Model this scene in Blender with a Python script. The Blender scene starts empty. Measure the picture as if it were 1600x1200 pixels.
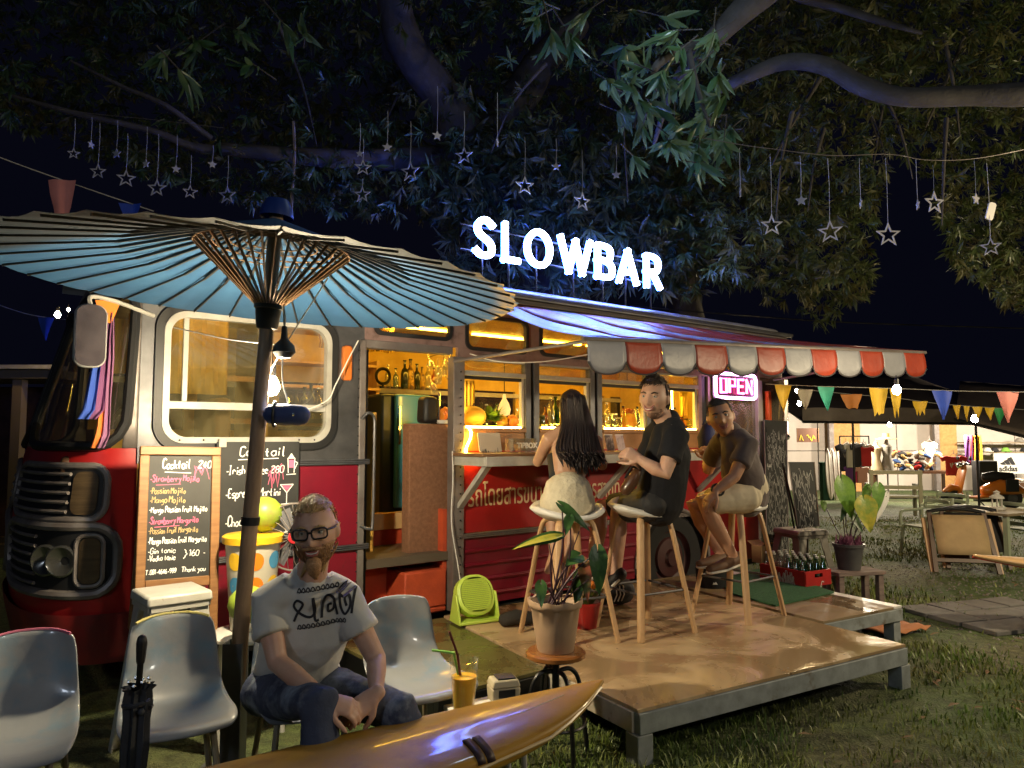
import bpy, bmesh, math, random
import numpy as np
from mathutils import Vector as V, Matrix, noise as mnoise
random.seed(7)
rnd = random.Random(11)
R = math.radians
S = bpy.context.scene
C = S.collection

# ---------------------------------------------------------------- camera, sky, exposure
CAMZ = 1.5
PITCH = math.atan(83/1150)
cam = bpy.data.cameras.new('camera')
cam.sensor_width = 36
cam.lens = 36*1150/1600
cam.clip_start = 0.05
cam.clip_end = 500
camo = bpy.data.objects.new('camera', cam)
camo.location = (0, 0, CAMZ)
camo.rotation_euler = (R(90)+PITCH, 0, 0)
C.objects.link(camo)
S.camera = camo

w = bpy.data.worlds.new('World')
S.world = w
w.use_nodes = True
bg = w.node_tree.nodes['Background']
bg.inputs[0].default_value = (0.0009, 0.0010, 0.0026, 1)      # moonless night sky
bg.inputs[1].default_value = 1.0
S.view_settings.view_transform = 'Standard'
S.view_settings.look = 'None'
S.view_settings.exposure = 1.0
S.view_settings.gamma = 1.0
S.cycles.use_denoising = True
S.cycles.max_bounces = 6
S.cycles.transparent_max_bounces = 16
S.cycles.sample_clamp_indirect = 4.0
S.cycles.caustics_reflective = False
S.cycles.caustics_refractive = False

def lamp(name, loc, energy, col, size=0.15):
    l = bpy.data.lights.new(name, 'POINT')
    l.energy = energy; l.color = col; l.shadow_soft_size = size
    o = bpy.data.objects.new(name, l); o.location = loc
    C.objects.link(o)
    return o
# assumed fill lamps outside the frame, added to brighten chairs, people and deck
lamp('assumed_fill_lamp', (-3.2, -2.0, 3.1), 52, (0.74, 0.84, 1.0), 0.25)
lamp('assumed_fill_lamp', (3.4, -1.2, 3.6), 90, (1.0, 0.93, 0.80), 0.25)
lamp('assumed_fill_lamp', (1.25, 4.55, 4.75), 13, (0.60, 0.77, 1.0), 0.1)      # assumed cold lamp above the frame, added to turn the near leaves bluish
lamp('unseen_warm_lamp', (6.2, 4.4, 2.5), 260, (1.0, 0.80, 0.50), 0.12)  # assumed lamp out of view at the right, added to light grass and foliage
# assumed lamps under the clothes stall roof, unseen, added to light its wall
for x_ in (8.2, 10.6, 13.0, 15.4): lamp('assumed_stall_lamp', (x_, 17.6, 1.85), 230, (1.0, 0.86, 0.66), 0.12)
lamp('unseen_warm_lamp', (5.6, 11.6, 3.3), 60, (1.0, 0.82, 0.52), 0.12)  # unseen warm lamp added beyond the bus to brighten the foliage

# ---------------------------------------------------------------- mesh builder
def frame_of(t, hint=None):
    t = t.normalized()
    h = hint or (V((0, 0, 1)) if abs(t.z) < 0.9 else V((1, 0, 0)))
    a = h - t*h.dot(t)
    if a.length < 1e-6:
        h = V((0, 1, 0)); a = h - t*h.dot(t)
    a.normalize()
    return a, t.cross(a)

class MB:
    def __init__(s):
        s.v = []; s.f = []; s.m = []; s.cur = 0
    def add(s, vs, fs):
        b = len(s.v)
        s.v += [tuple(p) for p in vs]
        s.f += [tuple(b+i for i in f) for f in fs]
        s.m += [s.cur]*len(fs)
        return s
    def box(s, c, d, rot=None, taper=None):
        x, y, z = d[0]/2, d[1]/2, d[2]/2
        P = []
        for sz in (-1, 1):
            k = taper if (taper and sz > 0) else 1
            for sx, sy in ((-1, -1), (1, -1), (1, 1), (-1, 1)):
                P.append(V((sx*x*k, sy*y*k, sz*z)))
        if rot is not None: P = [rot @ p for p in P]
        P = [p+V(c) for p in P]
        return s.add(P, [(3, 2, 1, 0), (4, 5, 6, 7), (0, 1, 5, 4), (1, 2, 6, 5), (2, 3, 7, 6), (3, 0, 4, 7)])
    def b2(s, lo, hi):
        return s.box([(a+b)/2 for a, b in zip(lo, hi)], [abs(b-a) for a, b in zip(lo, hi)])
    def beam(s, a, b, w, h=None, hint=None):
        a = V(a); b = V(b); h = h or w
        u, v_ = frame_of(b-a, V(hint) if hint else None)
        P = []
        for q in (a, b):
            for sx, sy in ((-1, -1), (1, -1), (1, 1), (-1, 1)):
                P.append(q + v_*(sx*w/2) + u*(sy*h/2))
        return s.add(P, [(0, 1, 2, 3), (7, 6, 5, 4), (4, 5, 1, 0), (5, 6, 2, 1), (6, 7, 3, 2), (7, 4, 0, 3)])
    def tube(s, pts, r, n=8, cap=True, ry=None, hint=None, closed=False):
        pts = [V(p) for p in pts]; k = len(pts)
        rr = r if isinstance(r, (list, tuple)) else [r]*k
        r2 = ry if isinstance(ry, (list, tuple)) else ([ry]*k if ry else rr)
        P = []; u = None
        for i, p in enumerate(pts):
            if closed: t = pts[(i+1) % k]-pts[i-1]
            else: t = pts[min(i+1, k-1)]-pts[max(i-1, 0)]
            if t.length < 1e-9: t = V((0, 0, 1))
            t.normalize()
            if u is None: u, _ = frame_of(t, V(hint) if hint else None)
            else:
                u = u - t*u.dot(t)
                if u.length < 1e-6: u, _ = frame_of(t)
                u.normalize()
            w_ = t.cross(u)
            for j in range(n):
                a = 2*math.pi*j/n
                P.append(p + w_*(math.cos(a)*rr[i]) + u*(math.sin(a)*r2[i]))
        F = []
        for i in range(k if closed else k-1):
            i2 = (i+1) % k
            for j in range(n):
                j2 = (j+1) % n
                F.append((i*n+j, i*n+j2, i2*n+j2, i2*n+j))
        if cap and not closed:
            F.append(tuple(range(n-1, -1, -1))); F.append(tuple(range((k-1)*n, k*n)))
        return s.add(P, F)
    def rod(s, pts, r, n=10, **k):           # tube with rounded ends, for bodies
        pts = [V(p) for p in pts]
        rr = list(r) if isinstance(r, (list, tuple)) else [r]*len(pts)
        ry = k.pop('ry', None)
        r2 = list(ry) if isinstance(ry, (list, tuple)) else ([ry]*len(pts) if ry else list(rr))
        def ends(p, q, ra, rb):
            d = (p-q).normalized(); m = min(ra, rb)
            o = []
            for f in (0.5, 0.8, 0.97):
                g = math.sqrt(1-f*f); o.append((p+d*(m*f), ra*g, rb*g))
            return o
        a = ends(pts[0], pts[1], rr[0], r2[0])[::-1]
        b = ends(pts[-1], pts[-2], rr[-1], r2[-1])
        P = [x[0] for x in a]+pts+[x[0] for x in b]
        A = [x[1] for x in a]+rr+[x[1] for x in b]
        B = [x[2] for x in a]+r2+[x[2] for x in b]
        return s.tube(P, A, n=n, ry=B, **k)
    def ball(s, c, r, n=12, m=8, rot=None):
        c = V(c); r = r if isinstance(r, (list, tuple)) else (r, r, r)
        P = []; F = []
        for i in range(m+1):
            a = math.pi*i/m
            for j in range(n):
                b = 2*math.pi*j/n
                q = V((r[0]*math.sin(a)*math.cos(b), r[1]*math.sin(a)*math.sin(b), r[2]*math.cos(a)))
                P.append(c + ((rot @ q) if rot is not None else q))
        for i in range(m):
            for j in range(n):
                j2 = (j+1) % n
                if i == 0: F.append((j, (i+1)*n+j, (i+1)*n+j2))
                elif i == m-1: F.append((i*n+j, (i+1)*n+j, i*n+j2))
                else: F.append((i*n+j, (i+1)*n+j, (i+1)*n+j2, i*n+j2))
        return s.add(P, F)
    def lathe(s, prof, n=20, c=(0, 0, 0), rot=None, cap=False):
        c = V(c); P = []; F = []
        for r, z in prof:
            for j in range(n):
                b = 2*math.pi*j/n
                q = V((r*math.cos(b), r*math.sin(b), z))
                P.append(c + ((rot @ q) if rot is not None else q))
        for i in range(len(prof)-1):
            for j in range(n):
                j2 = (j+1) % n
                F.append((i*n+j, i*n+j2, (i+1)*n+j2, (i+1)*n+j))
        if cap:
            F.append(tuple(range(n-1, -1, -1))); F.append(tuple(range((len(prof)-1)*n, len(prof)*n)))
        return s.add(P, F)
    def grid(s, rows, closed=False, flip=False):
        nu = len(rows[0]); P = [p for r_ in rows for p in r_]; F = []
        for i in range(len(rows)-1):
            for j in range(nu if closed else nu-1):
                j2 = (j+1) % nu
                f = (i*nu+j, i*nu+j2, (i+1)*nu+j2, (i+1)*nu+j)
                F.append(f[::-1] if flip else f)
        return s.add(P, F)
    def prism(s, poly, o, ux, uy, h):        # polygon (2D) in plane o+ux*a+uy*b, thickness h along ux x uy, centred
        o = V(o); ux = V(ux); uy = V(uy); nn = ux.cross(uy).normalized()*(h/2)
        k = len(poly)
        P = [o+ux*a+uy*b-nn for a, b in poly]+[o+ux*a+uy*b+nn for a, b in poly]
        F = [tuple(range(k-1, -1, -1)), tuple(range(k, 2*k))]
        for i in range(k):
            j = (i+1) % k
            F.append((i, j, k+j, k+i))
        return s.add(P, F)
    def ring(s, outer, inner, o, ux, uy, h): # band between two outlines of equal length
        o = V(o); ux = V(ux); uy = V(uy); nn = ux.cross(uy).normalized()*(h/2)
        k = len(outer)
        q = lambda L, sg: [o+ux*a+uy*b+nn*sg for a, b in L]
        P = q(outer, -1)+q(inner, -1)+q(outer, 1)+q(inner, 1)
        F = []
        for i in range(k):
            j = (i+1) % k
            F += [(k+i, k+j, j, i), (2*k+i, 2*k+j, 3*k+j, 3*k+i), (i, j, 2*k+j, 2*k+i), (3*k+i, 3*k+j, k+j, k+i)]
        return s.add(P, F)
    def obj(s, name, mat, parent=None, smooth=35, bevel=0, seg=2, loc=None, sub=0, solid=0):
        me = bpy.data.meshes.new(name)
        me.from_pydata(s.v, [], s.f)
        for m_ in (mat if isinstance(mat, (list, tuple)) else [mat]): me.materials.append(m_)
        if any(s.m): me.polygons.foreach_set('material_index', s.m)
        me.update()
        if smooth:
            me.polygons.foreach_set('use_smooth', [True]*len(me.polygons))
            if smooth < 180: me.set_sharp_from_angle(angle=R(smooth))
        o = bpy.data.objects.new(name, me); C.objects.link(o)
        if parent is not None: o.parent = parent
        if loc is not None: o.location = loc
        if solid:
            md = o.modifiers.new('solid', 'SOLIDIFY'); md.thickness = solid; md.offset = 0
        if sub:
            md = o.modifiers.new('sub', 'SUBSURF'); md.levels = sub; md.render_levels = sub
        if bevel:
            md = o.modifiers.new('bevel', 'BEVEL'); md.width = bevel; md.segments = seg; md.limit_method = 'ANGLE'; md.angle_limit = R(40)
            md.harden_normals = False
        return o

def rrect(x0, x1, y0, y1, r, n=5):
    o = []
    for cx, cy, a0 in ((x1-r, y0+r, -90), (x1-r, y1-r, 0), (x0+r, y1-r, 90), (x0+r, y0+r, 180)):
        for i in range(n+1):
            a = R(a0+90*i/n); o.append((cx+r*math.cos(a), cy+r*math.sin(a)))
    return o

def spline(pts, k=6):                        # Catmull-Rom through the points
    pts = [V(p) for p in pts]
    if len(pts) < 3: return pts
    o = []
    for i in range(len(pts)-1):
        p0 = pts[max(i-1, 0)]; p1 = pts[i]; p2 = pts[i+1]; p3 = pts[min(i+2, len(pts)-1)]
        for j in range(k):
            t = j/k
            o.append(0.5*((2*p1)+(p2-p0)*t+(2*p0-5*p1+4*p2-p3)*t*t+(3*p1-p0-3*p2+p3)*t**3))
    return o+[pts[-1]]

def tag(o, label=None, cat=None, group=None, kind=None):
    if label: o['label'] = label
    if cat: o['category'] = cat
    if group: o['group'] = group
    if kind: o['kind'] = kind
    return o

def thing(name, label, cat, loc=(0, 0, 0), rz=0, group=None, rot=None):
    o = bpy.data.objects.new(name, None); C.objects.link(o)
    o.empty_display_size = 0.1
    o.location = loc
    o.rotation_euler = rot if rot else (0, 0, rz)
    return tag(o, label, cat, group)

def kids(o): return [c for c in bpy.data.objects if c.parent == o]
def dup(o, parent=None, loc=None, rz=None, label=None, group=None):
    c = o.copy(); C.objects.link(c)
    if parent is not None: c.parent = parent
    if loc is not None: c.location = loc
    if rz is not None: c.rotation_euler = (0, 0, rz)
    if label: c['label'] = label
    if group: c['group'] = group
    for ch in kids(o): dup(ch, c)
    return c
def put(me_obj, parent, loc, rot=None, name=None):   # share one mesh among alike parts
    c = me_obj.copy(); C.objects.link(c); c.parent = parent; c.location = loc
    if rot is not None: c.rotation_euler = rot
    return c

# where a ray of the survey (photograph pixel, distance ahead) meets the world: used to measure real positions
def at(px, py, D):
    a = (px-800)/1150; b = (600-py)/1150
    d = V((a, math.cos(PITCH)-b*math.sin(PITCH), math.sin(PITCH)+b*math.cos(PITCH)))
    return V((0, 0, CAMZ))+d*(D/d.y)
def onz(px, py, z):
    a = (px-800)/1150; b = (600-py)/1150
    d = V((a, math.cos(PITCH)-b*math.sin(PITCH), math.sin(PITCH)+b*math.cos(PITCH)))
    return V((0, 0, CAMZ))+d*((z-CAMZ)/d.z)

# ---------------------------------------------------------------- materials
def mat(name, c=(0.5, 0.5, 0.5), rough=0.5, metal=0.0, c2=None, scale=6.0, lo=0.35, hi=0.65, detail=5, bump=0, bscale=None,
        rough2=None, emit=None, es=0, trans=0, ior=1.45, coat=0, spec=None, stretch=None, sss=0, sheen=0, c3=None, s3=2.0, lo3=.55, hi3=.7):
    m = bpy.data.materials.new(name); m.use_nodes = True
    nt = m.node_tree; N = nt.nodes; L = nt.links; b = N['Principled BSDF']
    b.inputs['Base Color'].default_value = (*c, 1)
    b.inputs['Roughness'].default_value = rough
    b.inputs['Metallic'].default_value = metal
    if spec is not None: b.inputs['Specular IOR Level'].default_value = spec
    if trans: b.inputs['Transmission Weight'].default_value = trans
    b.inputs['IOR'].default_value = ior
    if coat: b.inputs['Coat Weight'].default_value = coat; b.inputs['Coat Roughness'].default_value = 0.08
    if sss: b.inputs['Subsurface Weight'].default_value = sss; b.inputs['Subsurface Radius'].default_value = (0.012, 0.005, 0.003); b.inputs['Subsurface Scale'].default_value = 1.0
    if sheen: b.inputs['Sheen Weight'].default_value = sheen
    if emit: b.inputs['Emission Color'].default_value = (*emit, 1); b.inputs['Emission Strength'].default_value = es
    if c2 or bump or rough2 is not None:
        tc = N.new('ShaderNodeTexCoord'); mp = N.new('ShaderNodeMapping'); L.new(tc.outputs['Object'], mp.inputs[0])
        if stretch: mp.inputs['Scale'].default_value = stretch
        def nz(sc, de=detail):
            n = N.new('ShaderNodeTexNoise'); n.inputs['Scale'].default_value = sc; n.inputs['Detail'].default_value = de; n.inputs['Roughness'].default_value = .6
            L.new(mp.outputs[0], n.inputs['Vector']); return n
        n = nz(scale)
        if c2:
            r = N.new('ShaderNodeValToRGB'); r.color_ramp.elements[0].position = lo; r.color_ramp.elements[1].position = hi
            r.color_ramp.elements[0].color = (*c, 1); r.color_ramp.elements[1].color = (*c2, 1)
            L.new(n.outputs['Fac'], r.inputs[0])
            out = r.outputs[0]
            if c3:
                n3 = nz(s3); r3 = N.new('ShaderNodeMapRange'); r3.inputs[1].default_value = lo3; r3.inputs[2].default_value = hi3
                L.new(n3.outputs['Fac'], r3.inputs[0])
                mx = N.new('ShaderNodeMix'); mx.data_type = 'RGBA'; L.new(r3.outputs[0], mx.inputs['Factor']); L.new(out, mx.inputs['A'])
                mx.inputs['B'].default_value = (*c3, 1); out = mx.outputs['Result']
            L.new(out, b.inputs['Base Color'])
        if rough2 is not None:
            n2 = nz(scale*0.7); mr = N.new('ShaderNodeMapRange'); mr.inputs[1].default_value = .38; mr.inputs[2].default_value = .62
            mr.inputs[3].default_value = rough; mr.inputs[4].default_value = rough2
            L.new(n2.outputs['Fac'], mr.inputs[0]); L.new(mr.outputs[0], b.inputs['Roughness'])
        if bump:
            nb = nz(bscale or scale*3); bp = N.new('ShaderNodeBump'); bp.inputs['Strength'].default_value = bump; bp.inputs['Distance'].default_value = 0.01
            L.new(nb.outputs['Fac'], bp.inputs['Height']); L.new(bp.outputs[0], b.inputs['Normal'])
    return m
def translucent(m, k=.4):                # leaves let light through
    nt = m.node_tree; b = nt.nodes['Principled BSDF']; t = nt.nodes.new('ShaderNodeBsdfTranslucent'); x = nt.nodes.new('ShaderNodeMixShader'); x.inputs[0].default_value = k
    if b.inputs['Base Color'].links: nt.links.new(b.inputs['Base Color'].links[0].from_socket, t.inputs[0])
    else: t.inputs[0].default_value = b.inputs['Base Color'].default_value
    nt.links.new(b.outputs[0], x.inputs[1]); nt.links.new(t.outputs[0], x.inputs[2]); nt.links.new(x.outputs[0], nt.nodes['Material Output'].inputs[0]); return m
def glow(name, col, st):
    m = bpy.data.materials.new(name); m.use_nodes = True; nt = m.node_tree
    nt.nodes.remove(nt.nodes['Principled BSDF'])
    e = nt.nodes.new('ShaderNodeEmission'); e.inputs[0].default_value = (*col, 1); e.inputs[1].default_value = st
    nt.links.new(e.outputs[0], nt.nodes['Material Output'].inputs[0]); return m
def pane_mat(name, tint=(1, 1, 1), gl=0.10, rough=0.03, dust=0.06, dustc=(.5, .48, .42)):   # thin glass: see-through, a little dust, a little mirror
    m = bpy.data.materials.new(name); m.use_nodes = True; nt = m.node_tree; N = nt.nodes; L = nt.links
    N.remove(N['Principled BSDF'])
    t = N.new('ShaderNodeBsdfTransparent'); t.inputs[0].default_value = (*tint, 1)
    g = N.new('ShaderNodeBsdfGlossy'); g.inputs['Roughness'].default_value = rough
    d = N.new('ShaderNodeBsdfDiffuse'); d.inputs[0].default_value = (*dustc, 1)
    n = N.new('ShaderNodeTexNoise'); n.inputs['Scale'].default_value = 7; n.inputs['Detail'].default_value = 6
    tc = N.new('ShaderNodeTexCoord'); L.new(tc.outputs['Object'], n.inputs['Vector'])
    mr = N.new('ShaderNodeMapRange'); mr.inputs[1].default_value = .35; mr.inputs[2].default_value = .75; mr.inputs[3].default_value = dust*.3; mr.inputs[4].default_value = dust*1.8
    L.new(n.outputs['Fac'], mr.inputs[0])
    m1 = N.new('ShaderNodeMixShader'); L.new(mr.outputs[0], m1.inputs[0]); L.new(t.outputs[0], m1.inputs[1]); L.new(d.outputs[0], m1.inputs[2])
    lw = N.new('ShaderNodeLayerWeight'); lw.inputs[0].default_value = 0.25
    mm = N.new('ShaderNodeMapRange'); mm.inputs[3].default_value = gl; mm.inputs[4].default_value = min(1, gl+.6); L.new(lw.outputs['Facing'], mm.inputs[0])
    m2 = N.new('ShaderNodeMixShader'); L.new(mm.outputs[0], m2.inputs[0]); L.new(m1.outputs[0], m2.inputs[1]); L.new(g.outputs[0], m2.inputs[2])
    L.new(m2.outputs[0], N['Material Output'].inputs[0]); return m

red = mat('red_paint', (.36, .014, .012), .34, c2=(.27, .012, .014), scale=3, bump=.25, bscale=3.5, coat=.25, c3=(.10, .03, .02), s3=11, lo3=.64, hi3=.8)
crimson = mat('crimson_paint', (.20, .008, .022), .36, c2=(.15, .008, .02), scale=4, bump=.22, bscale=4, coat=.2, c3=(.08, .02, .02), s3=9, lo3=.6, hi3=.8)
stepred = mat('step_red', (.50, .075, .025), .6, c2=(.38, .055, .02), scale=8, bump=.2, bscale=60)
silver = mat('bare_aluminium', (.125, .125, .132), .42, .7, c2=(.08, .08, .087), scale=5, rough2=.55, bump=.2, bscale=4, c3=(.10, .085, .07), s3=9, lo3=.6, hi3=.78)
dullsteel = mat('painted_steel', (.23, .21, .20), .45, .5, c2=(.17, .14, .13), scale=7, rough2=.6, bump=.1, bscale=50)
mauve = mat('faded_mauve_paint', (.26, .17, .155), .5, .2, c2=(.19, .12, .11), scale=6, bump=.1, bscale=40, c3=(.09, .06, .05), s3=12, lo3=.56, hi3=.75)
chrome = mat('chrome', (.75, .74, .72), .16, 1.0)
black = mat('black_rubber', (.012, .012, .013), .5, bump=.1, bscale=60)
blackmetal = mat('black_metal', (.015, .015, .016), .38, .4)
whiteal = mat('white_painted_frame', (.40, .39, .36), .4, c2=(.31, .295, .26), scale=9, bump=.05)
glass = pane_mat('window_glass', gl=.07, dust=.07)
dirtyglass = pane_mat('dusty_glass', (.92, .90, .78), gl=.09, dust=.12, dustc=(.30, .26, .14))
screen = pane_mat('windscreen_glass', (.7, .7, .6), gl=.12, dust=.16, rough=.05, dustc=(.17, .155, .10))
wood = mat('oak_wood', (.27, .135, .05), .5, c2=(.19, .085, .03), scale=5, stretch=(1, 1, 9), bump=.1, bscale=40)
palewood = mat('pale_bent_wood', (.56, .36, .19), .42, c2=(.46, .28, .14), scale=4, stretch=(8, 8, 1), bump=.05)
darkwood = mat('dark_wood', (.10, .05, .025), .45, c2=(.06, .03, .015), scale=6, bump=.1)
chalkb = mat('chalkboard', (.018, .019, .019), .6, c2=(.032, .033, .032), scale=4, bump=.03)
chalkw = mat('white_chalk', (.85, .85, .82), .9)
chalkp = mat('pink_chalk', (.75, .16, .30), .9)
chalky = mat('yellow_chalk', (.50, .36, .17), .9)
whitep = mat('white_enamel', (.46, .45, .42), .38, c2=(.39, .38, .34), scale=10, bump=.05, c3=(.22, .15, .10), s3=14, lo3=.66, hi3=.72)
plastw = mat('white_plastic', (.66, .65, .62), .38)
lemon = mat('amber_lens', (.55, .16, .03), .25, coat=.5)
yled = glow('yellow_led', (1.0, .58, .06), 55)
# ================================================================ the bus
BRZ = R(37.3)
BP = V((-.442, 5.345, 0))
BD = V((math.cos(BRZ), math.sin(BRZ), 0)); BI = V((-math.sin(BRZ), math.cos(BRZ), 0))
def bl(t, y, z): return BP+BD*t+BI*y+V((0, 0, z))          # bus frame -> world
def bt(px, py, y):                                          # survey: photograph pixel on the plane y of the bus frame
    a = (px-800)/1150; b = (600-py)/1150
    d = V((a, math.cos(PITCH)-b*math.sin(PITCH), math.sin(PITCH)+b*math.cos(PITCH))); o = V((0, 0, CAMZ))
    k = (y-BI.dot(o-BP))/BI.dot(d); q = o+d*k
    return BD.dot(q-BP), q.z
bus = thing('bus', 'old red and silver bus turned into a roadside bar with its side windows open', 'bus', BP, BRZ)
X = V((1, 0, 0)); Z = V((0, 0, 1)); Y = V((0, 1, 0))
def rect(x0, x1, z0, z1): return [(x0, z0), (x1, z0), (x1, z1), (x0, z1)]
inside = mat('inside_cream', (.64, .43, .10), .6, c2=(.52, .33, .06), scale=6)
floorm = mat('bus_floor', (.09, .07, .05), .6)

# --- side panels
def side_panel(name, poly, m, y=0, h=.03, par=None, **k):
    return MB().prism(poly, (0, y, 0), X, Z, h).obj(name, m, par or bus, smooth=30, **k)
side_panel('red_panel', rect(.09, 2.98, .803, 1.40), red, bevel=.006)
p = rect(-2.05, -.70, .30, 1.325); side_panel('red_panel', p, crimson, bevel=.006)
arch = [(2.38+.5*math.cos(a), .36+.5*math.sin(a)) for a in np.linspace(0, math.pi, 19)]
poly = [(.09, .28)]+[(1.88, .28)]+arch[::-1][0:]+[(2.88, .28), (2.98, .28), (2.98, .765), (.09, .765)]
poly = [(.09, .28), (1.88, .28)]+[q for q in arch[::-1] if True]+[(2.98, .28), (2.98, .90), (.09, .765)]
low = side_panel('skirt_panel', [(.09, .28), (1.88, .28)]+arch[::-1]+[(2.88, .28), (2.98, .28), (2.98, .765), (2.66, .765)]+[(2.38, .765), (.09, .765)], crimson)
low.data.materials.clear(); low.data.materials.append(crimson)
for z_ in (.35, .46, .57, .67):
    m = MB(); m.tube([(.11, -.015, z_), (1.86 if z_ < .55 else 1.93, -.015, z_)], .017, 6); m.obj('skirt_rib', crimson, bus)
for t0, t1, z_ in ((.03, 2.98, .784), (-1.2, -.66, 1.338), (-2.0, -.66, .784)):
    m = MB(); m.b2((t0, -.032, z_-.018), (t1, -.012, z_+.018))
    for dz in (-.012, 0, .012): m.tube([(t0, -.034, z_+dz), (t1, -.034, z_+dz)], .0045, 6)
    m.obj('chrome_trim', dullsteel if t1 > 0 else silver, bus)
m = MB(); m.tube([(2.38+.485*math.cos(a), -.03, .36+.485*math.sin(a)) for a in np.linspace(0, math.pi, 20)], .022, 8); m.obj('wheel_arch', dullsteel, bus)
m = MB(); m.b2((1.86, .02, .3), (2.90, .5, .9)); m.obj('wheel_well', black, bus)
# --- wheel
wh = MB(); wh.lathe([(.25, -.09), (.37, -.10), (.405, -.06), (.41, 0), (.405, .06), (.37, .10), (.25, .09)], 28, rot=Matrix.Rotation(R(90), 3, 'X'))
wheel = wh.obj('wheel', black, bus, loc=(2.36, .06, .41))
m = MB(); m.lathe([(.26, .085), (.25, .05), (.19, .03), (.17, .06), (.08, .07), (.07, .10), (0.001, .10)], 24, rot=Matrix.Rotation(R(90), 3, 'X')); m.obj('rim', mat('rim_paint', (.05, .015, .015), .5), wheel)
# --- silver upper left with the big side window
WX0, WX1, WZ0, WZ1 = -1.955, -.93, 1.455, 2.235
def ringpiece(name, outer, inner, m, y, h, par=bus, n=6):
    return MB().ring(outer, inner, (0, y, 0), X, Z, h).obj(name, m, par, smooth=30)
ringpiece('silver_panel', rrect(-2.06, -.70, 1.355, 2.45, .004, 8), rrect(WX0, WX1, WZ0, WZ1, .13, 8), silver, 0, .03)
def outl(o): return rrect(WX0+o, WX1-o, WZ0+o, WZ1-o, max(.13-o*.7, .02), 8)
win = ringpiece('window', outl(-.035), outl(.012), black, -.012, .05)
ringpiece('window_frame', outl(.010), outl(.045), whiteal, -.018, .05, win)
m = MB(); m.b2((WX0+.03, -.03, 1.66), (WX1-.03, .01, 1.705)); m.b2((-1.405, -.03, 1.705), (-1.365, .0, WZ1-.04)); m.b2((-1.84, -.02, 1.705), (-1.81, .0, WZ1-.04))
m.obj('window_rail', whiteal, win, bevel=.004)
MB().prism(rect(WX0+.035, WX1-.035, WZ0+.04, 1.66), (0, -.005, 0), X, Z, .004).obj('pane', dirtyglass, win)
MB().prism(rect(WX0+.035, -1.39, 1.70, WZ1-.035), (0, -.004, 0), X, Z, .004).obj('pane', dirtyglass, win)
MB().prism(rect(-1.39, WX1-.035, 1.70, WZ1-.035), (0, .008, 0), X, Z, .004).obj('pane', glass, win)
m = MB(); [m.ball((x, -.045, WZ0+.028), .006, 6, 4) for x in (-1.85, -1.72, -1.15, -1.05)]; m.obj('screws', black, win)
# orange side marker, rivet strip beside the door
m = MB(); m.prism(rrect(-.865, -.80, 1.87, 2.10, .02), (0, -.03, 0), X, Z, .04); m.obj('marker_lamp', lemon, bus, bevel=.008)
m = MB(); m.b2((-.735, -.028, .32), (-.69, .03, 2.15)); m.obj('door_post', dullsteel, bus, bevel=.004)
m = MB()
for i in range(26):
    m.ball((-.745, -.03, .5+i*.063), .006, 6, 4); m.ball((.055, -.045, .4+i*.063), .007, 6, 4)
tag(m.obj('rivet', black, bus), kind='stuff')
m = MB(); m.b2((0, -.035, .26), (.095, .05, 2.085)); m.obj('door_post', dullsteel, bus, bevel=.005)
m = MB(); m.b2((-.70, -.02, 2.10), (.0, .06, 2.155)); m.obj('door_header', dullsteel, bus, bevel=.005)
# folded door leaf and grab rails
m = MB(); m.b2((-.685, .02, .36), (-.65, .42, 2.09)); m.obj('door_leaf', blackmetal, bus, bevel=.004)
m = MB(); m.tube(spline([(-.72, -.03, 1.62), (-.69, -.06, 1.66), (-.645, -.06, 1.63), (-.64, -.06, 1.5), (-.645, -.06, .95), (-.67, -.06, .90), (-.72, -.03, .92)], 5), .011, 8); m.obj('grab_rail', silver, bus)
# --- header band with the row of small upper windows
for i, (a, b_) in enumerate(((-.70, .045), (.045, .755), (.755, 1.44), (1.44, 2.13), (2.13, 2.85), (2.85, 3.78))):
    z0 = 2.155 if i == 0 else 2.085
    inn = rrect(a+.085, b_-.075, 2.165 if i else 2.215, 2.395, .05, 6)
    cell = ringpiece('header_panel', rrect(a, b_, z0, 2.45, .003, 6), inn, mauve, 0, .03)
    wn = ringpiece('small_window', rrect(a+.062, b_-.052, (2.142 if i else 2.192), 2.418, .065, 6), rrect(a+.09, b_-.08, (2.17 if i else 2.22), 2.39, .045, 6), black, -.014, .03)
    MB().prism(rect(a+.08, b_-.07, 2.16 if i else 2.21, 2.40), (0, .004, 0), X, Z, .004).obj('pane', dirtyglass, wn)
m = MB(); m.b2((-2.06, -.015, 2.45), (4.3, .03, 2.60)); m.obj('roof_side', mat('rusty_roof_edge', (.10, .075, .06), .6, c2=(.045, .03, .022), scale=6, bump=.3), bus)
m = MB(); m.b2((-2.1, -.06, 2.575), (4.33, -.014, 2.605)); m.tube([(-2.1, -.06, 2.60), (4.33, -.06, 2.60)], .014, 6); m.obj('rain_gutter', silver, bus)
rows = []
for t in np.linspace(-2.25, 4.15, 14):
    e = 1.0
    if t > 4.1: e = .93
    rows.append([(t, 1.0-1.015*math.cos(a)*abs(math.cos(a))**-.45 if abs(math.cos(a)) > 1e-6 else 1.0, 2.598+(.13*math.sin(a)**.8)*e) for a in np.linspace(0, math.pi, 25)])
MB().grid(rows).obj('roof', mat('roof_paint', (.36, .36, .38), .3, .3, c2=(.25, .25, .26), scale=4, rough2=.5), bus, smooth=60)
m = MB()
for t in np.linspace(-1.5, 3.9, 7): m.tube([(t, .0, 2.61), (t, .2, 2.70), (t, .6, 2.73)], .012, 6)
m.obj('roof_seam', dullsteel, bus)
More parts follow.
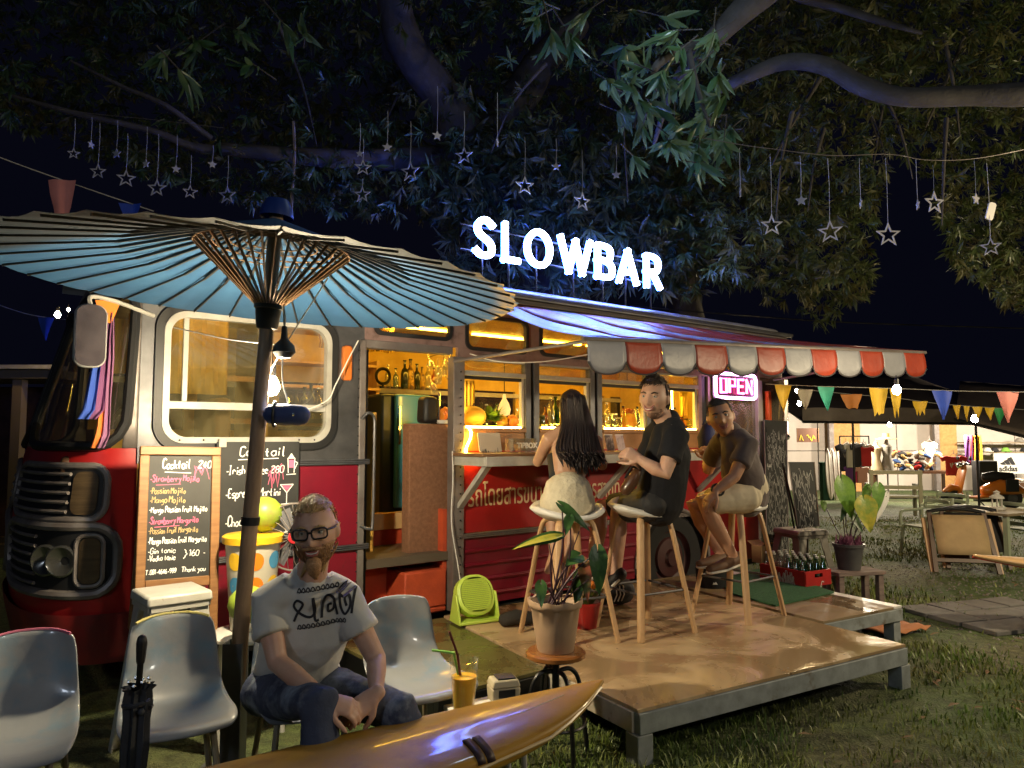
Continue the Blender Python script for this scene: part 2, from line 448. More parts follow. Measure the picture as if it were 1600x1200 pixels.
# --- bar windows
for a, b_ in ((.675, .815), (1.365, 1.505), (2.055, 2.195), (2.775, 2.975)):
    m = MB(); m.b2((a, -.02, 1.395), (a+.055, .04, 2.085)); m.b2((b_-.055, -.02, 1.395), (b_, .04, 2.085)); m.obj('mullion', silver if a < 2.7 else mauve, bus, bevel=.004)
    m = MB(); m.b2((a+.055, .0, 1.395), (b_-.055, .03, 2.085)); m.obj('mullion_gasket', black, bus)
for a, b_ in ((.095, .675), (.815, 1.365), (1.505, 2.055), (2.195, 2.775)):
    wf = MB(); wf.b2((a, -.024, 1.955), (b_, .03, 1.992)); wf.b2((a, -.012, 2.068), (b_, .03, 2.085)); wf.b2((b_-.03, -.005, 1.575), (b_, .03, 1.955))
    wf = wf.obj('window_frame', whiteal, bus, bevel=.003)
    MB().prism(rect(a, b_, 1.992, 2.068), (0, .008, 0), X, Z, .003).obj('pane', dirtyglass, wf)
    m = MB(); m.b2((a, -.005, 1.93), (b_-.03, .025, 1.955)); m.obj('gasket', black, wf)
    m = MB(); m.b2((a, -.03, 1.535), (b_, .10, 1.568)); m.obj('window_sill', mat('sill_wood', (.36, .17, .05), .5, c2=(.25, .11, .03), scale=6) if a < .2 else bpy.data.materials['sill_wood'], bus, bevel=.003)
    m = MB(); m.tube([(a+.02, -.022, 1.575), (b_-.05, -.022, 1.572)], .008, 6); m.obj('led_strip', yled, bus)
    m = MB(); m.b2((a, -.008, 1.40), (b_, .02, 1.535)); m.obj('wood_panel', bpy.data.materials['sill_wood'], bus)
m = MB(); m.tube(spline([(.125, -.03, 1.575), (.15, -.035, 1.54), (.145, -.035, 1.49), (.115, -.04, 1.44), (.10, -.045, 1.40), (.11, -.05, 1.355), (.135, -.05, 1.335), (.20, -.05, 1.328)], 6), .0085, 6); m.obj('led_strip', yled, bus)
for t, y, z0, z1 in ((.19, .25, 1.62, 1.95), (2.66, .2, 1.56, 2.0), (2.55, .35, 1.60, 2.02)):
    m = MB(); m.tube([(t, y, z0), (t-.01, y, z1)], .008, 6); m.obj('led_strip', yled, bus)
# assumed ceiling light strips inside, unseen, added to make the interior glow yellow
for t0, t1, y in ((-1.8, -.75, .35), (-.65, .7, .9), (.8, 2.1, .9), (2.2, 3.4, .9)):
    m = MB(); m.b2((t0, y-.02, 2.415), (t1, y+.02, 2.43)); m.obj('assumed_ceiling_light', glow('ceiling_glow' if t0 > -1.7 else 'front_ceiling_glow', (1.0, .56, .05), 9 if t0 < -1.7 else 40) if t0 < -.6 else bpy.data.materials['ceiling_glow'], bus)
# --- serving counter on the outside
m = MB(); m.b2((-.02, -.43, 1.365), (2.80, -.03, 1.388)); m.obj('counter_top', mat('counter_wood', (.22, .12, .06), .35, c2=(.14, .07, .04), scale=3, stretch=(1, 6, 6), coat=.2), bus, bevel=.004)
m = MB(); m.b2((.0, -.445, 1.30), (2.79, -.42, 1.366)); m.b2((0, -.42, 1.30), (.03, -.03, 1.364)); m.obj('counter_apron', whiteal, bus, bevel=.003)
for t in (.06, 1.45, 2.74):
    m = MB(); m.beam((t, -.38, 1.31), (t, -.03, 1.00), .05, .035); m.obj('counter_bracket', whiteal, bus, bevel=.003)
# --- rear side
m = MB(); m.b2((2.98, 0, .28), (3.78, .03, 1.33)); m.obj('rear_panel', red, bus, bevel=.004)
m = MB(); m.b2((3.72, -.03, .3), (3.80, .04, 2.085)); m.obj('rear_post', whiteal, bus, bevel=.004)
m = MB(); m.b2((2.975, -.005, 2.03), (3.72, .02, 2.085)); m.b2((2.98, -.01, 1.33), (3.72, .02, 1.42)); m.obj('rear_window_frame', mauve, bus)
MB().prism(rect(2.98, 3.72, 1.42, 2.03), (0, .01, 0), X, Z, .004).obj('rear_window_pane', pane_mat('rear_glass', (.5, .48, .45), gl=.1, dust=.3), bus)
# rear rounded corner
def rear(z, off=0):
    o = []
    for i in range(15):
        th = math.pi*i/14
        c_, s_ = math.cos(th), math.sin(th)
        o.append((4.05+(.42+off)*abs(s_)**.6, 1.0-(1.0+off)*(abs(c_)**.6)*(1 if c_ >= 0 else -1), z))
    return [(3.80, -off, z)]+o+[(3.80, 2+off, z)]
for nm, zs, m_ in (('rear_skirt', (.28, .8, 1.30), red), ('rear_belt', (1.30, 1.5), dullsteel), ('rear_window', (1.5, 1.8, 2.12), pane_mat('rear_corner_glass', (.55, .5, .4), gl=.14, dust=.35, dustc=(.42, .36, .25))), ('rear_top', (2.12, 2.35, 2.6), mauve)):
    MB().grid([rear(z) for z in zs]).obj(nm, m_, bus, smooth=60)
m = MB(); m.tube([(4.30, .06, 1.5), (4.33, .06, 2.12)], .05, 8); m.obj('rear_pillar', chrome, bus)
MB().tube([tuple(V(q)+V((0, 0, 0))) for q in rear(1.50, .03)[:9]], .035, 8).obj('rear_bumper_rail', chrome, bus)
m = MB(); m.prism(rrect(3.865, 3.925, 1.66, 1.98, .02), (0, -.03, 0), X, Z, .05); m.obj('rear_marker_lamp', mat('orange_lens', (.62, .10, .02), .3, coat=.4), bus, bevel=.01)
# --- front nose, raked windscreen
def fa(z):
    pts = [(.28, .44), (.45, .50), (1.0, .50), (1.36, .45), (2.25, .21), (2.45, .15), (2.62, .07)]
    for (z0, a0), (z1, a1) in zip(pts, pts[1:]):
        if z <= z1: k = max(0, (z-z0)/(z1-z0)); return a0+(a1-a0)*k
    return .1
def front(s, z, off=0):
    k = 1-abs(1-s); th = k*math.pi/2; e = .72
    yy = 1-(math.cos(th)**e); xx = -(math.sin(th)**e)
    q = V((-2.055+xx*(fa(z)+off), yy*(1.0+off)-off, z))
    if s > 1: q.y = 2-q.y
    return q
SS = [0, .01, .03, .06, .1, .16, .23, .31, .4, .5, .6, .72, .85, 1.0]; SS = SS+[2-x for x in SS[::-1][1:]]
for nm, zs, m_ in (('front_nose', (.30, .45, .62, .8, 1.0, 1.2, 1.36, 1.44), red), ('front_mask', (2.33, 2.4, 2.5, 2.56, 2.62), dullsteel)):
    MB().grid([[front(s, z) for s in SS] for z in zs], flip=True).obj(nm, m_, bus, smooth=50)
for a, b_ in ((0, .06), (.97, 1.03), (1.94, 2)):
    MB().grid([[front(a+(b_-a)*j/4, z) for j in range(5)] for z in np.linspace(1.44, 2.33, 8)], flip=True).obj('windscreen_pillar', dullsteel, bus, smooth=60, solid=.02)
m = MB(); m.b2((-2.40, .15, 1.25), (-2.15, 1.85, 1.40)); m.obj('dashboard', darkwood, bus, bevel=.03)
m = MB(); m.tube([(-2.12+.08*math.sin(a), .55+.2*math.cos(a), 1.5+.19*math.sin(a)) for a in np.linspace(0, 6.283, 25)[:-1]], .014, 6, closed=True); m.tube([(-2.12, .55, 1.5), (-2.25, .55, 1.35)], .02, 6); m.obj('steering_wheel', black, bus)
m = MB(); m.b2((-1.95, .3, .95), (-1.5, .85, 1.1)); m.b2((-1.56, .3, 1.1), (-1.46, .85, 1.75)); m.obj('driver_seat', mat('seat_vinyl', (.16, .10, .06), .5), bus, bevel=.03)
MB().grid([[front(s, 2.62)*(1-k)+V((-2.0, 1.0, 2.72))*k for s in SS] for k in (0, .3, .6, 1)], flip=True).obj('front_roof', dullsteel, bus, smooth=60)
def patch(s0, s1, z0, z1, r, off, n=14, nz=12):
    rows = []; L = .95
    zz = [z0+(z1-z0)*(.5-.5*math.cos(math.pi*i/nz)) for i in range(nz+1)]
    for z in zz:
        d = min(z-z0, z1-z); ins = 0 if d >= r else r-math.sqrt(max(0, r*r-(r-d)**2))
        a, b_ = s0+ins/L, s1-ins/L
        rows.append([front(a+(b_-a)*j/n, z, off) for j in range(n+1)])
    return rows
def rim_path(rows):
    return rows[0]+[r_[-1] for r_ in rows[1:]]+rows[-1][::-1][1:]+[r_[0] for r_ in rows[::-1][1:-1]]
lens = mat('smoked_lens', (.055, .038, .022), .25, c2=(.095, .065, .035), scale=3, stretch=(1, 1, 14), coat=.5)
for side in (0, 1):
    mir = (lambda a, b_: (a, b_)) if side == 0 else (lambda a, b_: (2-b_, 2-a))
    s0, s1 = mir(.045, .985)
    rw = patch(s0, s1, 1.45, 2.34, .16, .012); ws = MB().grid(rw, flip=True).obj('windscreen', screen, bus, smooth=80)
    MB().tube(rim_path(rw), .028, 8, closed=True).obj('gasket', black, ws)
    # upper grille opening
    s0, s1 = mir(.12, .97)
    rw = patch(s0, s1, 1.055, 1.345, .09, .006); gr = MB().grid(rw, flip=True).obj('upper_grille', black, bus, smooth=80)
    MB().tube(rim_path(rw), .020, 8, closed=True).obj('grille_frame', dullsteel, gr)
    a, b_ = mir(.17, .34); MB().grid(patch(a, b_, 1.085, 1.315, .05, .014), flip=True).obj('lens', lens, gr, smooth=80)
    a, b_ = mir(.36, .95)
    for i in range(5): MB().tube([front(a+(b_-a)*j/10, 1.10+.05*i, .018) for j in range(11)], .011, 6).obj('slat', dullsteel, gr)
    # lower headlamp cluster
    s0, s1 = mir(.05, .985)
    rw = patch(s0, s1, .66, 1.02, .12, .008); hl = MB().grid(rw, flip=True).obj('headlamp_panel', black, bus, smooth=80)
    MB().tube(rim_path(rw), .026, 8, closed=True).obj('panel_gasket', dullsteel, hl)
    a, b_ = mir(.13, .25); rw2 = patch(a, b_, .72, .96, .04, .016); ln = MB().grid(rw2, flip=True).obj('lens', lens, hl, smooth=80)
    a, b_ = mir(.115, .27); MB().tube(rim_path(patch(a, b_, .705, .975, .05, .016)), .012, 6, closed=True).obj('lens_frame', dullsteel, hl)
    for sc in (.36, .48):
        q = front(sc if side == 0 else 2-sc, .84, .01); nn = (front((sc if side == 0 else 2-sc), .84, .1)-q).normalized()
        rot = nn.to_track_quat('Z', 'Y').to_matrix()
        m = MB(); m.lathe([(.085, 0), (.085, .02), (.075, .025), (.06, .012), (.001, -.01)], 20, c=q, rot=rot); h = m.obj('headlight', mat('lamp_reflector', (.16, .16, .15), .2, .8) if 'lamp_reflector' not in bpy.data.materials else bpy.data.materials['lamp_reflector'], hl)
    a, b_ = mir(.58, .95)
    for i in range(6): MB().tube([front(a+(b_-a)*j/8, .71+.05*i, .016) for j in range(9)], .010, 6).obj('slat', dullsteel, hl)
MB().grid([[front(s, z, .03) for s in SS] for z in (.30, .34, .52, .56)], flip=True).obj('bumper', mat('bumper_red', (.20, .012, .012), .4, c2=(.12, .02, .02), scale=5), bus, smooth=50)
m = MB(); m.tube([front(.02, 2.44, .02), front(.25, 2.44, .02), front(.6, 2.44, .02)], .012, 6); m.obj('rain_strip', whiteal, bus)
# interior shell
m = MB(); m.b2((-2.0, .03, .62), (4.0, 1.97, .68)); m.obj('floor', floorm, bus)
m = MB(); m.b2((-2.0, .05, 2.435), (4.0, 1.95, 2.45)); m.obj('ceiling', inside, bus)
m = MB(); m.b2((-2.0, 1.96, .68), (4.0, 2.0, 1.56)); m.b2((-2.0, 1.96, 2.0), (4.0, 2.0, 2.6))
for t in np.arange(-2.0, 4.1, .69): m.b2((t-.05, 1.955, 1.56), (t+.05, 1.995, 2.0))
m.obj('far_wall', inside, bus)
m = MB(); m.b2((-2.0, 1.93, 1.93), (4.0, 1.955, 1.975)); m.obj('far_window_rail', whiteal, bus)
m = MB(); m.prism(rect(-2.0, 4.0, 1.56, 2.0), (0, 1.985, 0), X, Z, .004); m.obj('far_pane', pane_mat('clean_glass', gl=.03, dust=.01), bus)
m = MB(); m.b2((-2.0, 1.99, .28), (4.1, 2.01, 1.0)); m.obj('far_skirt', red, bus)
m = MB(); m.b2((-.95, 1.2, .68), (-.92, 1.96, 2.43)); m.obj('partition', inside, bus)
m = MB(); m.b2((3.74, .03, .68), (3.78, 1.96, 2.43)); m.obj('partition', inside, bus)
# steps inside the door
m = MB(); m.b2((-.64, .03, .26), (-.01, .60, .30)); m.b2((-.64, .30, .30), (-.01, .60, .62)); m.b2((-.35, .03, .30), (-.01, .34, .56)); m.obj('door_step', stepred, bus, bevel=.012)
m = MB(); m.b2((-.03, .05, .30), (.0, .62, .98)); m.b2((-.68, .60, .30), (.0, .63, .80)); m.obj('step_wall', stepred, bus)
m = MB(); m.b2((-.66, .56, .80), (-.02, .66, .92)); m.obj('door_kick_board', mat('plain_board', (.5, .34, .16), .6), bus)
m = MB(); m.b2((-1.9, .1, .2), (4.2, 1.9, .28)); m.obj('chassis', black, bus)
# painted route line on the side, in Thai
def text_obj(name, s, size, m, parent, loc, rot, ext=.002, off=0, xs=1, align='LEFT'):
    cu = bpy.data.curves.new(name, 'FONT'); cu.body = s; cu.size = size; cu.extrude = ext; cu.offset = off; cu.align_x = align; cu.resolution_u = 4
    o = bpy.data.objects.new(name, cu); C.objects.link(o)
    dg = bpy.context.evaluated_depsgraph_get(); me = bpy.data.meshes.new_from_object(o.evaluated_get(dg))
    bpy.data.objects.remove(o); me.materials.clear(); me.materials.append(m); me.name = name
    n = bpy.data.objects.new(name, me); C.objects.link(n); n.parent = parent; n.location = loc; n.rotation_euler = rot; n.scale = (xs, 1, 1)
    return n
cream = mat('cream_lettering', (.66, .50, .30), .5)
tx = text_obj('lettering', 'รถโดยสารขนาดเล็กบริการสายที่', .215, cream, bus, (.135, -.0185, .995), (R(90), 0, 0), .0015, .0008)
tx.scale.x = 1.56/max(1e-6, tx.dimensions.x if tx.dimensions.x else max(v.co.x for v in tx.data.vertices))
# wing mirror with its arm
mr = MB(); a0 = bt(141, 480, -.18); mt, mz = bt(141, 525, -.18)
mr.prism(rrect(mt-.075, mt+.075, mz-.165, mz+.165, .055, 6), (0, -.18, 0), X, Z, .05)
mr = mr.obj('wing_mirror', mat('mirror_shell', (.3, .3, .3), .4), bus, bevel=.012)
MB().prism(rrect(mt-.068, mt+.068, mz-.158, mz+.158, .05, 6), (0, -.207, 0), X, Z, .004).obj('mirror_glass', mat('mirror_face', (.34, .29, .32), .16, .85, c2=(.20, .17, .20), scale=9, bump=.06, bscale=20), mr)
MB().tube(spline([(mt, -.18, mz+.15), (mt, -.16, mz+.21), (mt+.12, -.14, mz+.20), (mt+.33, -.02, mz+.16)], 5), .012, 6).obj('mirror_arm', whiteal, mr)
# ================================================================ ground
def ground_mat():
    m = bpy.data.materials.new('ground'); m.use_nodes = True; nt = m.node_tree; N = nt.nodes; L = nt.links; b = N['Principled BSDF']
    tc = N.new('ShaderNodeTexCoord')
    def nz(s, d=6):
        n = N.new('ShaderNodeTexNoise'); n.inputs['Scale'].default_value = s; n.inputs['Detail'].default_value = d; L.new(tc.outputs['Object'], n.inputs['Vector']); return n
    n1 = nz(.9); n2 = nz(14); n3 = nz(70, 3)
    r = N.new('ShaderNodeValToRGB'); e = r.color_ramp.elements
    e[0].position = .40; e[0].color = (.055, .095, .018, 1); e[1].position = .62; e[1].color = (.085, .088, .035, 1)
    L.new(n1.outputs['Fac'], r.inputs[0])
    mx = N.new('ShaderNodeMix'); mx.data_type = 'RGBA'; mx.blend_type = 'MULTIPLY'; mx.inputs['Factor'].default_value = .8
    r2 = N.new('ShaderNodeMapRange'); r2.inputs[1].default_value = .3; r2.inputs[2].default_value = .7; r2.inputs[3].default_value = .35; r2.inputs[4].default_value = 1.5
    L.new(n2.outputs['Fac'], r2.inputs[0])
    cb = N.new('ShaderNodeCombineColor'); [L.new(r2.outputs[0], cb.inputs[i]) for i in range(3)]
    L.new(r.outputs[0], mx.inputs['A']); L.new(cb.outputs[0], mx.inputs['B']); L.new(mx.outputs['Result'], b.inputs['Base Color'])
    b.inputs['Roughness'].default_value = .75
    bp = N.new('ShaderNodeBump'); bp.inputs['Strength'].default_value = .8; bp.inputs['Distance'].default_value = .03
    ad = N.new('ShaderNodeMath'); ad.operation = 'ADD'; L.new(n2.outputs['Fac'], ad.inputs[0]); L.new(n3.outputs['Fac'], ad.inputs[1]); L.new(ad.outputs[0], bp.inputs['Height'])
    L.new(bp.outputs[0], b.inputs['Normal']); return m
m = MB(); m.b2((-120, -60, -.3), (160, 180, 0)); g_ = m.obj('ground', ground_mat(), None, smooth=0); tag(g_, kind='structure')

# ================================================================ decks
DRZ = R(30.69); DA = V((.58, 3.482, 0))
DX = V((math.cos(DRZ), math.sin(DRZ), 0)); DY = V((-math.sin(DRZ), math.cos(DRZ), 0))
def dl(x, y, z=0): return DA+DX*x+DY*y+V((0, 0, z))
def to_deck(p): q = V((p[0], p[1], 0))-DA; return (q.dot(DX), q.dot(DY))
def bus_gap(x, yb): # deck y where the deck column x meets the plane y=yb of the bus frame
    q = DA+DX*x-BP
    return (yb-BI.dot(q))/BI.dot(DY)
def wet(name, dry, dark, sc, lo, hi, r_wet=.10, r_dry=.6):
    m = mat(name, dry, r_dry, c2=dark, scale=sc, lo=lo, hi=hi, detail=7, bump=.06, bscale=35)
    nt = m.node_tree; b = nt.nodes['Principled BSDF']; ramp = [n for n in nt.nodes if n.type == 'VALTORGB'][0]; noise = ramp.inputs[0].links[0].from_node
    mr = nt.nodes.new('ShaderNodeMapRange'); mr.inputs[1].default_value = lo; mr.inputs[2].default_value = hi; mr.inputs[3].default_value = r_dry; mr.inputs[4].default_value = r_wet
    nt.links.new(noise.outputs['Fac'], mr.inputs[0]); nt.links.new(mr.outputs[0], b.inputs['Roughness'])
    noise.inputs['Distortion'].default_value = .9
    return m
ply = wet('wet_plywood', (.54, .39, .22), (.30, .205, .11), 1.7, .40, .58, .08, .55)
olive = wet('wet_olive_board', (.13, .115, .04), (.07, .06, .02), 2.4, .4, .6, .09, .4)
greyedge = mat('blue_grey_paint', (.30, .33, .34), .6, c2=(.20, .22, .22), scale=9, bump=.15, c3=(.12, .09, .06), s3=7, lo3=.6, hi3=.72)
pal = mat('pale_worn_paint', (.50, .45, .36), .6, c2=(.36, .31, .24), scale=8, bump=.15, c3=(.14, .10, .07), s3=12, lo3=.58, hi3=.7)
deck = thing('main_deck', 'low plywood deck under the bar stools, wet at its front edge', 'deck', DA, DRZ)
WX = 2.092
xs = [0, 1.05, WX]
for i in range(2):
    a, b_ = xs[i]+(.007 if i else 0), xs[i+1]
    e0, e1 = bus_gap(a, -.04), bus_gap(b_, -.04)
    for k, (f0, f1) in enumerate(((0, 1.18), (1.188, None))):
        p = [(a, f0), (b_, f0), (b_, f1 or e1), (a, f1 or e0)]
        z_ = .2415+(.0015 if (i+k) % 2 else 0)
        MB().prism(p, (0, 0, z_), X, Y, .017).obj('plywood_sheet', ply, deck, smooth=0, bevel=.002)
m = MB(); m.b2((.0, -.012, .135), (WX, .03, .232)); m.obj('front_fascia', greyedge, deck, bevel=.004)
m = MB(); m.b2((-.012, .031, .135), (.03, bus_gap(0, -.06), .232)); m.obj('left_fascia', pal, deck, bevel=.004)
m = MB(); m.b2((WX-.03, .031, .135), (WX+.012, 2.2, .232)); m.obj('right_fascia', greyedge, deck, bevel=.004)
for x, y in ((.03, .03), (WX-.03, .03), (.03, 1.9), (WX-.03, 1.9), (1.05, 1.2)):
    m = MB(); m.b2((x-.045, y-.045, -.02), (x+.045, y+.045, .134)); m.obj('leg', greyedge, deck, bevel=.004)
m = MB()
for y in (.6, 1.2, 1.8): m.b2((.031, y-.02, .15), (WX-.031, y+.02, .23))
tag(m.obj('joist', darkwood, deck), kind='stuff')

m = MB()
for x in (.03, .52, 1.03, 1.08, 1.56, WX-.03):
    for y in (.04, .42, .80, 1.15, 1.22, 1.6): m.lathe([(.001, .0012), (.005, .001), (.006, 0)], 6, c=(x, y, .2592))
tag(m.obj('screw', dullsteel, deck), kind='stuff')
od = thing('olive_deck', 'dark olive wet deck in front of the bus door, beside the plywood deck', 'deck', BP, BRZ)
q = BI.dot(V((-.193, 3.805, 0))-BP); yo = q
def lx(y): # t where main deck left edge has bus-frame y
    r_ = DA-BP; k = (y-BI.dot(r_))/BI.dot(DY); return BD.dot(r_+DY*k)
p = [(-.95, yo), (lx(yo)-.02, yo), (lx(-.06)-.02, -.06), (-.95, -.06)]
MB().prism(p, (0, 0, .235), X, Y, .02).obj('board', olive, od, smooth=0, bevel=.002)
m = MB(); m.b2((-.95, yo-.012, .10), (lx(yo)-.03, yo+.03, .224)); m.b2((-.95, yo+.031, .10), (-.91, -.1, .224)); m.obj('fascia', blackmetal, od, bevel=.003)
for t, y in ((-.9, yo+.05), (lx(yo)-.1, yo+.05), (-.9, -.2), (0, -.2)):
    m = MB(); m.b2((t-.03, y-.03, -.02), (t+.03, y+.03, .22)); m.obj('leg', blackmetal, od)

sd = thing('side_deck', 'smaller raised deck with a green mat, at the rear end of the bus', 'deck', DA, DRZ)
c0 = to_deck((2.867, 5.517)); cf = to_deck((2.114, 5.064)); cb = to_deck((2.53, 6.216))
p = [(WX+.02, cf[1]-.02), (c0[0], c0[1]), (c0[0], c0[1]+1.62), (WX-.35, c0[1]+1.62), (WX-.35, cf[1]+1.1), (WX+.02, cf[1]+1.05)]
MB().prism([(WX+.02, c0[1]), (c0[0]-.1, c0[1]), (c0[0]-.1, c0[1]+1.7), (WX+.02, c0[1]+1.7)], (0, 0, .254), X, Y, .018).obj('board', wet('wet_brown_board', (.24, .17, .09), (.14, .095, .05), 2.2, .42, .6), sd, smooth=0, bevel=.002)
MB().prism([(c0[0]-.097, c0[1]), (c0[0], c0[1]), (c0[0], c0[1]+1.7), (c0[0]-.097, c0[1]+1.7)], (0, 0, .256), X, Y, .018).obj('white_edge_board', plastw, sd, smooth=0, bevel=.002)
m = MB(); m.b2((WX+.02, c0[1]-.01, .16), (c0[0]-.005, c0[1]+.03, .244)); m.obj('fascia', greyedge, sd, bevel=.003)
m = MB(); m.b2((c0[0]-.04, c0[1]+.031, .16), (c0[0]-.004, c0[1]+1.68, .244)); m.obj('fascia', greyedge, sd, bevel=.003)
for x, y in ((c0[0]-.05, c0[1]+.05), (c0[0]-.05, c0[1]+1.6), (WX+.07, c0[1]+.07)):
    m = MB(); m.b2((x-.04, y-.04, -.02), (x+.04, y+.04, .158)); m.obj('leg', greyedge, sd)
mp = [to_deck(onz(*q, .27)) for q in ((1140, 927), (1212, 947), (1303, 926), (1240, 905), (1185, 890), (1125, 905))]
matt = MB(); ctr = V((sum(a for a, _ in mp)/6, sum(b for _, b in mp)/6, 0))
matt.prism([(a-ctr.x, b-ctr.y) for a, b in mp], (0, 0, 0), X, Y, .012)
mo = matt.obj('grass_mat', mat('green_mat', (.05, .16, .07), .95, c2=(.03, .10, .045), scale=60, bump=.9, bscale=220), None, smooth=0)
mo.location = dl(ctr.x, ctr.y, .272); mo.rotation_euler = (0, 0, DRZ)
tag(mo, 'green artificial grass mat lying on the side deck in front of the red crate', 'mat')

# ================================================================ illuminated sign on the roof
sg = thing('roof_sign', 'glowing white sign of large letters reading SLOWBAR above the bus roof', 'sign', BP, BRZ)
face = glow('sign_face', (.42, .56, 1.0), 18.0)
side = glow('sign_edge', (.012, .035, 1.0), 8.0)
back = glow('leaf_fill_blue', (.018, .075, 1.0), 110.0)  # added blue glow hidden behind the letters, tints the leaves around the sign
SY = .15
def glyph_mesh(ch, name, mats, x0, x1, z0, z1, y, ext, off, parent, res=6):
    cu = bpy.data.curves.new(name, 'FONT'); cu.body = ch; cu.size = 1; cu.extrude = ext; cu.offset = off; cu.resolution_u = res
    o = bpy.data.objects.new(name, cu); C.objects.link(o)
    me = bpy.data.meshes.new_from_object(o.evaluated_get(bpy.context.evaluated_depsgraph_get())); bpy.data.objects.remove(o)
    me.name = name; co = np.empty(len(me.vertices)*3); me.vertices.foreach_get('co', co); co = co.reshape(-1, 3)
    lo, hi = co.min(0), co.max(0); n = co.copy()
    n[:, 0] = x0+(co[:, 0]-lo[0])/(hi[0]-lo[0])*(x1-x0)
    n[:, 2] = z0+(co[:, 1]-lo[1])/(hi[1]-lo[1])*(z1-z0)
    n[:, 1] = y-co[:, 2]
    me.vertices.foreach_set('co', n.astype(np.float32).ravel()); me.materials.clear()
    for k in mats: me.materials.append(k)
    me.update()
    if len(mats) > 1:
        for p in me.polygons: p.material_index = 0 if p.normal.y < -.9 else 2 if p.normal.y > .9 else 1
    ob = bpy.data.objects.new(name, me); C.objects.link(ob); ob.parent = parent; return ob
LET = {'L': [[(0, 1), (0, 0)], [(0, 0), (1, 0)]], 'O': [[(.5+.5*math.sin(k*math.pi/8), .5+.5*math.cos(k*math.pi/8)) for k in range(17)]], 'W': [[(0, 1), (.27, 0)], [(.27, 0), (.5, .95)], [(.5, .95), (.73, 0)], [(.73, 0), (1, 1)]],
 'S': [[(.95, .90), (.72, .99), (.42, 1), (.12, .90), (.06, .74), (.22, .59), (.52, .49), (.84, .38), (.97, .23), (.86, .07), (.55, 0), (.25, .01), (0, .10)]], 'A': [[(0, 0), (.5, 1)], [(.5, 1), (1, 0)], [(.2, .3), (.8, .3)]],
 'B': [[(0, 1), (0, 0)], [(0, 1), (.5, 1), (.82, .93), (.88, .77), (.78, .60), (.45, .53), (0, .53)], [(0, .53), (.5, .53), (.88, .44), (1, .26), (.88, .07), (.5, 0), (0, 0)]], 'R': [[(0, 1), (0, 0)], [(0, 1), (.5, 1), (.84, .92), (.92, .74), (.8, .55), (.45, .47), (0, .47)], [(.45, .47), (1, 0)]]}
for ch, a, b_, yc in (('S', 739, 777, 372), ('L', 784, 815, 378), ('O', 819, 866, 386), ('W', 872, 928, 399), ('B', 930, 963, 409), ('A', 964, 1000, 420), ('R', 1007, 1036, 425)):
    t0 = bt(a, yc, SY)[0]; t1 = bt(b_, yc, SY)[0]
    SW = .027; zb, zt = 2.905+SW*.9, 3.235-SW*.9; a0, a1 = t0+SW*1.5, t1-SW*1.5; ww, hh = a1-a0, zt-zb; mb, bk_ = MB(), MB()
    for st_ in LET[ch]:
        pts = [V((a0+x*ww, 0, zb+z*hh)) for x, z in st_]
        if len(st_) > 2: pts = spline(pts, 6)
        cl_ = ch == 'O'
        if cl_: pts = pts[:-1]
        if not cl_:
            d0 = (pts[0]-pts[1]).normalized()*SW*.9; d1 = (pts[-1]-pts[-2]).normalized()*SW*.9; pts = [pts[0]+d0]+pts+[pts[-1]+d1]
        mb.tube([p+V((0, SY, 0)) for p in pts], SW, 8, ry=.014, hint=(0, 1, 0), closed=cl_); bk_.tube([p+V((0, SY+.04, 0)) for p in pts], SW*.6, 6, ry=.006, hint=(0, 1, 0), closed=cl_)
    lt_ = mb.obj('letter', face, sg, smooth=60); bk_.obj('leaf_fill_tube', back, lt_, smooth=60)  # hidden tube added behind each letter for blue spill
    m = MB(); tm = (t0+t1)/2; m.tube([(tm, SY+.045, 2.70), (tm, SY+.045, 3.1)], .008, 6); m.obj('post', blackmetal, sg)
m = MB(); m.tube([(.2, SY+.05, 2.96), (2.6, SY+.05, 2.96)], .008, 6); m.obj('rail', blackmetal, sg)
m = MB(); m.tube([(.2, SY+.05, 3.16), (2.6, SY+.05, 3.16)], .008, 6); m.obj('rail', blackmetal, sg)

# ================================================================ OPEN sign
os_ = thing('open_sign', 'pink and white neon sign reading OPEN under the awning at the rear window', 'sign', BP, BRZ)
ox0 = bt(1118, 600, -.06)[0]; ox1 = bt(1181, 608, -.06)[0]; oz0 = bt(1150, 622, -.06)[1]; oz1 = bt(1150, 585, -.06)[1]
m = MB(); m.prism(rrect(ox0-.02, ox1+.02, oz0-.02, oz1+.02, .05), (0, -.035, 0), X, Z, .012); m.obj('backing', blackmetal, os_)
pk = glow('neon_pink', (1.0, .07, .26), 10); wb = glow('neon_white', (.95, .42, .85), 9)
MB().tube([(a, -.06, b) for a, b in rrect(ox0, ox1, oz0, oz1, .05)], .014, 8, closed=True).obj('border_tube', wb, os_)
cw = (ox1-ox0-.10)/4
for i, strokes in enumerate(([[(0, 0), (0, 1), (1, 1), (1, 0), (0, 0)]], [[(0, 0), (0, 1), (1, 1), (1, .5), (0, .5)]], [[(1, 0), (0, 0), (0, 1), (1, 1)], [(0, .5), (.85, .5)]], [[(0, 0), (0, 1), (1, 0), (1, 1)]])):
    m = MB()
    for s_ in strokes: m.tube([(ox0+.05+cw*i+.025+a*(cw-.05), -.065, oz0+.05+b*(oz1-oz0-.10)) for a, b in s_], .0135, 6)
    m.obj('letter', pk, os_)
m = MB(); m.tube([(ox0+.1, -.05, oz1), (ox0+.1, -.03, 2.12)], .004, 5); m.tube([(ox1-.1, -.05, oz1), (ox1-.1, -.03, 2.12)], .004, 5); m.obj('hanging_wire', blackmetal, os_)

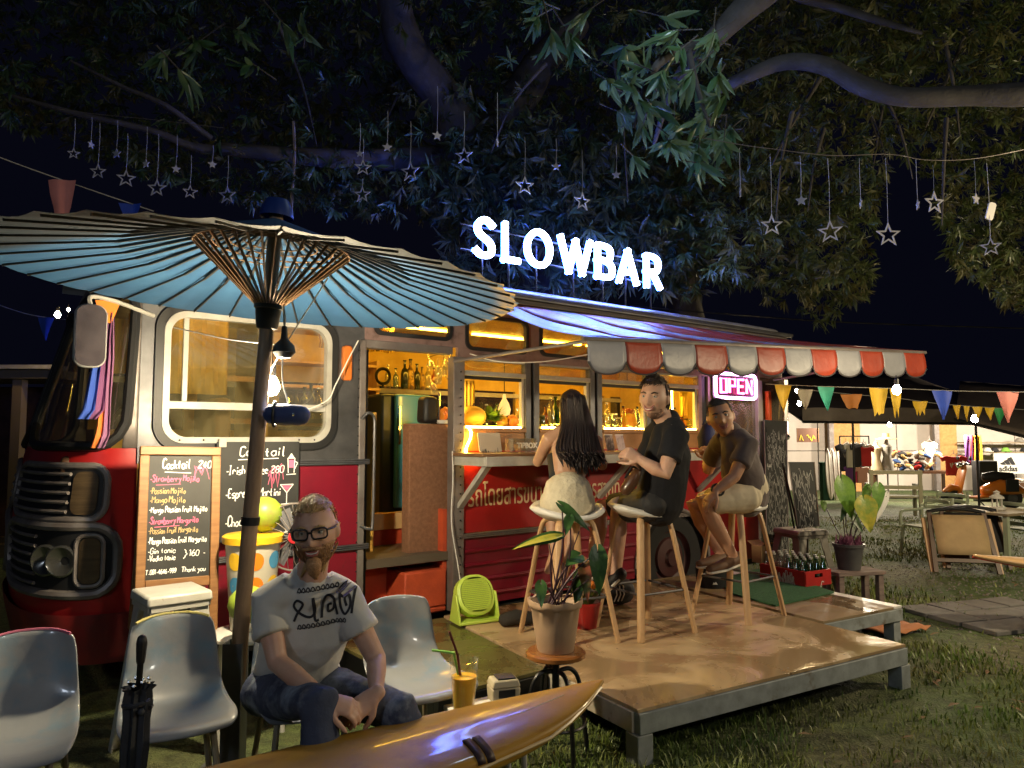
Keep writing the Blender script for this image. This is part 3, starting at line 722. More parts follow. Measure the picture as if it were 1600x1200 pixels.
# ================================================================ awning
aw = thing('awning', 'striped awning of red and white tarpaulin with a scalloped edge over the counter', 'awning', BP, BRZ)
whv = mat('white_tarpaulin', (.28, .285, .31), .42, c2=(.23, .235, .26), scale=5, bump=.5, bscale=9)
rdv = mat('red_tarpaulin', (.34, .045, .018), .42, c2=(.27, .034, .016), scale=5, bump=.5, bscale=9)
FL = V((.447, -.95, 2.165)); FR = V((4.327, -1.40, 2.305)); BLk = V((.10, -.045, 2.53)); BRk = V((4.2, -.045, 2.55))
def awp(u, k):
    a = FL.lerp(FR, u); b = BLk.lerp(BRk, u); p = b.lerp(a, k)
    p.z -= .035*math.sin(k*math.pi)*(1+.5*math.sin(u*12*math.pi)); p.z += .012*math.sin(u*37+k*6)*math.sin(k*math.pi)
    return p
NS = 12
for i in range(NS):
    rows = [[awp((i+j/4)/NS, k/8) for j in range(5)] for k in range(9)]
    MB().grid(rows).obj('stripe', whv if i % 2 == 0 else rdv, aw, smooth=80, solid=.003)
    rows = []; wob = random.uniform(-.4, .4)
    for j in range(11):
        u = (i+j/10)/NS; top = awp(u, 1)
        dep = .165+.085*math.sqrt(max(0, 1-(2*j/10-1)**2))
        rows.append([top+V((0, -.010*math.sin(3.1*k/5)*(1+wob)+wob*.03*(j/10-.5)*k/5-.02*k/5+.005*math.sin(j/10*math.pi)*k/5, -dep*k/5)) for k in range(6)])
    sc = MB().grid(rows).obj('scallop', whv if i % 2 == 0 else rdv, aw, smooth=25, solid=.002)
    MB().tube([r_[-1] for r_ in rows], .006, 5).obj('edge_binding', mat('dark_binding', (.05, .045, .05), .6) if i == 0 else bpy.data.materials['dark_binding'], sc)
m = MB(); m.tube([FL+V((-.03, 0, -.012)), FR+V((.05, 0, -.012))], .016, 8); m.obj('front_bar', dullsteel, aw)
for k, (a, b_) in enumerate((((.0, -.03, 2.05), FL), ((2.06, -.03, 2.10), FL.lerp(FR, .5)), ((4.0, -.03, 2.1), FR))):
    MB().tube([a, V(b_)+V((0, 0, -.03))], .013, 8).obj('support_arm', dullsteel, aw)
MB().tube([BLk+V((0, .02, .01)), BRk+V((0, .02, .01))], .012, 6).obj('back_bar', dullsteel, aw)

# ================================================================ parasol
pb = V((-1.213, 3.25, 0))
ps = thing('parasol', 'large blue paper parasol on a dark wooden pole beside the seated man', 'parasol', pb, rot=(0, math.atan2(.115, 1.874), 0))
poleM = mat('pole_wood', (.27, .18, .11), .5, c2=(.17, .11, .07), scale=4, stretch=(6, 6, 1), bump=.1)
HA = 2.49; RR = 1.115; RZ = 2.17
MB().tube([(0, 0, .05), (0, 0, 1.0), (0, 0, 1.75), (0, 0, 2.53)], [.036, .034, .032, .030], 14).obj('pole', poleM, ps)
m = MB(); m.tube([(0, 0, 1.12), (0, 0, 1.155)], .040, 14); m.obj('pole_ring', blackmetal, ps)
m = MB(); m.lathe([(.034, 1.98), (.044, 1.985), (.050, 2.01), (.056, 2.07), (.062, 2.075), (.062, 2.10), (.034, 2.105)], 18); m.obj('runner', mat('runner_black', (.02, .018, .016), .6, bump=.3, bscale=50), ps)
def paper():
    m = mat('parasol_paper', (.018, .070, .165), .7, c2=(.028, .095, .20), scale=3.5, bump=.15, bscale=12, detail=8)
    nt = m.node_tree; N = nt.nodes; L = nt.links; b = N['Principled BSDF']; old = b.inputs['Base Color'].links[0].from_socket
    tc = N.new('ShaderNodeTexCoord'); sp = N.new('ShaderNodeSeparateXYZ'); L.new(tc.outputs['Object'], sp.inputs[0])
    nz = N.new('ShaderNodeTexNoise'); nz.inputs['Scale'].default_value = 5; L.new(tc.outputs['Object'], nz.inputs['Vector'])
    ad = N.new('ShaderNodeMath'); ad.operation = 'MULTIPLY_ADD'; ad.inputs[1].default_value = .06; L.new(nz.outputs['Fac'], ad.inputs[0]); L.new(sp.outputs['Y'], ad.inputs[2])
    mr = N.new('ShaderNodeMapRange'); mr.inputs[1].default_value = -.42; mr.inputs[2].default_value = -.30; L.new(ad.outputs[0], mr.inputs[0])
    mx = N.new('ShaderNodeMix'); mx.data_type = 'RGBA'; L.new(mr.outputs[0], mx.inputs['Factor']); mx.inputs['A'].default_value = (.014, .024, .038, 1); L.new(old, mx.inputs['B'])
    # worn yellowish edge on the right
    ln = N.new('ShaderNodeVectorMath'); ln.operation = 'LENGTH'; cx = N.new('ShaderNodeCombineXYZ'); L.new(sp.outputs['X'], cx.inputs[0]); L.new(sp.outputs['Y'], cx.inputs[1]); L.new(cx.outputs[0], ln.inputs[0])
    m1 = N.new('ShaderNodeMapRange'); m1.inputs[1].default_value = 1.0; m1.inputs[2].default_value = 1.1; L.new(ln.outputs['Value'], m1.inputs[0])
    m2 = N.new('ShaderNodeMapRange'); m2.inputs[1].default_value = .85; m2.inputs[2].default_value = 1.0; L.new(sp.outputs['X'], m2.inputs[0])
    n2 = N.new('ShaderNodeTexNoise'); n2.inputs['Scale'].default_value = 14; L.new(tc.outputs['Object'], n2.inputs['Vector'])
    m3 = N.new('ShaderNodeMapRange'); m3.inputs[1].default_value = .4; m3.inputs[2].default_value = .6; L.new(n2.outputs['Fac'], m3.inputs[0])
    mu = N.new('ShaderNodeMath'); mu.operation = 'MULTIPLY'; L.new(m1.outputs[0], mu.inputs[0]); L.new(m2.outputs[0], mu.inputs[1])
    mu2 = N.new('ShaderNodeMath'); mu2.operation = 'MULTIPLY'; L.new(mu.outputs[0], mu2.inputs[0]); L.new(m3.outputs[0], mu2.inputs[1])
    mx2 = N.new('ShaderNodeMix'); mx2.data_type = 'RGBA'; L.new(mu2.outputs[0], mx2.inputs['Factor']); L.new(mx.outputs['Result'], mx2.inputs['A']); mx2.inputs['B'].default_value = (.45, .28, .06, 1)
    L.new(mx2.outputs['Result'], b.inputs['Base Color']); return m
NR = 36; rows = []
def can(r, a, z0=0):
    z = HA-(HA-RZ)*(r/RR)-.03*math.sin(math.pi*r/RR)
    return V((r*math.cos(a), r*math.sin(a), z+z0))
for i in range(NR*4):
    a = 2*math.pi*i/(NR*4); f = abs(math.sin(a*NR/2)); row = []
    for k in range(15):
        r = .03+(RR-.03)*k/14
        rr_ = r*(1-.018*f*(k/14)**3)+ (.012*mnoise.noise(V((math.cos(a)*9, math.sin(a)*9, 3))) if k == 14 else 0)
        p = can(rr_, a); p.z -= .010*f*(k/14); row.append(p)
    rows.append(row)
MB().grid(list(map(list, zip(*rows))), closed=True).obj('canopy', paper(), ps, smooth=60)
ribm = mat('bamboo_rib', (.022, .018, .014), .6)
strm = mat('bamboo_strut', (.20, .115, .06), .5)
r0 = MB().beam(can(.035, 0, -.012), can(RR*.55, 0, -.018), .010, .012).beam(can(RR*.55, 0, -.018), can(RR-.025, 0, -.012), .007, .009).obj('rib', ribm, ps, smooth=0)
s0_ = MB().beam((.06, 0, 2.095), can(.335, 0, -.028), .0075, .012).obj('strut', strm, ps, smooth=0)
for i in range(NR):
    a = 2*math.pi*i/NR
    for o_ in (r0, s0_):
        c = o_ if i == 0 else o_.copy()
        if i: C.objects.link(c)
        c.rotation_euler = (0, 0, a)
for k, rr_ in enumerate((.13, .19, .26, .335)):
    MB().tube([can(rr_, 2*math.pi*j/36, -.03-.20*(.335-rr_)) for j in range(36)], .0035, 5, closed=True).obj('lacing_thread', strm, ps)
m = MB(); m.lathe([(.001, 2.58), (.05, 2.57), (.07, 2.53), (.075, 2.49)], 16); m.obj('top_cap', mat('cap_blue', (.01, .03, .16), .4), ps)
hold = MB(); hold.b2((-.042, -.042, 0), (.042, -.038, .62)); hold.b2((-.042, .038, 0), (.042, .042, .62)); hold.b2((-.042, -.037, 0), (-.038, .037, .62)); hold.b2((.038, -.037, 0), (.042, .037, .62)); hold.b2((-.2, -.2, 0), (.2, .2, .03))
ho = hold.obj('parasol_holder', mat('grey_steel', (.12, .13, .13), .45, .5, c2=(.09, .09, .09), scale=8), None, bevel=.003); ho.location = pb+V((.02, 0, 0))
tag(ho, 'square grey steel tube on a base plate holding the parasol pole', 'parasol holder')

# ================================================================ hanging bulbs
BM = glow('warm_bulb', (1.0, .82, .52), 1500)
def bulb(name, loc, r, label, group=None, st=None, cord=.25, m=None):
    t = thing(name, label, 'light bulb', loc, 0, group)
    b = MB(); b.lathe([(.001, -r), (r*.6, -r*.8), (r, 0), (r*.75, r*.7), (r*.4, r*1.3)], 12); b.obj('glass_bulb', m or BM, t)
    s_ = MB(); s_.tube([(0, 0, r*1.2), (0, 0, r*2.6)], r*.5, 8); s_.tube([(0, 0, r*2.6), (0, 0, r*2.6+cord)], .004, 5); s_.obj('socket', blackmetal, t)
    return t
bulb('hanging_bulb', at(424, 605, 3.34), .040, 'bright warm bulb hanging beside the parasol pole', cord=.38)
bulb('festoon_bulb', at(1401, 610, 5.7), .034, 'largest bright bulb on the string of flags right of the awning', 'bulbs of the yard', cord=.03, m=glow('festoon_warm', (1.0, .80, .48), 260))
small = glow('small_bulb', (1.0, .70, .32), 260)
for px, py, D, r, l in ((1390, 664, 12.5, .035, 'small bulb hanging under the yellow flags before the stall roof'), (1523, 655, 11, .05, 'bright bulb below the pink flag in front of the clothes stall'), (1245, 611, 8.6, .02, 'tiny bulb behind the white flag near the bus rear, upper of two'), (1249, 631, 8.6, .024, 'small bulb behind the white flag near the bus rear, lower of two'),
                        (90, 492, 9, .035, 'bright bulb at the far left beyond the front of the bus'), (107, 484, 9.4, .018, 'tiny bulb just right of the bright one at the far left')):
    bulb('festoon_bulb', at(px, py, D), r, l, 'bulbs of the yard', m=small, cord=.03)
# ================================================================ fibreglass chairs
CRZ = R(29.0)
chm = mat('faded_fibreglass', (.25, .26, .275), .30, c2=(.20, .21, .225), scale=3, bump=.08, bscale=25, coat=.35, c3=(.16, .23, .29), s3=5.5, lo3=.52, hi3=.66)
def chair_rows():
    prof = [(.185, .775, .150), (.180, .765, .172), (.165, .70, .183), (.145, .62, .190), (.122, .555, .197), (.085, .505, .203), (.035, .468, .210), (-.03, .452, .216), (-.11, .447, .222), (-.19, .455, .226), (-.25, .464, .224), (-.283, .456, .212), (-.292, .438, .195)]
    rows = []
    for i, (y, z, hw) in enumerate(prof):
        row = []; back = max(0, min(1, (z-.45)/.2)) if y > -.05 else 0
        for j in range(13):
            u = -1+2*j/12; e = abs(u)**2.6
            row.append(V((u*hw*.90, y-.055*e*back, z+.035*e*(1-back)*(1 if i < 10 else .5)-.015*e*back)))
        rows.append(row)
    return rows
def make_chair(label):
    t = thing('plastic_chair', label, 'chair', (0, 0, 0), CRZ, 'shell chairs in a row by the parasol')
    MB().grid(chair_rows()).obj('shell', chm, t, smooth=80, solid=.012, sub=1)
    for sx in (-1, 1):
        for sy, yy in ((1, .10), (-1, -.17)):
            m = MB(); m.tube([(sx*.12, yy, .44), (sx*.17, yy+sy*.06, 0)], .012, 8); m.obj('leg', mat('chair_leg_steel', (.30, .25, .17), .5) if 'chair_leg_steel' not in bpy.data.materials else bpy.data.materials['chair_leg_steel'], t)
    m = MB(); m.b2((-.14, -.19, .415), (.14, -.16, .438)); m.b2((-.14, .08, .415), (.14, .11, .438)); m.obj('seat_frame', blackmetal, t)
    return t
cx, cy = -1.357, 2.87
st = V((math.cos(CRZ), math.sin(CRZ), 0))
ch = make_chair('empty grey shell chair with a closed umbrella leaning on it, left of the parasol pole')
ch.location = (-1.31, 2.93, 0)
def fresh(src, label, loc, rz=CRZ):
    return dup(src, loc=loc, rz=rz, label=label)
fresh(ch, 'grey shell chair cut off by the left edge of the picture, pink rim', (-1.735, 2.66, 0), R(24))
fresh(ch, 'grey shell chair the man in the white t-shirt sits on', (-.87, 3.10, 0))
fresh(ch, 'empty grey and light blue shell chair right of the seated man', (-.45, 3.29, 0), R(33))

def rim_paint(par, n, col):
    m = MB(); m.tube([p+V((0, 0, .002)) for p in chair_rows()[0]], .006, 6); m.obj('painted_rim', mat(n, col, .4), par)
for o_ in [o for o in bpy.data.objects if o.get('category') == 'chair']:
    if 'pink rim' in o_['label']: rim_paint(o_, 'pink_rim', (.35, .10, .16))
    elif 'folded' in o_['label'] or 'closed umbrella' in o_['label']: rim_paint(o_, 'yellow_rim', (.38, .34, .12))
# closed umbrella
u0 = at(207, 1215, 2.42); u1 = at(222, 999, 2.42)
um = thing('folded_umbrella', 'closed dark umbrella standing against the empty chair', 'umbrella', u0)
d_ = (u1-u0)
nav = mat('umbrella_cloth', (.022, .026, .034), .55, c2=(.035, .04, .05), scale=20, bump=.3)
def up(k): return d_*k
rows = []
for k, r in ((0, .032), (.2, .036), (.42, .034), (.55, .038), (.63, .034), (.66, .045)):
    rows.append([up(k)+V((math.cos(a)*r*(1+.22*math.sin(a*8)), math.sin(a)*r*(1+.22*math.sin(a*8)), 0)) for a in np.linspace(0, 2*math.pi, 33)[:-1]])
MB().grid(rows, closed=True).obj('cover', nav, um, smooth=70)
MB().tube([up(.6), up(.97)], .010, 8).obj('shaft', blackmetal, um)
MB().rod([up(.84), up(.9), up(.97), up(1.0)], [.013, .015, .017, .015], 10).obj('handle', black, um)
m = MB()
for i in range(8):
    a = i*math.pi/4; m.ball(up(.68)+V((math.cos(a)*.03, math.sin(a)*.03, .01*(i % 2))), .007, 6, 4)
tag(m.obj('rib_tip', chrome, um), kind='stuff')
m = MB(); m.tube([up(.50)+V((.04*math.cos(a), .04*math.sin(a), .004*a)) for a in np.linspace(0, 6.2, 16)], .008, 6); m.ball(up(.5)+V((.03, -.035, 0)), .011, 8, 6); m.obj('strap', nav, um)

# ================================================================ bar stools
seatw = mat('stool_white_shell', (.66, .65, .61), .38, c2=(.60, .58, .54), scale=4)
def make_stool(label):
    t = thing('bar_stool', label, 'bar stool', (0, 0, .25), 0, 'bar stools at the counter')
    rows = []
    for i in range(9):
        k = i/8
        row = []
        for j in range(28):
            a = 2*math.pi*j/28; c_, s_ = math.cos(a), math.sin(a)
            rx, ry = .215*(abs(c_)**.9+.0), .175
            r = k
            back = max(0, s_)**2*(k**3)*.085
            side_ = abs(c_)**2*(k**3)*.055
            row.append(V((.240*c_*r, .200*s_*r, .728+back+side_+.03*k*k)))
        rows.append(row)
    MB().grid(rows, closed=True).obj('seat', seatw, t, smooth=80, solid=.030)
    for sx in (-1, 1):
        for sy in (-1, 1):
            f = V((sx*.225, sy*.225, 0)); tp = V((sx*.125, sy*.115, .70)); mid = V((sx*.05, sy*.05, .733))
            pts = spline([f, f.lerp(tp, .5), f.lerp(tp, .93), tp+V((-sx*.02, -sy*.02, .025)), mid], 5)
            m = MB(); m.tube(pts, .024, 8, ry=.017, hint=(sx, sy, 0)); m.obj('leg', palewood, t, smooth=50)
    pts = [f_ for f_ in ((-.185, -.182, .27), (.185, -.182, .27), (.185, .182, .27), (-.185, .182, .27))]
    for i in range(4):
        m = MB(); m.tube([pts[i], pts[(i+1) % 4]], .008, 6); m.obj('footrest', silver, t)
    return t
s1 = make_stool('bar stool the woman with long dark hair sits on')
s1.location = (.352, 4.705, .25); s1.rotation_euler = (0, 0, R(24))
s2 = dup(s1, loc=(.865, 4.895, .25), rz=R(30.7), label='middle bar stool, under the man in the black t-shirt')
s3 = dup(s1, loc=(1.60, 5.31, .25), rz=R(40), label='bar stool nearest the rear of the bus, under the man in cream shorts')

# ================================================================ long varnished board in front
tip = V((.325, 2.96, .56)); axd = V((-.82, -.572, 0)).normalized(); axn = V((axd.y, -axd.x, 0))  # axn points away from the camera side
if axn.y < 0: axn = -axn
brd = thing('surfboard_table', 'long varnished wooden board with an upturned tip used as a table, foreground', 'table', (0, 0, 0))
def varn():
    m = mat('varnished_board', (.47, .26, .028), .42, c2=(.33, .165, .018), scale=1.6, stretch=(1.2, 1.2, 8), rough2=.38, coat=.35, bump=.22, bscale=6, c3=(.20, .07, .012), s3=5, lo3=.55, hi3=.75)
    return m
LB = 2.6; rows = []; prof = []
for i in range(29):
    s_ = LB*(i/28)**1.35
    hw = .262*(1-math.exp(-s_/.36))*(1-.05*s_)+.006
    zt = .56-.105*(1-math.exp(-s_/.32)); th = .012+.10*(1-math.exp(-s_/.35))
    off = -.045*math.exp(-s_/.5)
    row = []
    for j in range(26):
        a = 2*math.pi*j/26; c_, sn = math.cos(a), math.sin(a)
        y = math.copysign(abs(c_)**.85, c_)*hw
        z = (math.copysign(abs(sn)**.8, sn))*(th*(.55 if sn > 0 else .8))
        ridge = .018*math.exp(-(y/.05)**2)*(1 if sn > 0 else 0)*min(1, s_/.5)
        p = tip+axd*s_+axn*(y+off)
        row.append(V((p.x, p.y, zt+z+ridge)))
    rows.append(row); prof.append((s_, hw, zt, th, off))
MB().grid(rows, closed=True).add([], []).obj('board', varn(), brd, smooth=80, sub=1)
def bpos(s_, v, dz=0):    # v -1..1 across
    k = min(range(len(prof)), key=lambda i: abs(prof[i][0]-s_)); _, hw, zt, th, off = prof[k]
    p = tip+axd*s_+axn*(v*hw+off)
    return V((p.x, p.y, zt+th*.55*math.sqrt(max(0, 1-v*v))+dz))
m = MB(); m.tube([bpos(s_, -1.0, -.004) for s_ in np.linspace(.03, 2.2, 20)], .006, 6); m.obj('edge_line', mat('cream_rail_line', (.60, .46, .25), .3), brd)
def strap(s_, v0, v1, w_):
    m = MB()
    for ds in (0, w_*1.3):
        rows = [[bpos(s_+ds, v, .006)+axd*0, bpos(s_+ds, v, .006)+axd*w_, ] for v in np.linspace(v0, v1, 9)]
        m.grid(rows)
    return m.obj('rubber_strap', mat('strap_rubber', (.03, .012, .012), .5) if 'strap_rubber' not in bpy.data.materials else bpy.data.materials['strap_rubber'], brd, smooth=60, solid=.008)
strap(.62, -.55, -1.0, .028); strap(.72, .72, .98, .028)
m = MB(); m.tube([bpos(.70, -.1, .005), bpos(.62, -.22, .004), bpos(.42, -.3, .004), bpos(.2, -.2, .004)], .003, 5); m.obj('painted_line', bpy.data.materials['cream_rail_line'], brd)
q = bpos(.62, -.2); m = MB(); m.b2((q.x-.05, q.y-.05, .30), (q.x+.05, q.y+.05, .42)); m.beam((q.x+.03, q.y, .36), (q.x+.10, q.y-.02, 0), .05, .04); m.beam((q.x-.03, q.y, .36), (q.x-.1, q.y+.05, 0), .05, .04); m.obj('trestle', mat('pale_teal_paint', (.34, .46, .44), .5), brd, bevel=.004)
q = bpos(2.0, 0); m = MB(); m.beam((q.x, q.y+.1, .40), (q.x, q.y+.2, 0), .05, .04); m.beam((q.x, q.y-.1, .40), (q.x, q.y-.2, 0), .05, .04); m.obj('trestle', bpy.data.materials['pale_teal_paint'], brd)

# low ledge behind it with the drink and the box
lg = thing('side_table', 'small white table between chair and board carrying the orange drink', 'table', (-.10, 3.085, 0), R(30))
m = MB(); m.b2((-.16, -.085, .395), (.16, .085, .415)); m.obj('top', plastw, lg, bevel=.006)
for sx in (-1, 1):
    for sy in (-1, 1): MB().tube([(sx*.13, sy*.06, .395), (sx*.14, sy*.07, 0)], .012, 8).obj('leg', whiteal, lg)
dr = thing('drink', 'plastic cup of orange drink with a green and a dark straw beside the varnished board', 'drink', (-.192, 3.015, .416)); dr.scale = (1.3, 1.3, 1.35)
MB().lathe([(.001, .004), (.031, .004), (.033, .006), (.044, .145), (.045, .145), (.0455, .148)], 24).obj('cup', pane_mat('clear_plastic', gl=.08, dust=.08), dr)
MB().lathe([(.001, .006), (.030, .006), (.0395, .098), (.001, .100)], 24).obj('juice', mat('mango_juice', (.92, .55, .03), .35, c2=(.88, .45, .02), scale=20, sss=.2), dr)
MB().tube([(0, .005, .02), (-.02, .0, .16), (-.045, -.01, .23)], .004, 8).obj('dark_straw', mat('dark_red_straw', (.10, .012, .012), .4), dr)
MB().tube(spline([(.0, .01, .02), (-.03, .01, .150), (-.038, .01, .162), (-.10, .01, .170)], 4), .004, 8).obj('green_straw', mat('green_straw', (.25, .55, .10), .4), dr)
bx = thing('tissue_box', 'small beige box with a dark lid beside the orange drink', 'box', (-.035, 3.13, .416), R(18))
m = MB(); m.box((0, 0, .03), (.115, .09, .06), taper=1.06); m.obj('body', mat('beige_plastic', (.42, .36, .24), .5), bx, bevel=.008)
m = MB(); m.box((0, 0, .076), (.122, .096, .03), taper=.86); m.obj('lid', mat('beige_lid', (.48, .42, .28), .5), bx, bevel=.006)
m = MB(); m.box((.005, 0, .094), (.075, .065, .006)); m.box((0, -.0485, .04), (.07, .006, .03)); m.obj('dark_panel', black, bx)

# ================================================================ round swivel stool with the potted plant
ss = thing('swivel_stool', 'round wooden swivel stool with black iron legs under the potted plant', 'stool', (.206, 3.56, 0))
m = MB(); m.lathe([(.001, .465), (.13, .465), (.142, .472), (.142, .488), (.132, .496), (.001, .496)], 32); m.obj('seat', mat('stool_varnish', (.30, .12, .03), .22, c2=(.20, .07, .02), scale=7, coat=.5, stretch=(1, 5, 1)), ss)
MB().tube([(0, 0, .16), (0, 0, .465)], .018, 10).obj('screw_post', blackmetal, ss)
for i in range(4):
    a = R(25+90*i); c_, s_ = math.cos(a), math.sin(a)
    MB().tube(spline([(.02*c_, .02*s_, .40), (.08*c_, .08*s_, .40), (.125*c_, .125*s_, .34), (.15*c_, .15*s_, .18), (.17*c_, .17*s_, 0)], 5), .011, 8).obj('leg', blackmetal, ss)
MB().tube([(.14*math.cos(a), .14*math.sin(a), .17) for a in np.linspace(0, 2*math.pi, 25)[:-1]], .007, 6, closed=True).obj('leg_ring', blackmetal, ss)
clay = mat('clay_pot', (.40, .27, .17), .6, c2=(.32, .21, .13), scale=5, bump=.1)
soil = mat('soil', (.05, .035, .02), .95, bump=.8, bscale=60)
leafm = mat('leaf_green', (.05, .12, .028), .36, c2=(.022, .06, .016), scale=14, lo=.42, hi=.6, bump=.3, bscale=30, spec=.5)
leafy = mat('leaf_bright_green', (.14, .27, .03), .4, c2=(.09, .20, .025), scale=11, lo=.42, hi=.6, bump=.3, bscale=25)  # brighter green for the herbs and caladium leaves
leafo = mat('leaf_yellow', (.38, .34, .04), .4, c2=(.16, .24, .03), scale=9, lo=.42, hi=.62, bump=.3, bscale=25)
leafr = mat('leaf_red_edge', (.32, .09, .05), .45, c2=(.10, .12, .04), scale=9, lo=.45, hi=.6)
stem = mat('dark_stem', (.045, .02, .03), .5)
def heart_leaf(p, q, w_, m_, par, droop=.25, up_=None, fold=.15, heart=True, name='leaf'):
    p = V(p); q = V(q); d = q-p; L_ = d.length; d.normalize()
    u = V(up_) if up_ else V((0, 0, 1)); sd_ = d.cross(u)
    if sd_.length < 1e-4: sd_ = V((1, 0, 0))
    sd_.normalize(); nn = sd_.cross(d)
    prof_ = [(-.18, .30), (-.10, .62), (0, .86), (.12, 1.0), (.3, .95), (.5, .76), (.7, .5), (.86, .26), (.95, .1), (1, .01)] if heart else [(0, .05), (.12, .45), (.3, .85), (.5, 1), (.7, .8), (.88, .4), (1, .02)]
    rows = []
    for t, ww in prof_:
        row = []
        for j in range(7):
            s_ = -1+j/3
            k = t if t > 0 else t*(abs(s_) > .2)
            c_ = p+d*(L_*k)+sd_*(s_*ww*w_)+nn*(abs(s_)*fold*w_*ww-droop*L_*max(0, t)**2+.03*w_*math.sin(5*t+3*s_))
            row.append(c_)
        rows.append(row)
    return MB().grid(rows).obj(name, m_, par, smooth=80)
pt = thing('potted_plant', 'leafy plant with drooping green and red leaves in a clay pot on the swivel stool', 'plant', (.206, 3.56, .497))
m = MB(); rows = []
for r, z, wv in ((.001, .0, 0), (.085, 0, 0), (.088, .01, 0), (.105, .12, 0), (.116, .20, 0), (.126, .205, .5), (.131, .22, 1), (.128, .238, 1), (.117, .235, .6), (.108, .20, 0), (.001, .195, 0)):
    rows.append([V((r*math.cos(a)*(1+.03*wv*math.sin(a*9)), r*math.sin(a)*(1+.03*wv*math.sin(a*9)), z+.006*wv*math.sin(a*9))) for a in np.linspace(0, 2*math.pi, 37)[:-1]])
m.grid(rows[:-2], closed=True); m.obj('pot', clay, pt, smooth=60)
m = MB(); m.grid(rows[-2:], closed=True); m.obj('soil', soil, pt)
def P_(px, py, D): return at(px, py, D)-V((.206, 3.56, .497))
for (a, b_, w_, m_, D) in (((870, 838), (800, 850), .040, leafm, 3.42), ((878, 790), (925, 826), .034, leafm, 3.5), ((890, 808), (884, 834), .030, leafm, 3.4), ((905, 868), (885, 880), .05, leafm, 3.5), ((934, 862), (938, 930), .055, leafm, 3.45), ((912, 880), (920, 940), .042, leafr, 3.58), ((845, 912), (846, 948), .035, leafm, 3.4), ((905, 900), (900, 950), .04, leafm, 3.6)):
    p = P_(*a, D); q = P_(*b_, D-.06); lf = heart_leaf(p, q, w_*.8, m_, pt, .2, up_=(0, -.75, .65))
    b0 = V((random.uniform(-.04, .04), random.uniform(-.04, .04), .2)); MB().tube(spline([b0, b0.lerp(p, .55)+V((random.uniform(-.03, .03), 0, .02)), p], 5), [.0055]*6+[.004]*5, 6).obj('stem', stem, pt)
heart_leaf(P_(868, 838, 3.41), P_(800, 849, 3.36), .02, leafo, pt, .2, up_=(0, -.6, .8))
for px, py in ((858, 850), (905, 830), (920, 905), (880, 880)):
    b0 = V((random.uniform(-.05, .05), random.uniform(-.05, .05), .2)); MB().tube([b0, P_(px, py, 3.56)], .003, 5).obj('stem', stem, pt)
# ================================================================ chalk handwriting (single strokes)
GL = {'a': '351504031222333532', 'b': '08022233342505', 'c': '3425150403122233', 'd': '38321203041535', 'e': '0434251504031232', 'f': '37281712 0525', 'g': '351504132333 35312000',
 'h': '0802 05253432', 'i': '1512 1716', 'j': '2521100 2726', 'k': '0802 3503 1432', 'l': '181322', 'm': '0502 04152422 24354442', 'n': '0502 0415253432', 'o': '150403122233342515', 'p': '0500 052534332202',
 'r': '0502 04152534', 's': '351504332202', 't': '171322 0525', 'u': '050312223335 3532', 'v': '051235', 'w': '0512253245', 'x': '0532 3502', 'y': '0523 351000', 'z': '05350232',
 'A': '022842 1434', 'B': '0802 0828372505 2534332202', 'C': '3728180703122233', 'D': '0802 082837332202', 'E': '38080232 0525', 'F': '380802 0525', 'G': '37281807031222333525', 'H': '0802 3832 0535', 'I': '1812 0828 0222', 'K': '0802 3804 1532',
 'L': '080232', 'M': '0208254842', 'N': '02083238', 'O': '180703122233372818', 'P': '0802 082837362505', 'R': '0802 082837362505 1532', 'S': '37281807162534332212 1203', 'T': '0848 2822', 'V': '082248', 'W': '0812253248',
 '0': '180703122233372818', '1': '071812', '2': '071828370232', '4': '280434 2822', '6': '280503122233342504', '8': '15060718283736251504031222333425', '9': '36251506071828373412', '7': '083812',
 '-': '1434', '.': '1213', '}': '182726352423 2312', '*': '1423 1524', '/': '0238'}
def write(mb, s, x, z, h, wob=.25, xs=1.0, thick=.0045, y=0, slant=.12, shrink=None):
    """chalk line: ribbons in the x-z plane at depth y; returns the end x"""
    k = h/6.0; rnd = random.Random(s+str(x)); cx = x; n = 0
    adv = lambda c: (5.4 if c in 'mwMWAVT' else 2.6 if c in 'il.1' else 4.0)*k*xs
    tot = sum(2.6*k*xs if c == ' ' else adv(c) for c in s)
    if shrink and tot > shrink: xs *= shrink/tot
    for c in s:
        if c == ' ': cx += 2.6*k*xs; continue
        oz = rnd.uniform(-wob, wob)*k*1.2; sc = 1+rnd.uniform(-wob, wob)*.3
        for st_ in GL.get(c, '1434').split():
            if len(st_) % 2: st_ = st_[:-1]
            pts = [V((cx+(int(st_[i])*sc+rnd.uniform(-.12, .12)+slant*(int(st_[i+1])-2))*k*xs, 0, z+oz+((int(st_[i+1])-2)*sc+rnd.uniform(-.12, .12))*k)) for i in range(0, len(st_), 2)]
            ribbon(mb, spline(pts, 3) if len(pts) > 2 else pts, thick*rnd.uniform(.8, 1.15), y)
        cx += adv(c)
    return cx
def ribbon(mb, pts, w_, y):
    rows = []
    for i, p in enumerate(pts):
        t = pts[min(i+1, len(pts)-1)]-pts[max(i-1, 0)]
        if t.length < 1e-7: t = V((1, 0, 0))
        t.normalize(); n = V((-t.z, 0, t.x))*(w_/2)
        rows.append([V((p.x+n.x, y, p.z+n.z)), V((p.x-n.x, y, p.z-n.z))])
    mb.grid(rows)
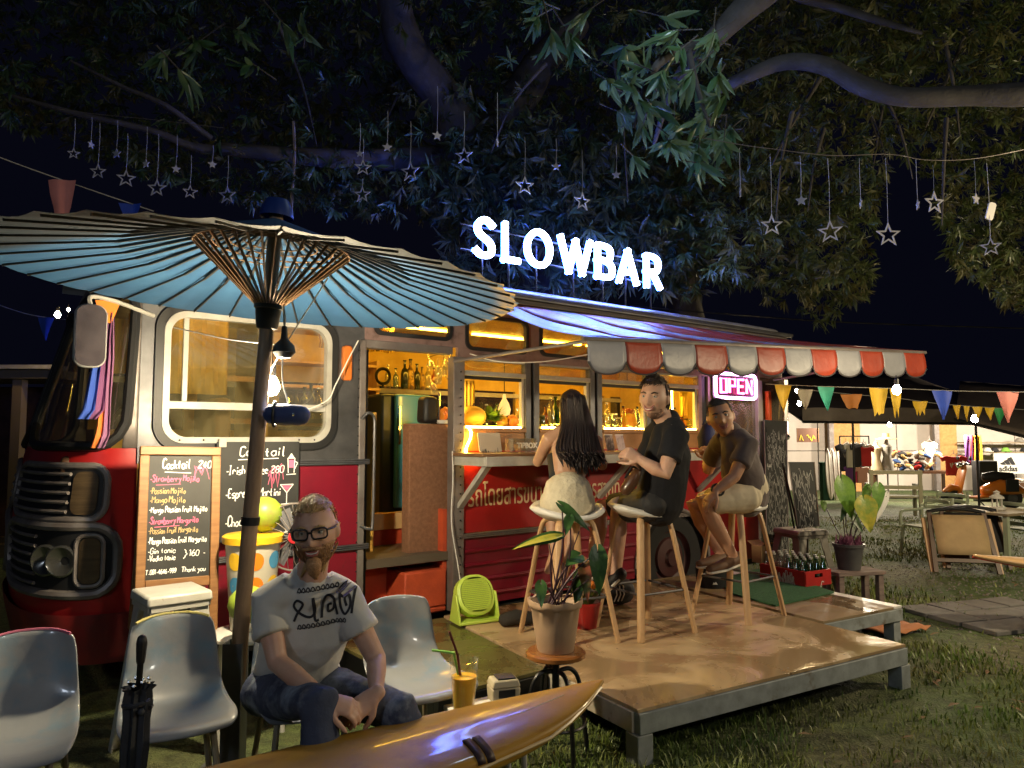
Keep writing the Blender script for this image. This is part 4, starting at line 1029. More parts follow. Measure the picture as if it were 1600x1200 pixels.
def scribble(mb, x0, x1, z, h, y, thick=.003, seed=0):
    rnd = random.Random(seed); x = x0; pts = []
    while x < x1:
        if rnd.random() < .16 and len(pts) > 3:
            ribbon(mb, spline(pts, 2), thick, y); pts = []; x += h*.9; continue
        pts.append(V((x, 0, z+rnd.uniform(-.1, h if rnd.random() < .75 else h*1.7)))); x += h*rnd.uniform(.35, .85)
    if len(pts) > 2: ribbon(mb, spline(pts, 2), thick, y)

# ================================================================ cocktail board in the wooden frame, on its white stool
t0, z0 = bt(212, 905, -.42); t1, z1 = bt(332, 900, -.42); t2, z2 = bt(222, 700, -.36)
BW = .40; BH = .80
cbz = .70
cb = thing('cocktail_board', 'chalkboard in an orange wooden frame listing cocktails and mojitos in chalk', 'chalkboard', bl((t0+t1)/2+.008, -.44, .655), rot=(R(-7), R(1.5), BRZ))
m = MB(); m.b2((-BW/2+.03, .006, .10), (BW/2-.03, .014, BH-.03)); m.obj('slate', chalkb, cb)
for nm, lo, hi in (('frame_top', (-BW/2, -.012, BH-.045), (BW/2, .02, BH)), ('frame_side', (-BW/2, -.012, -.16), (-BW/2+.045, .02, BH-.047)), ('frame_side', (BW/2-.045, -.012, -.16), (BW/2, .02, BH-.047)), ('frame_bottom', (-BW/2+.046, -.012, .075), (BW/2-.046, .02, .125))):
    m = MB(); m.b2(lo, hi); m.obj(nm, wood, cb, bevel=.004)
for sx in (-1, 1):
    m = MB(); m.beam((sx*(BW/2-.03), .02, BH-.05), (sx*(BW/2-.03), .22, -.12), .035, .02); m.obj('rear_leg', wood, cb)
A_ = MB(); B_ = MB(); C_ = MB(); L0 = -BW/2+.052; WW = BW-.104
e = write(A_, 'Cocktail', L0+.06, .685, .048, xs=1.0, thick=.006, shrink=.135); ribbon(A_, [V((L0+.07, 0, .667)), V((L0+.20, 0, .662))], .004, 0)
write(A_, '240', L0+.235, .688, .036, thick=.005)
for i in range(3): scribble(B_, L0+.215, L0+.295, .675+.02*i, .022, 0, .003, i)
for i, (s_, mb, u) in enumerate((('-Strawberry Mojito', B_, .63), ('-Passion Mojito', C_, .568), ('-Mango Mojito', C_, .52), ('-Mango Passion fruit Mojito', A_, .472), ('-Strawberry Margarita', B_, .414), ('-Passion fruit Margarita', C_, .366), ('-Mango Passion fruit Margarita', A_, .314), ('-Gin tonic', A_, .266), ('-Vodka tonic', A_, .230))):
    write(mb, s_, L0, u-.012, .032 if i < 7 else .028, thick=.0042, shrink=WW*(.82 if i in (0, 4, 5) else .60 if i in (1, 2) else .97 if i in (3, 6) else .46), wob=.4)
ribbon(B_, [V((L0+.03, 0, .600)), V((L0+.15, 0, .604))], .003, 0); ribbon(B_, [V((L0+.03, 0, .386)), V((L0+.15, 0, .390))], .003, 0)
write(A_, '}', L0+.165, .222, .05, thick=.004); write(A_, '160 -', L0+.20, .232, .030, thick=.004)
write(A_, 'T.081-4646-999', L0-.005, .152, .022, thick=.0045, shrink=.145, wob=.1); write(A_, 'Thank you', L0+.165, .152, .024, thick=.004, shrink=.12)
A_.obj('white_writing', chalkw, cb, smooth=0, loc=(0, .003, 0)); B_.obj('pink_writing', chalkp, cb, smooth=0, loc=(0, .003, 0)); C_.obj('yellow_writing', chalky, cb, smooth=0, loc=(0, .003, 0))
def metal_stool(name, label, loc, rz, h, w0, w1, m_, cat='stool'):
    t = thing(name, label, cat, loc, rz)
    m = MB(); m.box((0, 0, h-.025), (w0, w0, .05), taper=.96); m.obj('seat', m_, t, bevel=.012)
    for sx in (-1, 1):
        for sy in (-1, 1):
            m = MB(); a = V((sx*(w0/2-.035), sy*(w0/2-.035), h-.05)); b_ = V((sx*(w1/2-.02), sy*(w1/2-.02), 0))
            rows = []
            for k in (0, 1):
                p = a.lerp(b_, k); wd = .075*(1-k)+.035*k
                rows.append([p+V((-sx*wd, sy*.012, 0)), p+V((sx*.012, sy*.012, 0)), p+V((sx*.012, -sy*wd, 0))])
            m.grid(rows); m.obj('leg', m_, t, smooth=0, solid=.008)
    m = MB()
    for s_ in (-1, 1):
        m.b2((-w0/2+.02, s_*(w0/2-.012)-.004, h-.072), (w0/2-.02, s_*(w0/2-.012)+.004, h-.05)); m.b2((s_*(w0/2-.012)-.004, -w0/2+.02, h-.072), (s_*(w0/2-.012)+.004, w0/2-.02, h-.05))
    m.obj('apron', m_, t)
    return t
tl = bt(268, 905, -.62)
metal_stool('metal_stool', 'white chipped metal stool standing in front of the framed cocktail board', bl(tl[0]-.0, -.63, 0), BRZ+R(4), .765, .30, .42, whitep)
# ---------------------------------------------------------------- frameless board on the bus side
q = [bt(345, 694, -.09), bt(468, 690, -.09), bt(462, 838, -.09)]
c2_ = thing('cocktail_board', 'frameless black chalkboard listing Irish coffee and martinis, hung on the bus side', 'chalkboard', bl(0, -.09, 0), BRZ)
x0_, x1_, zt_, zb_ = q[0][0]-.02, q[1][0], q[1][1], q[2][1]
m = MB(); m.b2((x0_, 0, zb_), (x1_, .012, zt_)); m.obj('slate', chalkb, c2_)
m = MB(); m.b2((x0_+.01, -.008, zt_-.03), (x0_+.05, .014, zt_+.02)); m.obj('clip', whiteal, c2_)
A_ = MB(); B_ = MB(); wd = x1_-x0_
write(A_, 'Cocktail', x0_+.13, zt_-.085, .056, thick=.007, shrink=.27); ribbon(A_, [V((x0_+.12, 0, zt_-.105)), V((x0_+.36, 0, zt_-.10))], .005, 0)
write(A_, '-Irish Coffee', x0_+.05, zt_-.19, .05, thick=.006, shrink=.25); write(A_, '280', x0_+.315, zt_-.185, .042, thick=.005)
for i in range(3): scribble(B_, x0_+.30, x0_+.40, zt_-.20+.02*i, .02, 0, .003, 20+i)
write(A_, '-Espresso Martini', x0_+.05, zt_-.325, .05, thick=.006, shrink=.33); write(A_, '-Chocolate Martini', x0_+.05, zt_-.49, .054, thick=.006, shrink=.36)
for gz in (-.30, -.47):   # martini glasses
    gx = x1_-.075; zz = zt_+gz
    for a, b_ in (((-.04, .04), (.04, .04)), ((-.04, .04), (0, -.01)), ((.04, .04), (0, -.01)), ((0, -.01), (0, -.075)), ((-.035, -.078), (.035, -.075))): ribbon(A_, [V((gx+a[0], 0, zz+a[1])), V((gx+b_[0], 0, zz+b_[1]))], .005, 0)
    for k in range(4): ribbon(B_, [V((gx-.028+.007*k, 0, zz+.032-.009*k)), V((gx+.028-.007*k, 0, zz+.032-.009*k))], .007, 0)
gx = x1_-.05; zz = zt_-.10
for a, b_ in (((-.022, 0), (-.018, -.09)), ((.022, 0), (.018, -.09)), ((-.03, -.10), (.03, -.098)), ((.022, -.02), (.04, -.03)), ((.04, -.03), (.02, -.07))): ribbon(A_, [V((gx+a[0], 0, zz+a[1])), V((gx+b_[0], 0, zz+b_[1]))], .005, 0)
for k in range(5): ribbon(A_, [V((gx-.02+.004*k, 0, zz+.006*k)), V((gx+.02-.004*k, 0, zz+.006*k))], .007, 0)
for k in range(6): ribbon(B_, [V((gx-.017, 0, zz-.015-.008*k)), V((gx+.017, 0, zz-.015-.008*k))], .008, 0)
A_.obj('white_writing', chalkw, c2_, smooth=0, loc=(0, -.003, 0)); B_.obj('pink_writing', chalkp, c2_, smooth=0, loc=(0, -.004, 0))

# ---------------------------------------------------------------- polka-dot bin, coconuts, wire fan, white round table
tb = bt(388, 985, -.56)
rt = thing('side_table', 'round white table behind the parasol pole under the polka dot bin', 'table', bl(-1.60, -.60, 0), BRZ)
m = MB(); m.lathe([(.001, .475), (.20, .475), (.21, .482), (.21, .495), (.20, .50), (.001, .50)], 28); m.obj('top', plastw, rt)
for i in range(4):
    a = R(45+90*i); MB().tube([(.16*math.cos(a), .16*math.sin(a), .475), (.18*math.cos(a), .18*math.sin(a), 0)], .014, 8).obj('leg', plastw, rt)
bn = thing('polka_dot_bin', 'white bin with coloured dots and a yellow rim on the round white table', 'bin', bl(-1.585, -.55, .502), BRZ)
m = MB(); rb, rt_ = .105, .140; HB = .45
m.lathe([(.001, 0), (rb, 0), (rt_, HB), (rt_-.006, HB), (rb-.006, .01), (.001, .01)], 32); m.obj('body', mat('bin_white', (.45, .42, .35), .45), bn)
m = MB(); m.lathe([(rt_-.004, HB-.005), (rt_+.014, HB-.004), (rt_+.016, HB+.03), (rt_+.004, HB+.038), (.001, HB+.04)], 32); m.obj('rim', mat('bin_yellow', (.72, .42, .02), .4), bn)
dots = [('dot_yellow', (.75, .46, .02)), ('dot_brown', (.10, .055, .045)), ('dot_blue', (.06, .25, .45)), ('dot_orange', (.78, .20, .015))]
dm = [mat(n, c, .45) for n, c in dots]
for r_ in range(3):
    for j in range(7):
        a = R(-150+48*j); z = .36-.125*r_; rad = rb+(rt_-rb)*z/HB+.0015; pr = MB(); P = []
        for k in range(18):
            b_ = 2*math.pi*k/18; aa = a+.042*math.cos(b_)/rad; zz = z+.046*math.sin(b_); rr_ = rb+(rt_-rb)*zz/HB+.0015
            P.append((rr_*math.cos(aa), rr_*math.sin(aa), zz))
        pr.add(P+[(rad*math.cos(a), rad*math.sin(a), z)], [(k, (k+1) % 18, 18) for k in range(18)]); pr.obj('dot', dm[(j+2*r_+(r_ > 1)) % 4 if r_ else (j*3) % 4], bn)
coco = mat('green_coconut', (.28, .38, .035), .42, c2=(.20, .30, .03), scale=4, c3=(.22, .13, .06), s3=4, lo3=.58, hi3=.72)
def coconut(label, loc, r, rz):
    t = thing('coconut', label, 'coconut', loc, rz, 'coconuts by the polka dot bin')
    m = MB(); m.lathe([(.001, -r*.95), (r*.45, -r*.85), (r*.85, -r*.45), (r, 0), (r*.9, r*.45), (r*.55, r*.82), (r*.2, r*.96), (.001, r*.97)], 24); m.obj('husk', coco, t)
    m = MB(); m.lathe([(.001, r*1.02), (r*.16, r*1.0), (r*.2, r*.9)], 10); m.obj('stalk_end', darkwood, t)
coconut('green coconut on top of the polka dot bin', bl(-1.53, -.55, .992+.095), .098, .4)
coconut('green coconut on the white table in front of the polka dot bin', at(387, 945, 3.68), .095, 2.0)
fn = thing('standing_fan', 'round wire fan with a red hub half hidden behind the seated man', 'fan', at(462, 838, 4.0), rot=(R(90), 0, R(8)))
cage = MB()
for i in range(22):
    a = 2*math.pi*i/22; cage.tube([(.03*math.cos(a), .03*math.sin(a), .05), (.12*math.cos(a+.15), .12*math.sin(a+.15), .05), (.175*math.cos(a+.25), .175*math.sin(a+.25), .02)], .002, 4)
tag(cage.obj('wire_cage', dullsteel, fn), kind='stuff')
MB().tube([(.177*math.cos(a), .177*math.sin(a), .02) for a in np.linspace(0, 2*math.pi, 37)[:-1]], .005, 6, closed=True).obj('cage_ring', dullsteel, fn)
m = MB(); m.lathe([(.001, .062), (.03, .058), (.035, .045)], 14); m.obj('hub', mat('hub_red', (.55, .02, .03), .4), fn)
for i in range(3):
    a = R(120*i); m = MB(); m.prism([(.03, -.02), (.15, -.05), (.16, .03), (.03, .02)], (0, 0, .015), V((math.cos(a), math.sin(a), 0)), V((-math.sin(a), math.cos(a), .25)).normalized(), .003); m.obj('blade', mat('fan_blade', (.08, .08, .09), .4) if i == 0 else bpy.data.materials['fan_blade'], fn)
m = MB(); m.tube([(0, 0, -.08), (0, 0, .04)], .04, 10); m.obj('motor', black, fn)
MB().tube([(0, -.04, -.03), (0, -.85, -.03)], .014, 8).obj('stand', blackmetal, fn)

# ---------------------------------------------------------------- green box fan on the deck, with its cord
gf = thing('green_fan', 'small lime green fan tilted on its stand beside the bus door', 'fan', onz(742, 972, .255)+V((0, .03, 0)), rz=R(28))
lime = mat('lime_plastic', (.50, .66, .09), .4)
tilt = Matrix.Rotation(R(-24), 3, 'X'); c0 = V((0, .02, .165))
def fp(p): return tilt @ V(p)+c0
m = MB(); o_ = [fp((x, 0, z)) for x, z in rrect(-.125, .125, -.125, .125, .10, 6)]
rows = [[fp((x*k, yy, z*k)) for x, z in rrect(-.135, .135, -.135, .135, .115, 6)] for k, yy in ((.86, -.045), (1, -.035), (1, .035), (.8, .05), (.01, .05))]
m.grid(rows, closed=True); m.obj('housing', lime, gf, smooth=50)
for i in range(17):
    z = -.10+.0125*i; hw = .112*math.sqrt(max(.05, 1-(z/.125)**2*.8)); m = MB(); m.beam(fp((-hw, -.044, z)), fp((hw, -.044, z)), .004, .010); m.obj('grille_slat', lime, gf, smooth=0)
m = MB(); m.lathe([(.001, 0), (.105, 0)], 24, c=fp((0, -.03, 0)), rot=tilt @ Matrix.Rotation(R(90), 3, 'X')); m.obj('dark_inside', black, gf)
for sx in (-1, 1):
    m = MB(); m.prism([(-.09, 0), (.09, 0), (.03, .19), (-.02, .19)], (sx*.145, 0, 0), Y, Z, .014); m.obj('stand_arm', lime, gf, bevel=.004)
m = MB(); m.b2((-.15, -.09, 0), (.15, .09, .02)); m.obj('stand_base', lime, gf, bevel=.006)
cw_ = MB(); cw_.tube(spline([bl(-.02, -.05, 1.40), bl(-.02, -.06, 1.2), bl(-.03, -.06, .9), bl(.0, -.10, .6), gf.location+V((-.1, .05, .22))], 6), .004, 5)
tag(cw_.obj('fan_cord', plastw, None), 'white cord running down the door post to the green fan', 'cord')
lgm = MB(); a = onz(806, 968, .30); lgm.rod([a+V((-.07, 0, .0)), a+V((0, .02, .012)), a+V((.09, .04, .0))], [.045, .05, .045], 12); o_ = lgm.obj('log', mat('bark_log', (.035, .03, .026), .8, c2=(.02, .018, .015), scale=10, bump=.8, bscale=30), None)
tag(o_, 'short dark log lying on the deck against the bus side', 'log')
bg_ = thing('black_bag', 'black bag lying on the deck under the stools with white stripes', 'bag', onz(945, 952, .25)+V((0, .1, 0)), R(20))
m = MB(); m.rod([(-.16, 0, .09), (-.05, .01, .10), (.06, 0, .11), (.16, .01, .10)], [.08, .10, .11, .10], 14, ry=[.08, .09, .10, .10]); m.obj('body', mat('bag_black', (.015, .015, .017), .6, bump=.5, bscale=25), bg_)
for i in range(3): MB().tube([(.04+.03*i, -.10, .05), (.055+.03*i, -.115, .10), (.06+.03*i, -.09, .16)], .005, 5).obj('white_stripe', plastw, bg_)
MB().tube(spline([(-.12, 0, .16), (-.05, 0, .24), (.06, 0, .24), (.13, 0, .18)], 5), .009, 6).obj('strap', black, bg_)
tg = thing('black_basket', 'black round basket with a white mark, on the deck behind the rear stool', 'basket', onz(1118, 922, .25)+V((0, .10, 0)))
m = MB(); m.lathe([(.001, 0), (.11, 0), (.125, .01), (.135, .17), (.128, .17), (.118, .015), (.001, .012)], 24); m.obj('body', black, tg)
m = MB(); m.prism([(-.02, 0), (.02, 0), (.006, .022), (-.004, .012), (-.012, .018)], (-.01, -.131, .05), X, Z, .004); m.obj('mark', plastw, tg)
# red pot of flowers behind the potted plant
rp = thing('flower_pot', 'small red pot with orange flowers on the deck behind the clay pot', 'pot', at(915, 945, 4.95)*V((1, 1, 0))+V((0, 0, .25)))
m = MB(); m.lathe([(.001, 0), (.07, 0), (.095, .15), (.10, .15), (.10, .17), (.085, .165), (.001, .15)], 20); m.obj('pot', red, rp)
for i in range(9):
    a = i*.75; p = V((.05*math.cos(a), .05*math.sin(a), .16)); heart_leaf(p, p+V((.07*math.cos(a), .07*math.sin(a), .10+.03*(i % 3))), .03, leafm, rp, .3)
for i in range(6):
    a = i*1.1; m = MB(); m.ball((.05*math.cos(a), .05*math.sin(a), .27+.02*(i % 2)), .022, 8, 6); m.obj('flower', mat('orange_petal', (.7, .2, .02), .5) if i == 0 else bpy.data.materials['orange_petal'], rp)

# ---------------------------------------------------------------- red bottle crate
near = onz(1259, 918, .272); L_ = onz(1193, 904, .272)
cr = thing('bottle_crate', 'red plastic crate full of empty bottles on the side deck', 'crate', near, rz=math.atan2((L_-near).y, (L_-near).x))
crm = mat('crate_red', (.40, .018, .018), .4, c2=(.33, .015, .015), scale=8)
CL, CW, CH = .47, .31, .125
def cwall(name, a, b_, h=CH, hole=True):
    a = V(a); b_ = V(b_); d = (b_-a); n = d.length; ux = d.normalized()
    outer = rrect(0, n, 0, h, .008, 3); hw = .05 if hole else .001; inner = rrect(n/2-hw, n/2+hw, h*.55, h*.80, .008 if hole else .0005, 3)
    MB().ring(outer, inner, a, ux, Z, .012).obj(name, crm, cr, smooth=30)
cwall('crate_side', (0, 0, 0), (CL, 0, 0), hole=False); cwall('crate_side', (0, -CW, 0), (CL, -CW, 0), hole=False); cwall('crate_end', (0, 0, 0), (0, -CW, 0)); cwall('crate_end', (CL, 0, 0), (CL, -CW, 0))
m = MB(); m.b2((0, -CW, 0), (CL, 0, .01)); m.obj('crate_floor', crm, cr)
m = MB()
for z in (.012, CH-.012):
    m.tube([(0, 0, z), (CL, 0, z), (CL, -CW, z), (0, -CW, z)], .009, 6, closed=True)
tag(m.obj('crate_rim', crm, cr), kind='stuff')
A_ = MB(); e = MB()
for k in range(5): scribble(A_, .10+.004*k, .36, .045+.013*k, .012, 0, .006, 50+k)
wr = A_.obj('white_print', plastw, cr, smooth=0, loc=(0, .0095, 0)); 
A_ = MB(); scribble(A_, .08, .22, .03, .02, 0, .006, 77); o_ = A_.obj('white_print', plastw, cr, smooth=0); o_.location = (-.0095, 0, 0); o_.rotation_euler = (0, 0, R(-90))
clr = pane_mat('clear_bottle', (.9, .95, .93), gl=.16, dust=.10); grn = pane_mat('green_bottle', (.10, .42, .16), gl=.18, dust=.10, dustc=(.05, .2, .08))
capm = mat('bottle_cap', (.6, .62, .6), .35, .6)
bmesh_ = [(.001, .004), (.027, .0), (.030, .006), (.030, .10), (.027, .125), (.014, .165), (.0115, .195), (.013, .20), (.013, .215), (.001, .216)]
def bottle(loc, rz, m_, label, group, cat='bottle', prof_=bmesh_, sc=1.0, capmat=capm, name='glass_bottle'):
    t = thing(name, label, cat, loc, rz, group)
    MB().lathe([(r*sc, z*sc) for r, z in prof_], 14).obj('body', m_, t)
    top = prof_[-2]; m = MB(); m.lathe([(top[0]*sc*1.12, (top[1]-.012)*sc), (top[0]*sc*1.15, top[1]*sc+.002), (.001, top[1]*sc+.004)], 12); m.obj('cap', capmat, t)
    return t
def crl(x, y, z=.012):
    rz_ = cr.rotation_euler.z; return cr.location+V((math.cos(rz_)*x-math.sin(rz_)*y, math.sin(rz_)*x+math.cos(rz_)*y, z))
p1 = p2 = None
for i in range(6):
    for j in range(4):
        x, y = .04+.078*i, -.04-.077*j; g = i < 4 if j else i < 3
        if g:
            if p1 is None: p1 = bottle(crl(x, y), 0, grn, 'empty green glass bottle standing in the red crate, near end', 'green bottles in the red crate')
            else: dup(p1, loc=crl(x, y))
        else:
            if p2 is None: p2 = bottle(crl(x, y), 0, clr, 'empty clear glass bottle standing in the red crate, far end', 'clear bottles in the red crate')
            else: dup(p2, loc=crl(x, y))
kb = thing('cardboard_box', 'small cardboard box behind the red crate at the foot of the tall chalkboard', 'box', onz(1206, 885, .272)+V((0, .25, 0)), DRZ)
m = MB(); m.b2((-.09, -.06, 0), (.09, .06, .17)); m.obj('carton', mat('cardboard', (.40, .25, .12), .75), kb, bevel=.003)
for s_ in (-1, 1):
    m = MB(); m.box((0, s_*.085, .185), (.18, .06, .003), rot=Matrix.Rotation(R(30*s_), 3, 'X')); m.obj('flap', bpy.data.materials['cardboard'], kb)
# ---------------------------------------------------------------- bench with the dark pot and caladium
be = thing('low_bench', 'low weathered wooden bench carrying the dark flower pot', 'bench', onz(1332, 890, .33)*V((1, 1, 0)), R(14))
wth = mat('weathered_wood', (.24, .18, .15), .8, c2=(.15, .11, .10), scale=6, stretch=(1, 6, 6), bump=.3)
for y in (-.09, 0, .09):
    m = MB(); m.b2((-.24, y-.042, .30), (.24, y+.042, .33)); m.obj('seat_plank', wth, be, bevel=.003)
for sx in (-1, 1):
    for sy in (-1, 1):
        m = MB(); m.b2((sx*.20-.025, sy*.09-.025, 0), (sx*.20+.025, sy*.09+.025, .299)); m.obj('leg', wth, be, bevel=.003)
cp = be.location+V((-.02, .02, .332))
ca = thing('caladium', 'plant with big yellow green heart leaves in a dark pot on the low bench', 'plant', cp)
m = MB(); m.lathe([(.001, 0), (.095, 0), (.125, .20), (.135, .20), (.135, .225), (.12, .225), (.115, .19), (.001, .19)], 24); m.obj('pot', mat('dark_glazed_pot', (.05, .05, .055), .4, c2=(.08, .08, .08), scale=5), ca)
def Q_(px, py, D=cp.y): return at(px, py, D)-cp
for a, b_, w_, m_, dd in (((1312, 752), (1326, 810), .095, leafy, -.05), ((1338, 780), (1345, 828), .105, leafo, -.15), ((1372, 760), (1368, 800), .06, leafy, 0), ((1360, 762), (1348, 795), .04, leafy, .05), ((1385, 775), (1366, 815), .03, plastw, 0), ((1290, 785), (1289, 800), .03, leafy, .05), ((1322, 790), (1310, 815), .03, leafm, 0), ((1334, 805), (1347, 832), .035, leafm, .02)):
    p = Q_(*a)+V((0, dd, 0)); q_ = Q_(*b_)+V((0, dd-.05, 0)); heart_leaf(p, q_, w_, m_, ca, .1, up_=(0, -.9, .4), fold=.12)
    MB().tube(spline([V((random.uniform(-.04, .04), 0, .2)), V((p.x*.5, .02, p.z*.6)), p], 4), .004, 5).obj('stem', stem, ca)
m = MB()
for i in range(90):
    a = random.uniform(0, 6.28); r_ = random.uniform(0, .11); p = V((r_*math.cos(a), r_*math.sin(a), .20)); d = V((random.uniform(-.05, .05), random.uniform(-.05, .05), random.uniform(.04, .12)))
    m.add([p, p+d*.5+V((.010, 0, 0)), p+d, p+d*.5-V((.010, 0, 0))], [(0, 1, 2, 3)])
tag(m.obj('purple_ground_leaves', mat('purple_leaf', (.12, .03, .07), .5), ca, smooth=0), kind='stuff')
# ---------------------------------------------------------------- boards at the rear
gs = metal_stool('metal_stool', 'grey metal stool beside the bus rear with a slanted chalkboard on it', (2.72, 7.02, 0), R(20), .64, .36, .50, mat('grey_enamel', (.20, .19, .17), .45, .3, c2=(.15, .14, .12), scale=8))
a0 = at(1232, 722, 6.9); a1 = at(1272, 722, 6.9); a2 = at(1280, 822, 6.8); a3 = at(1247, 826, 6.8)
def free_board(name, label, c, seeds, th=.012, y0=None, lines=11, head=None):
    o = (c[0]+c[1]+c[2]+c[3])/4; t = thing(name, label, 'chalkboard', o)
    tl_, tr_, br_, bl_ = [q_-o for q_ in c]; nn = (tr_-tl_).cross(bl_-tl_).normalized()
    if nn.y > 0: nn = -nn
    MB().add([tl_, tr_, br_, bl_]+[q_-nn*th for q_ in (tl_, tr_, br_, bl_)], [(0, 3, 2, 1), (4, 5, 6, 7), (0, 1, 5, 4), (1, 2, 6, 5), (2, 3, 7, 6), (3, 0, 4, 7)]).obj('slate', chalkb, t, smooth=0)
    fr = MB(); fr.tube([tl_, tr_, br_, bl_], .006, 5, closed=True); fr.obj('rim', dullsteel, t)
    Wd = (tr_-tl_).length; Hd = (bl_-tl_).length; mb = MB(); yy = 0
    for i in range(lines):
        z = -Hd*(.06+.90*(i+.5)/lines); h = Hd/lines*.26
        if head and i in head: write(mb, head[i], Wd*.08, z, h*1.7, thick=.007, shrink=Wd*.5); scribble(mb, Wd*.62, Wd*.9, z, h, 0, .004, seeds+i)
        else: scribble(mb, Wd*(.08+.1*((i*7) % 3)/3), Wd*(.95-.25*((i*5) % 4)/4), z, h, 0, .0032, seeds+i)
    ux = (tr_-tl_)/Wd; uz = (tl_-bl_)/Hd
    mb.v = [tuple(tl_+ux*x+uz*z+nn*.003) for x, y, z in mb.v]
    mb.obj('chalk_writing', mat('grey_chalk', (.45, .45, .43), .9) if 'grey_chalk' not in bpy.data.materials else bpy.data.materials['grey_chalk'], t, smooth=0)
    return t
t_ = free_board('menu_board', 'tall narrow chalkboard leaning on the rear of the bus, covered in chalk lines', [at(1194, 656, 7.55), at(1229, 658, 7.75), at(1232, 880, 7.45), at(1199, 880, 7.25)], 200, lines=24, head={7: 'Fuel'})
t_ = free_board('menu_board', 'slanted chalkboard standing on the grey metal stool', [a0, a1, a2, a3], 300, lines=11)
m = MB(); m.tube([a3-t_.location, a0-t_.location+V((-.01, .12, -.02)), at(1241, 826, 7.05)-t_.location], .010, 6); m.obj('rear_leg', blackmetal, t_)
# ---------------------------------------------------------------- things tied to the parasol pole
pk_ = thing('navy_pouch', 'navy blue pouch strapped sideways to the parasol pole below the bulb', 'pouch', at(448, 648, 3.22), rot=(0, R(2), R(8)))
m = MB(); m.rod([(-.055, 0, 0), (0, 0, 0), (.055, 0, 0)], [.045, .050, .047], 14, ry=[.045, .048, .045]); m.obj('body', mat('navy_cloth', (.02, .035, .12), .6, bump=.2, bscale=30), pk_)
m = MB(); m.tube([(-.05, .055*math.cos(a), .055*math.sin(a)) for a in np.linspace(0, 6.28, 17)[:-1]], .006, 5, closed=True); m.obj('strap', black, pk_); m = MB(); m.ball((.035, -.050, 0), .007, 8, 6); m.obj('snap', chrome, pk_)
hk = thing('plug_box', 'black plug box hanging on white cords under the parasol', 'plug', at(444, 540, 3.25))
m = MB(); m.lathe([(.001, .09), (.012, .085), (.016, .03), (.045, .0), (.05, -.03), (.03, -.055), (.001, -.06)], 16); m.obj('body', black, hk)
MB().tube(spline([(0, 0, .08), (-.005, 0, .16), (-.03, -.02, .24)], 4), .006, 6).obj('cord', whiteal, hk)
def rope(name, pts, r, label, m_=None, k=8):
    pts = spline(pts, k); o = MB().tube([p-pts[0] for p in pts], r, 5).obj(name, m_ or plastw, None); o.location = pts[0]; return tag(o, label, 'cord')
rope('cord', [at(444, 520, 3.25), at(441, 590, 3.26), at(450, 630, 3.24), at(446, 650, 3.22)], .004, 'white cord hanging from the black plug box to the navy pouch')
rope('cord', [at(512, 435, 3.3), at(470, 500, 3.28), at(444, 542, 3.26), at(425, 575, 3.3), at(420, 590, 3.33)], .0035, 'taut white cord from the parasol ribs to the hanging bulb')
rope('cord', [at(272, 512, 4.05), at(300, 518, 3.95), at(350, 529, 3.7), at(405, 536, 3.4), at(440, 540, 3.26)], .003, 'thin white cord stretched from the bus window to the plug box')
rope('cord', [at(560, 532, 4.75), at(545, 560, 4.72), at(525, 600, 4.65), at(512, 625, 4.6), at(480, 640, 4.5)], .004, 'slack white cord beside the orange side marker of the bus')
rope('cord', [bl(.12, -.06, 2.11), bl(.3, -.2, 2.05), bl(.6, -.35, 2.06), bl(.9, -.5, 2.12)], .004, 'white cord looped along the awning arm')
# ================================================================ things inside the bus and on its counter
def place(px, py, y): t, z = bt(px, py, y); return bl(t, y, z), t, z
teal = mat('teal_fridge', (.035, .20, .30), .35, c2=(.03, .17, .26), scale=3, coat=.3)
tA, zA = bt(600, 615, .72); tB, zB = bt(655, 800, .72)
fr = thing('refrigerator', 'tall teal refrigerator standing just inside the bus door', 'refrigerator', bl((tA+tB)/2+.03, .92, .70), BRZ)
fw = tB-tA+.10; fh = zA-.70
m = MB(); m.b2((-fw/2, -.20, .0), (fw/2, .25, fh)); m.obj('cabinet', mat('fridge_dark', (.012, .025, .04), .4), fr, bevel=.02)
m = MB(); m.b2((-fw/2+.10, -.25, .24), (fw/2, -.205, fh)); m.obj('door', teal, fr, bevel=.02); m = MB(); m.b2((-fw/2+.12, -.27, fh-.40), (-fw/2+.135, -.252, fh-.1)); m.obj('handle', chrome, fr)
cbx = thing('carpeted_stand', 'brown carpet covered stand between the refrigerator and the door post', 'stand', bl((bt(640, 700, .12)[0]+bt(702, 700, .12)[0])/2, .24, .62), BRZ)
zt = bt(668, 662, .12)[1]-.62
m = MB(); hw_ = (bt(702, 700, .12)[0]-bt(640, 700, .12)[0])/2; m.b2((-hw_, -.12, .0), (hw_, -.01, zt)); m.obj('body', mat('brown_carpet', (.25, .12, .065), .95, c2=(.18, .085, .045), scale=40, bump=.8, bscale=150), cbx, bevel=.01)
ks = thing('coffee_machine', 'black rounded coffee machine on the brown carpeted stand', 'machine', bl(bt(668, 640, .22)[0], .22, .62+zt+.004), BRZ)
m = MB(); m.box((0, 0, .10), (.13, .14, .20), taper=.9); m.obj('body', black, ks, bevel=.03); m = MB(); m.tube([(.07, -.05, .0), (.07, -.05, .23)], .008, 6); m.obj('steam_pipe', chrome, ks)
pl = thing('fruit_dish', 'white dish with orange slices beside the coffee machine', 'dish', bl(bt(694, 650, .17)[0], .17, .62+zt+.004), BRZ)
m = MB(); m.lathe([(.001, .0), (.05, .0), (.075, .025), (.07, .025), (.045, .006), (.001, .006)], 18); m.obj('dish', plastw, pl)
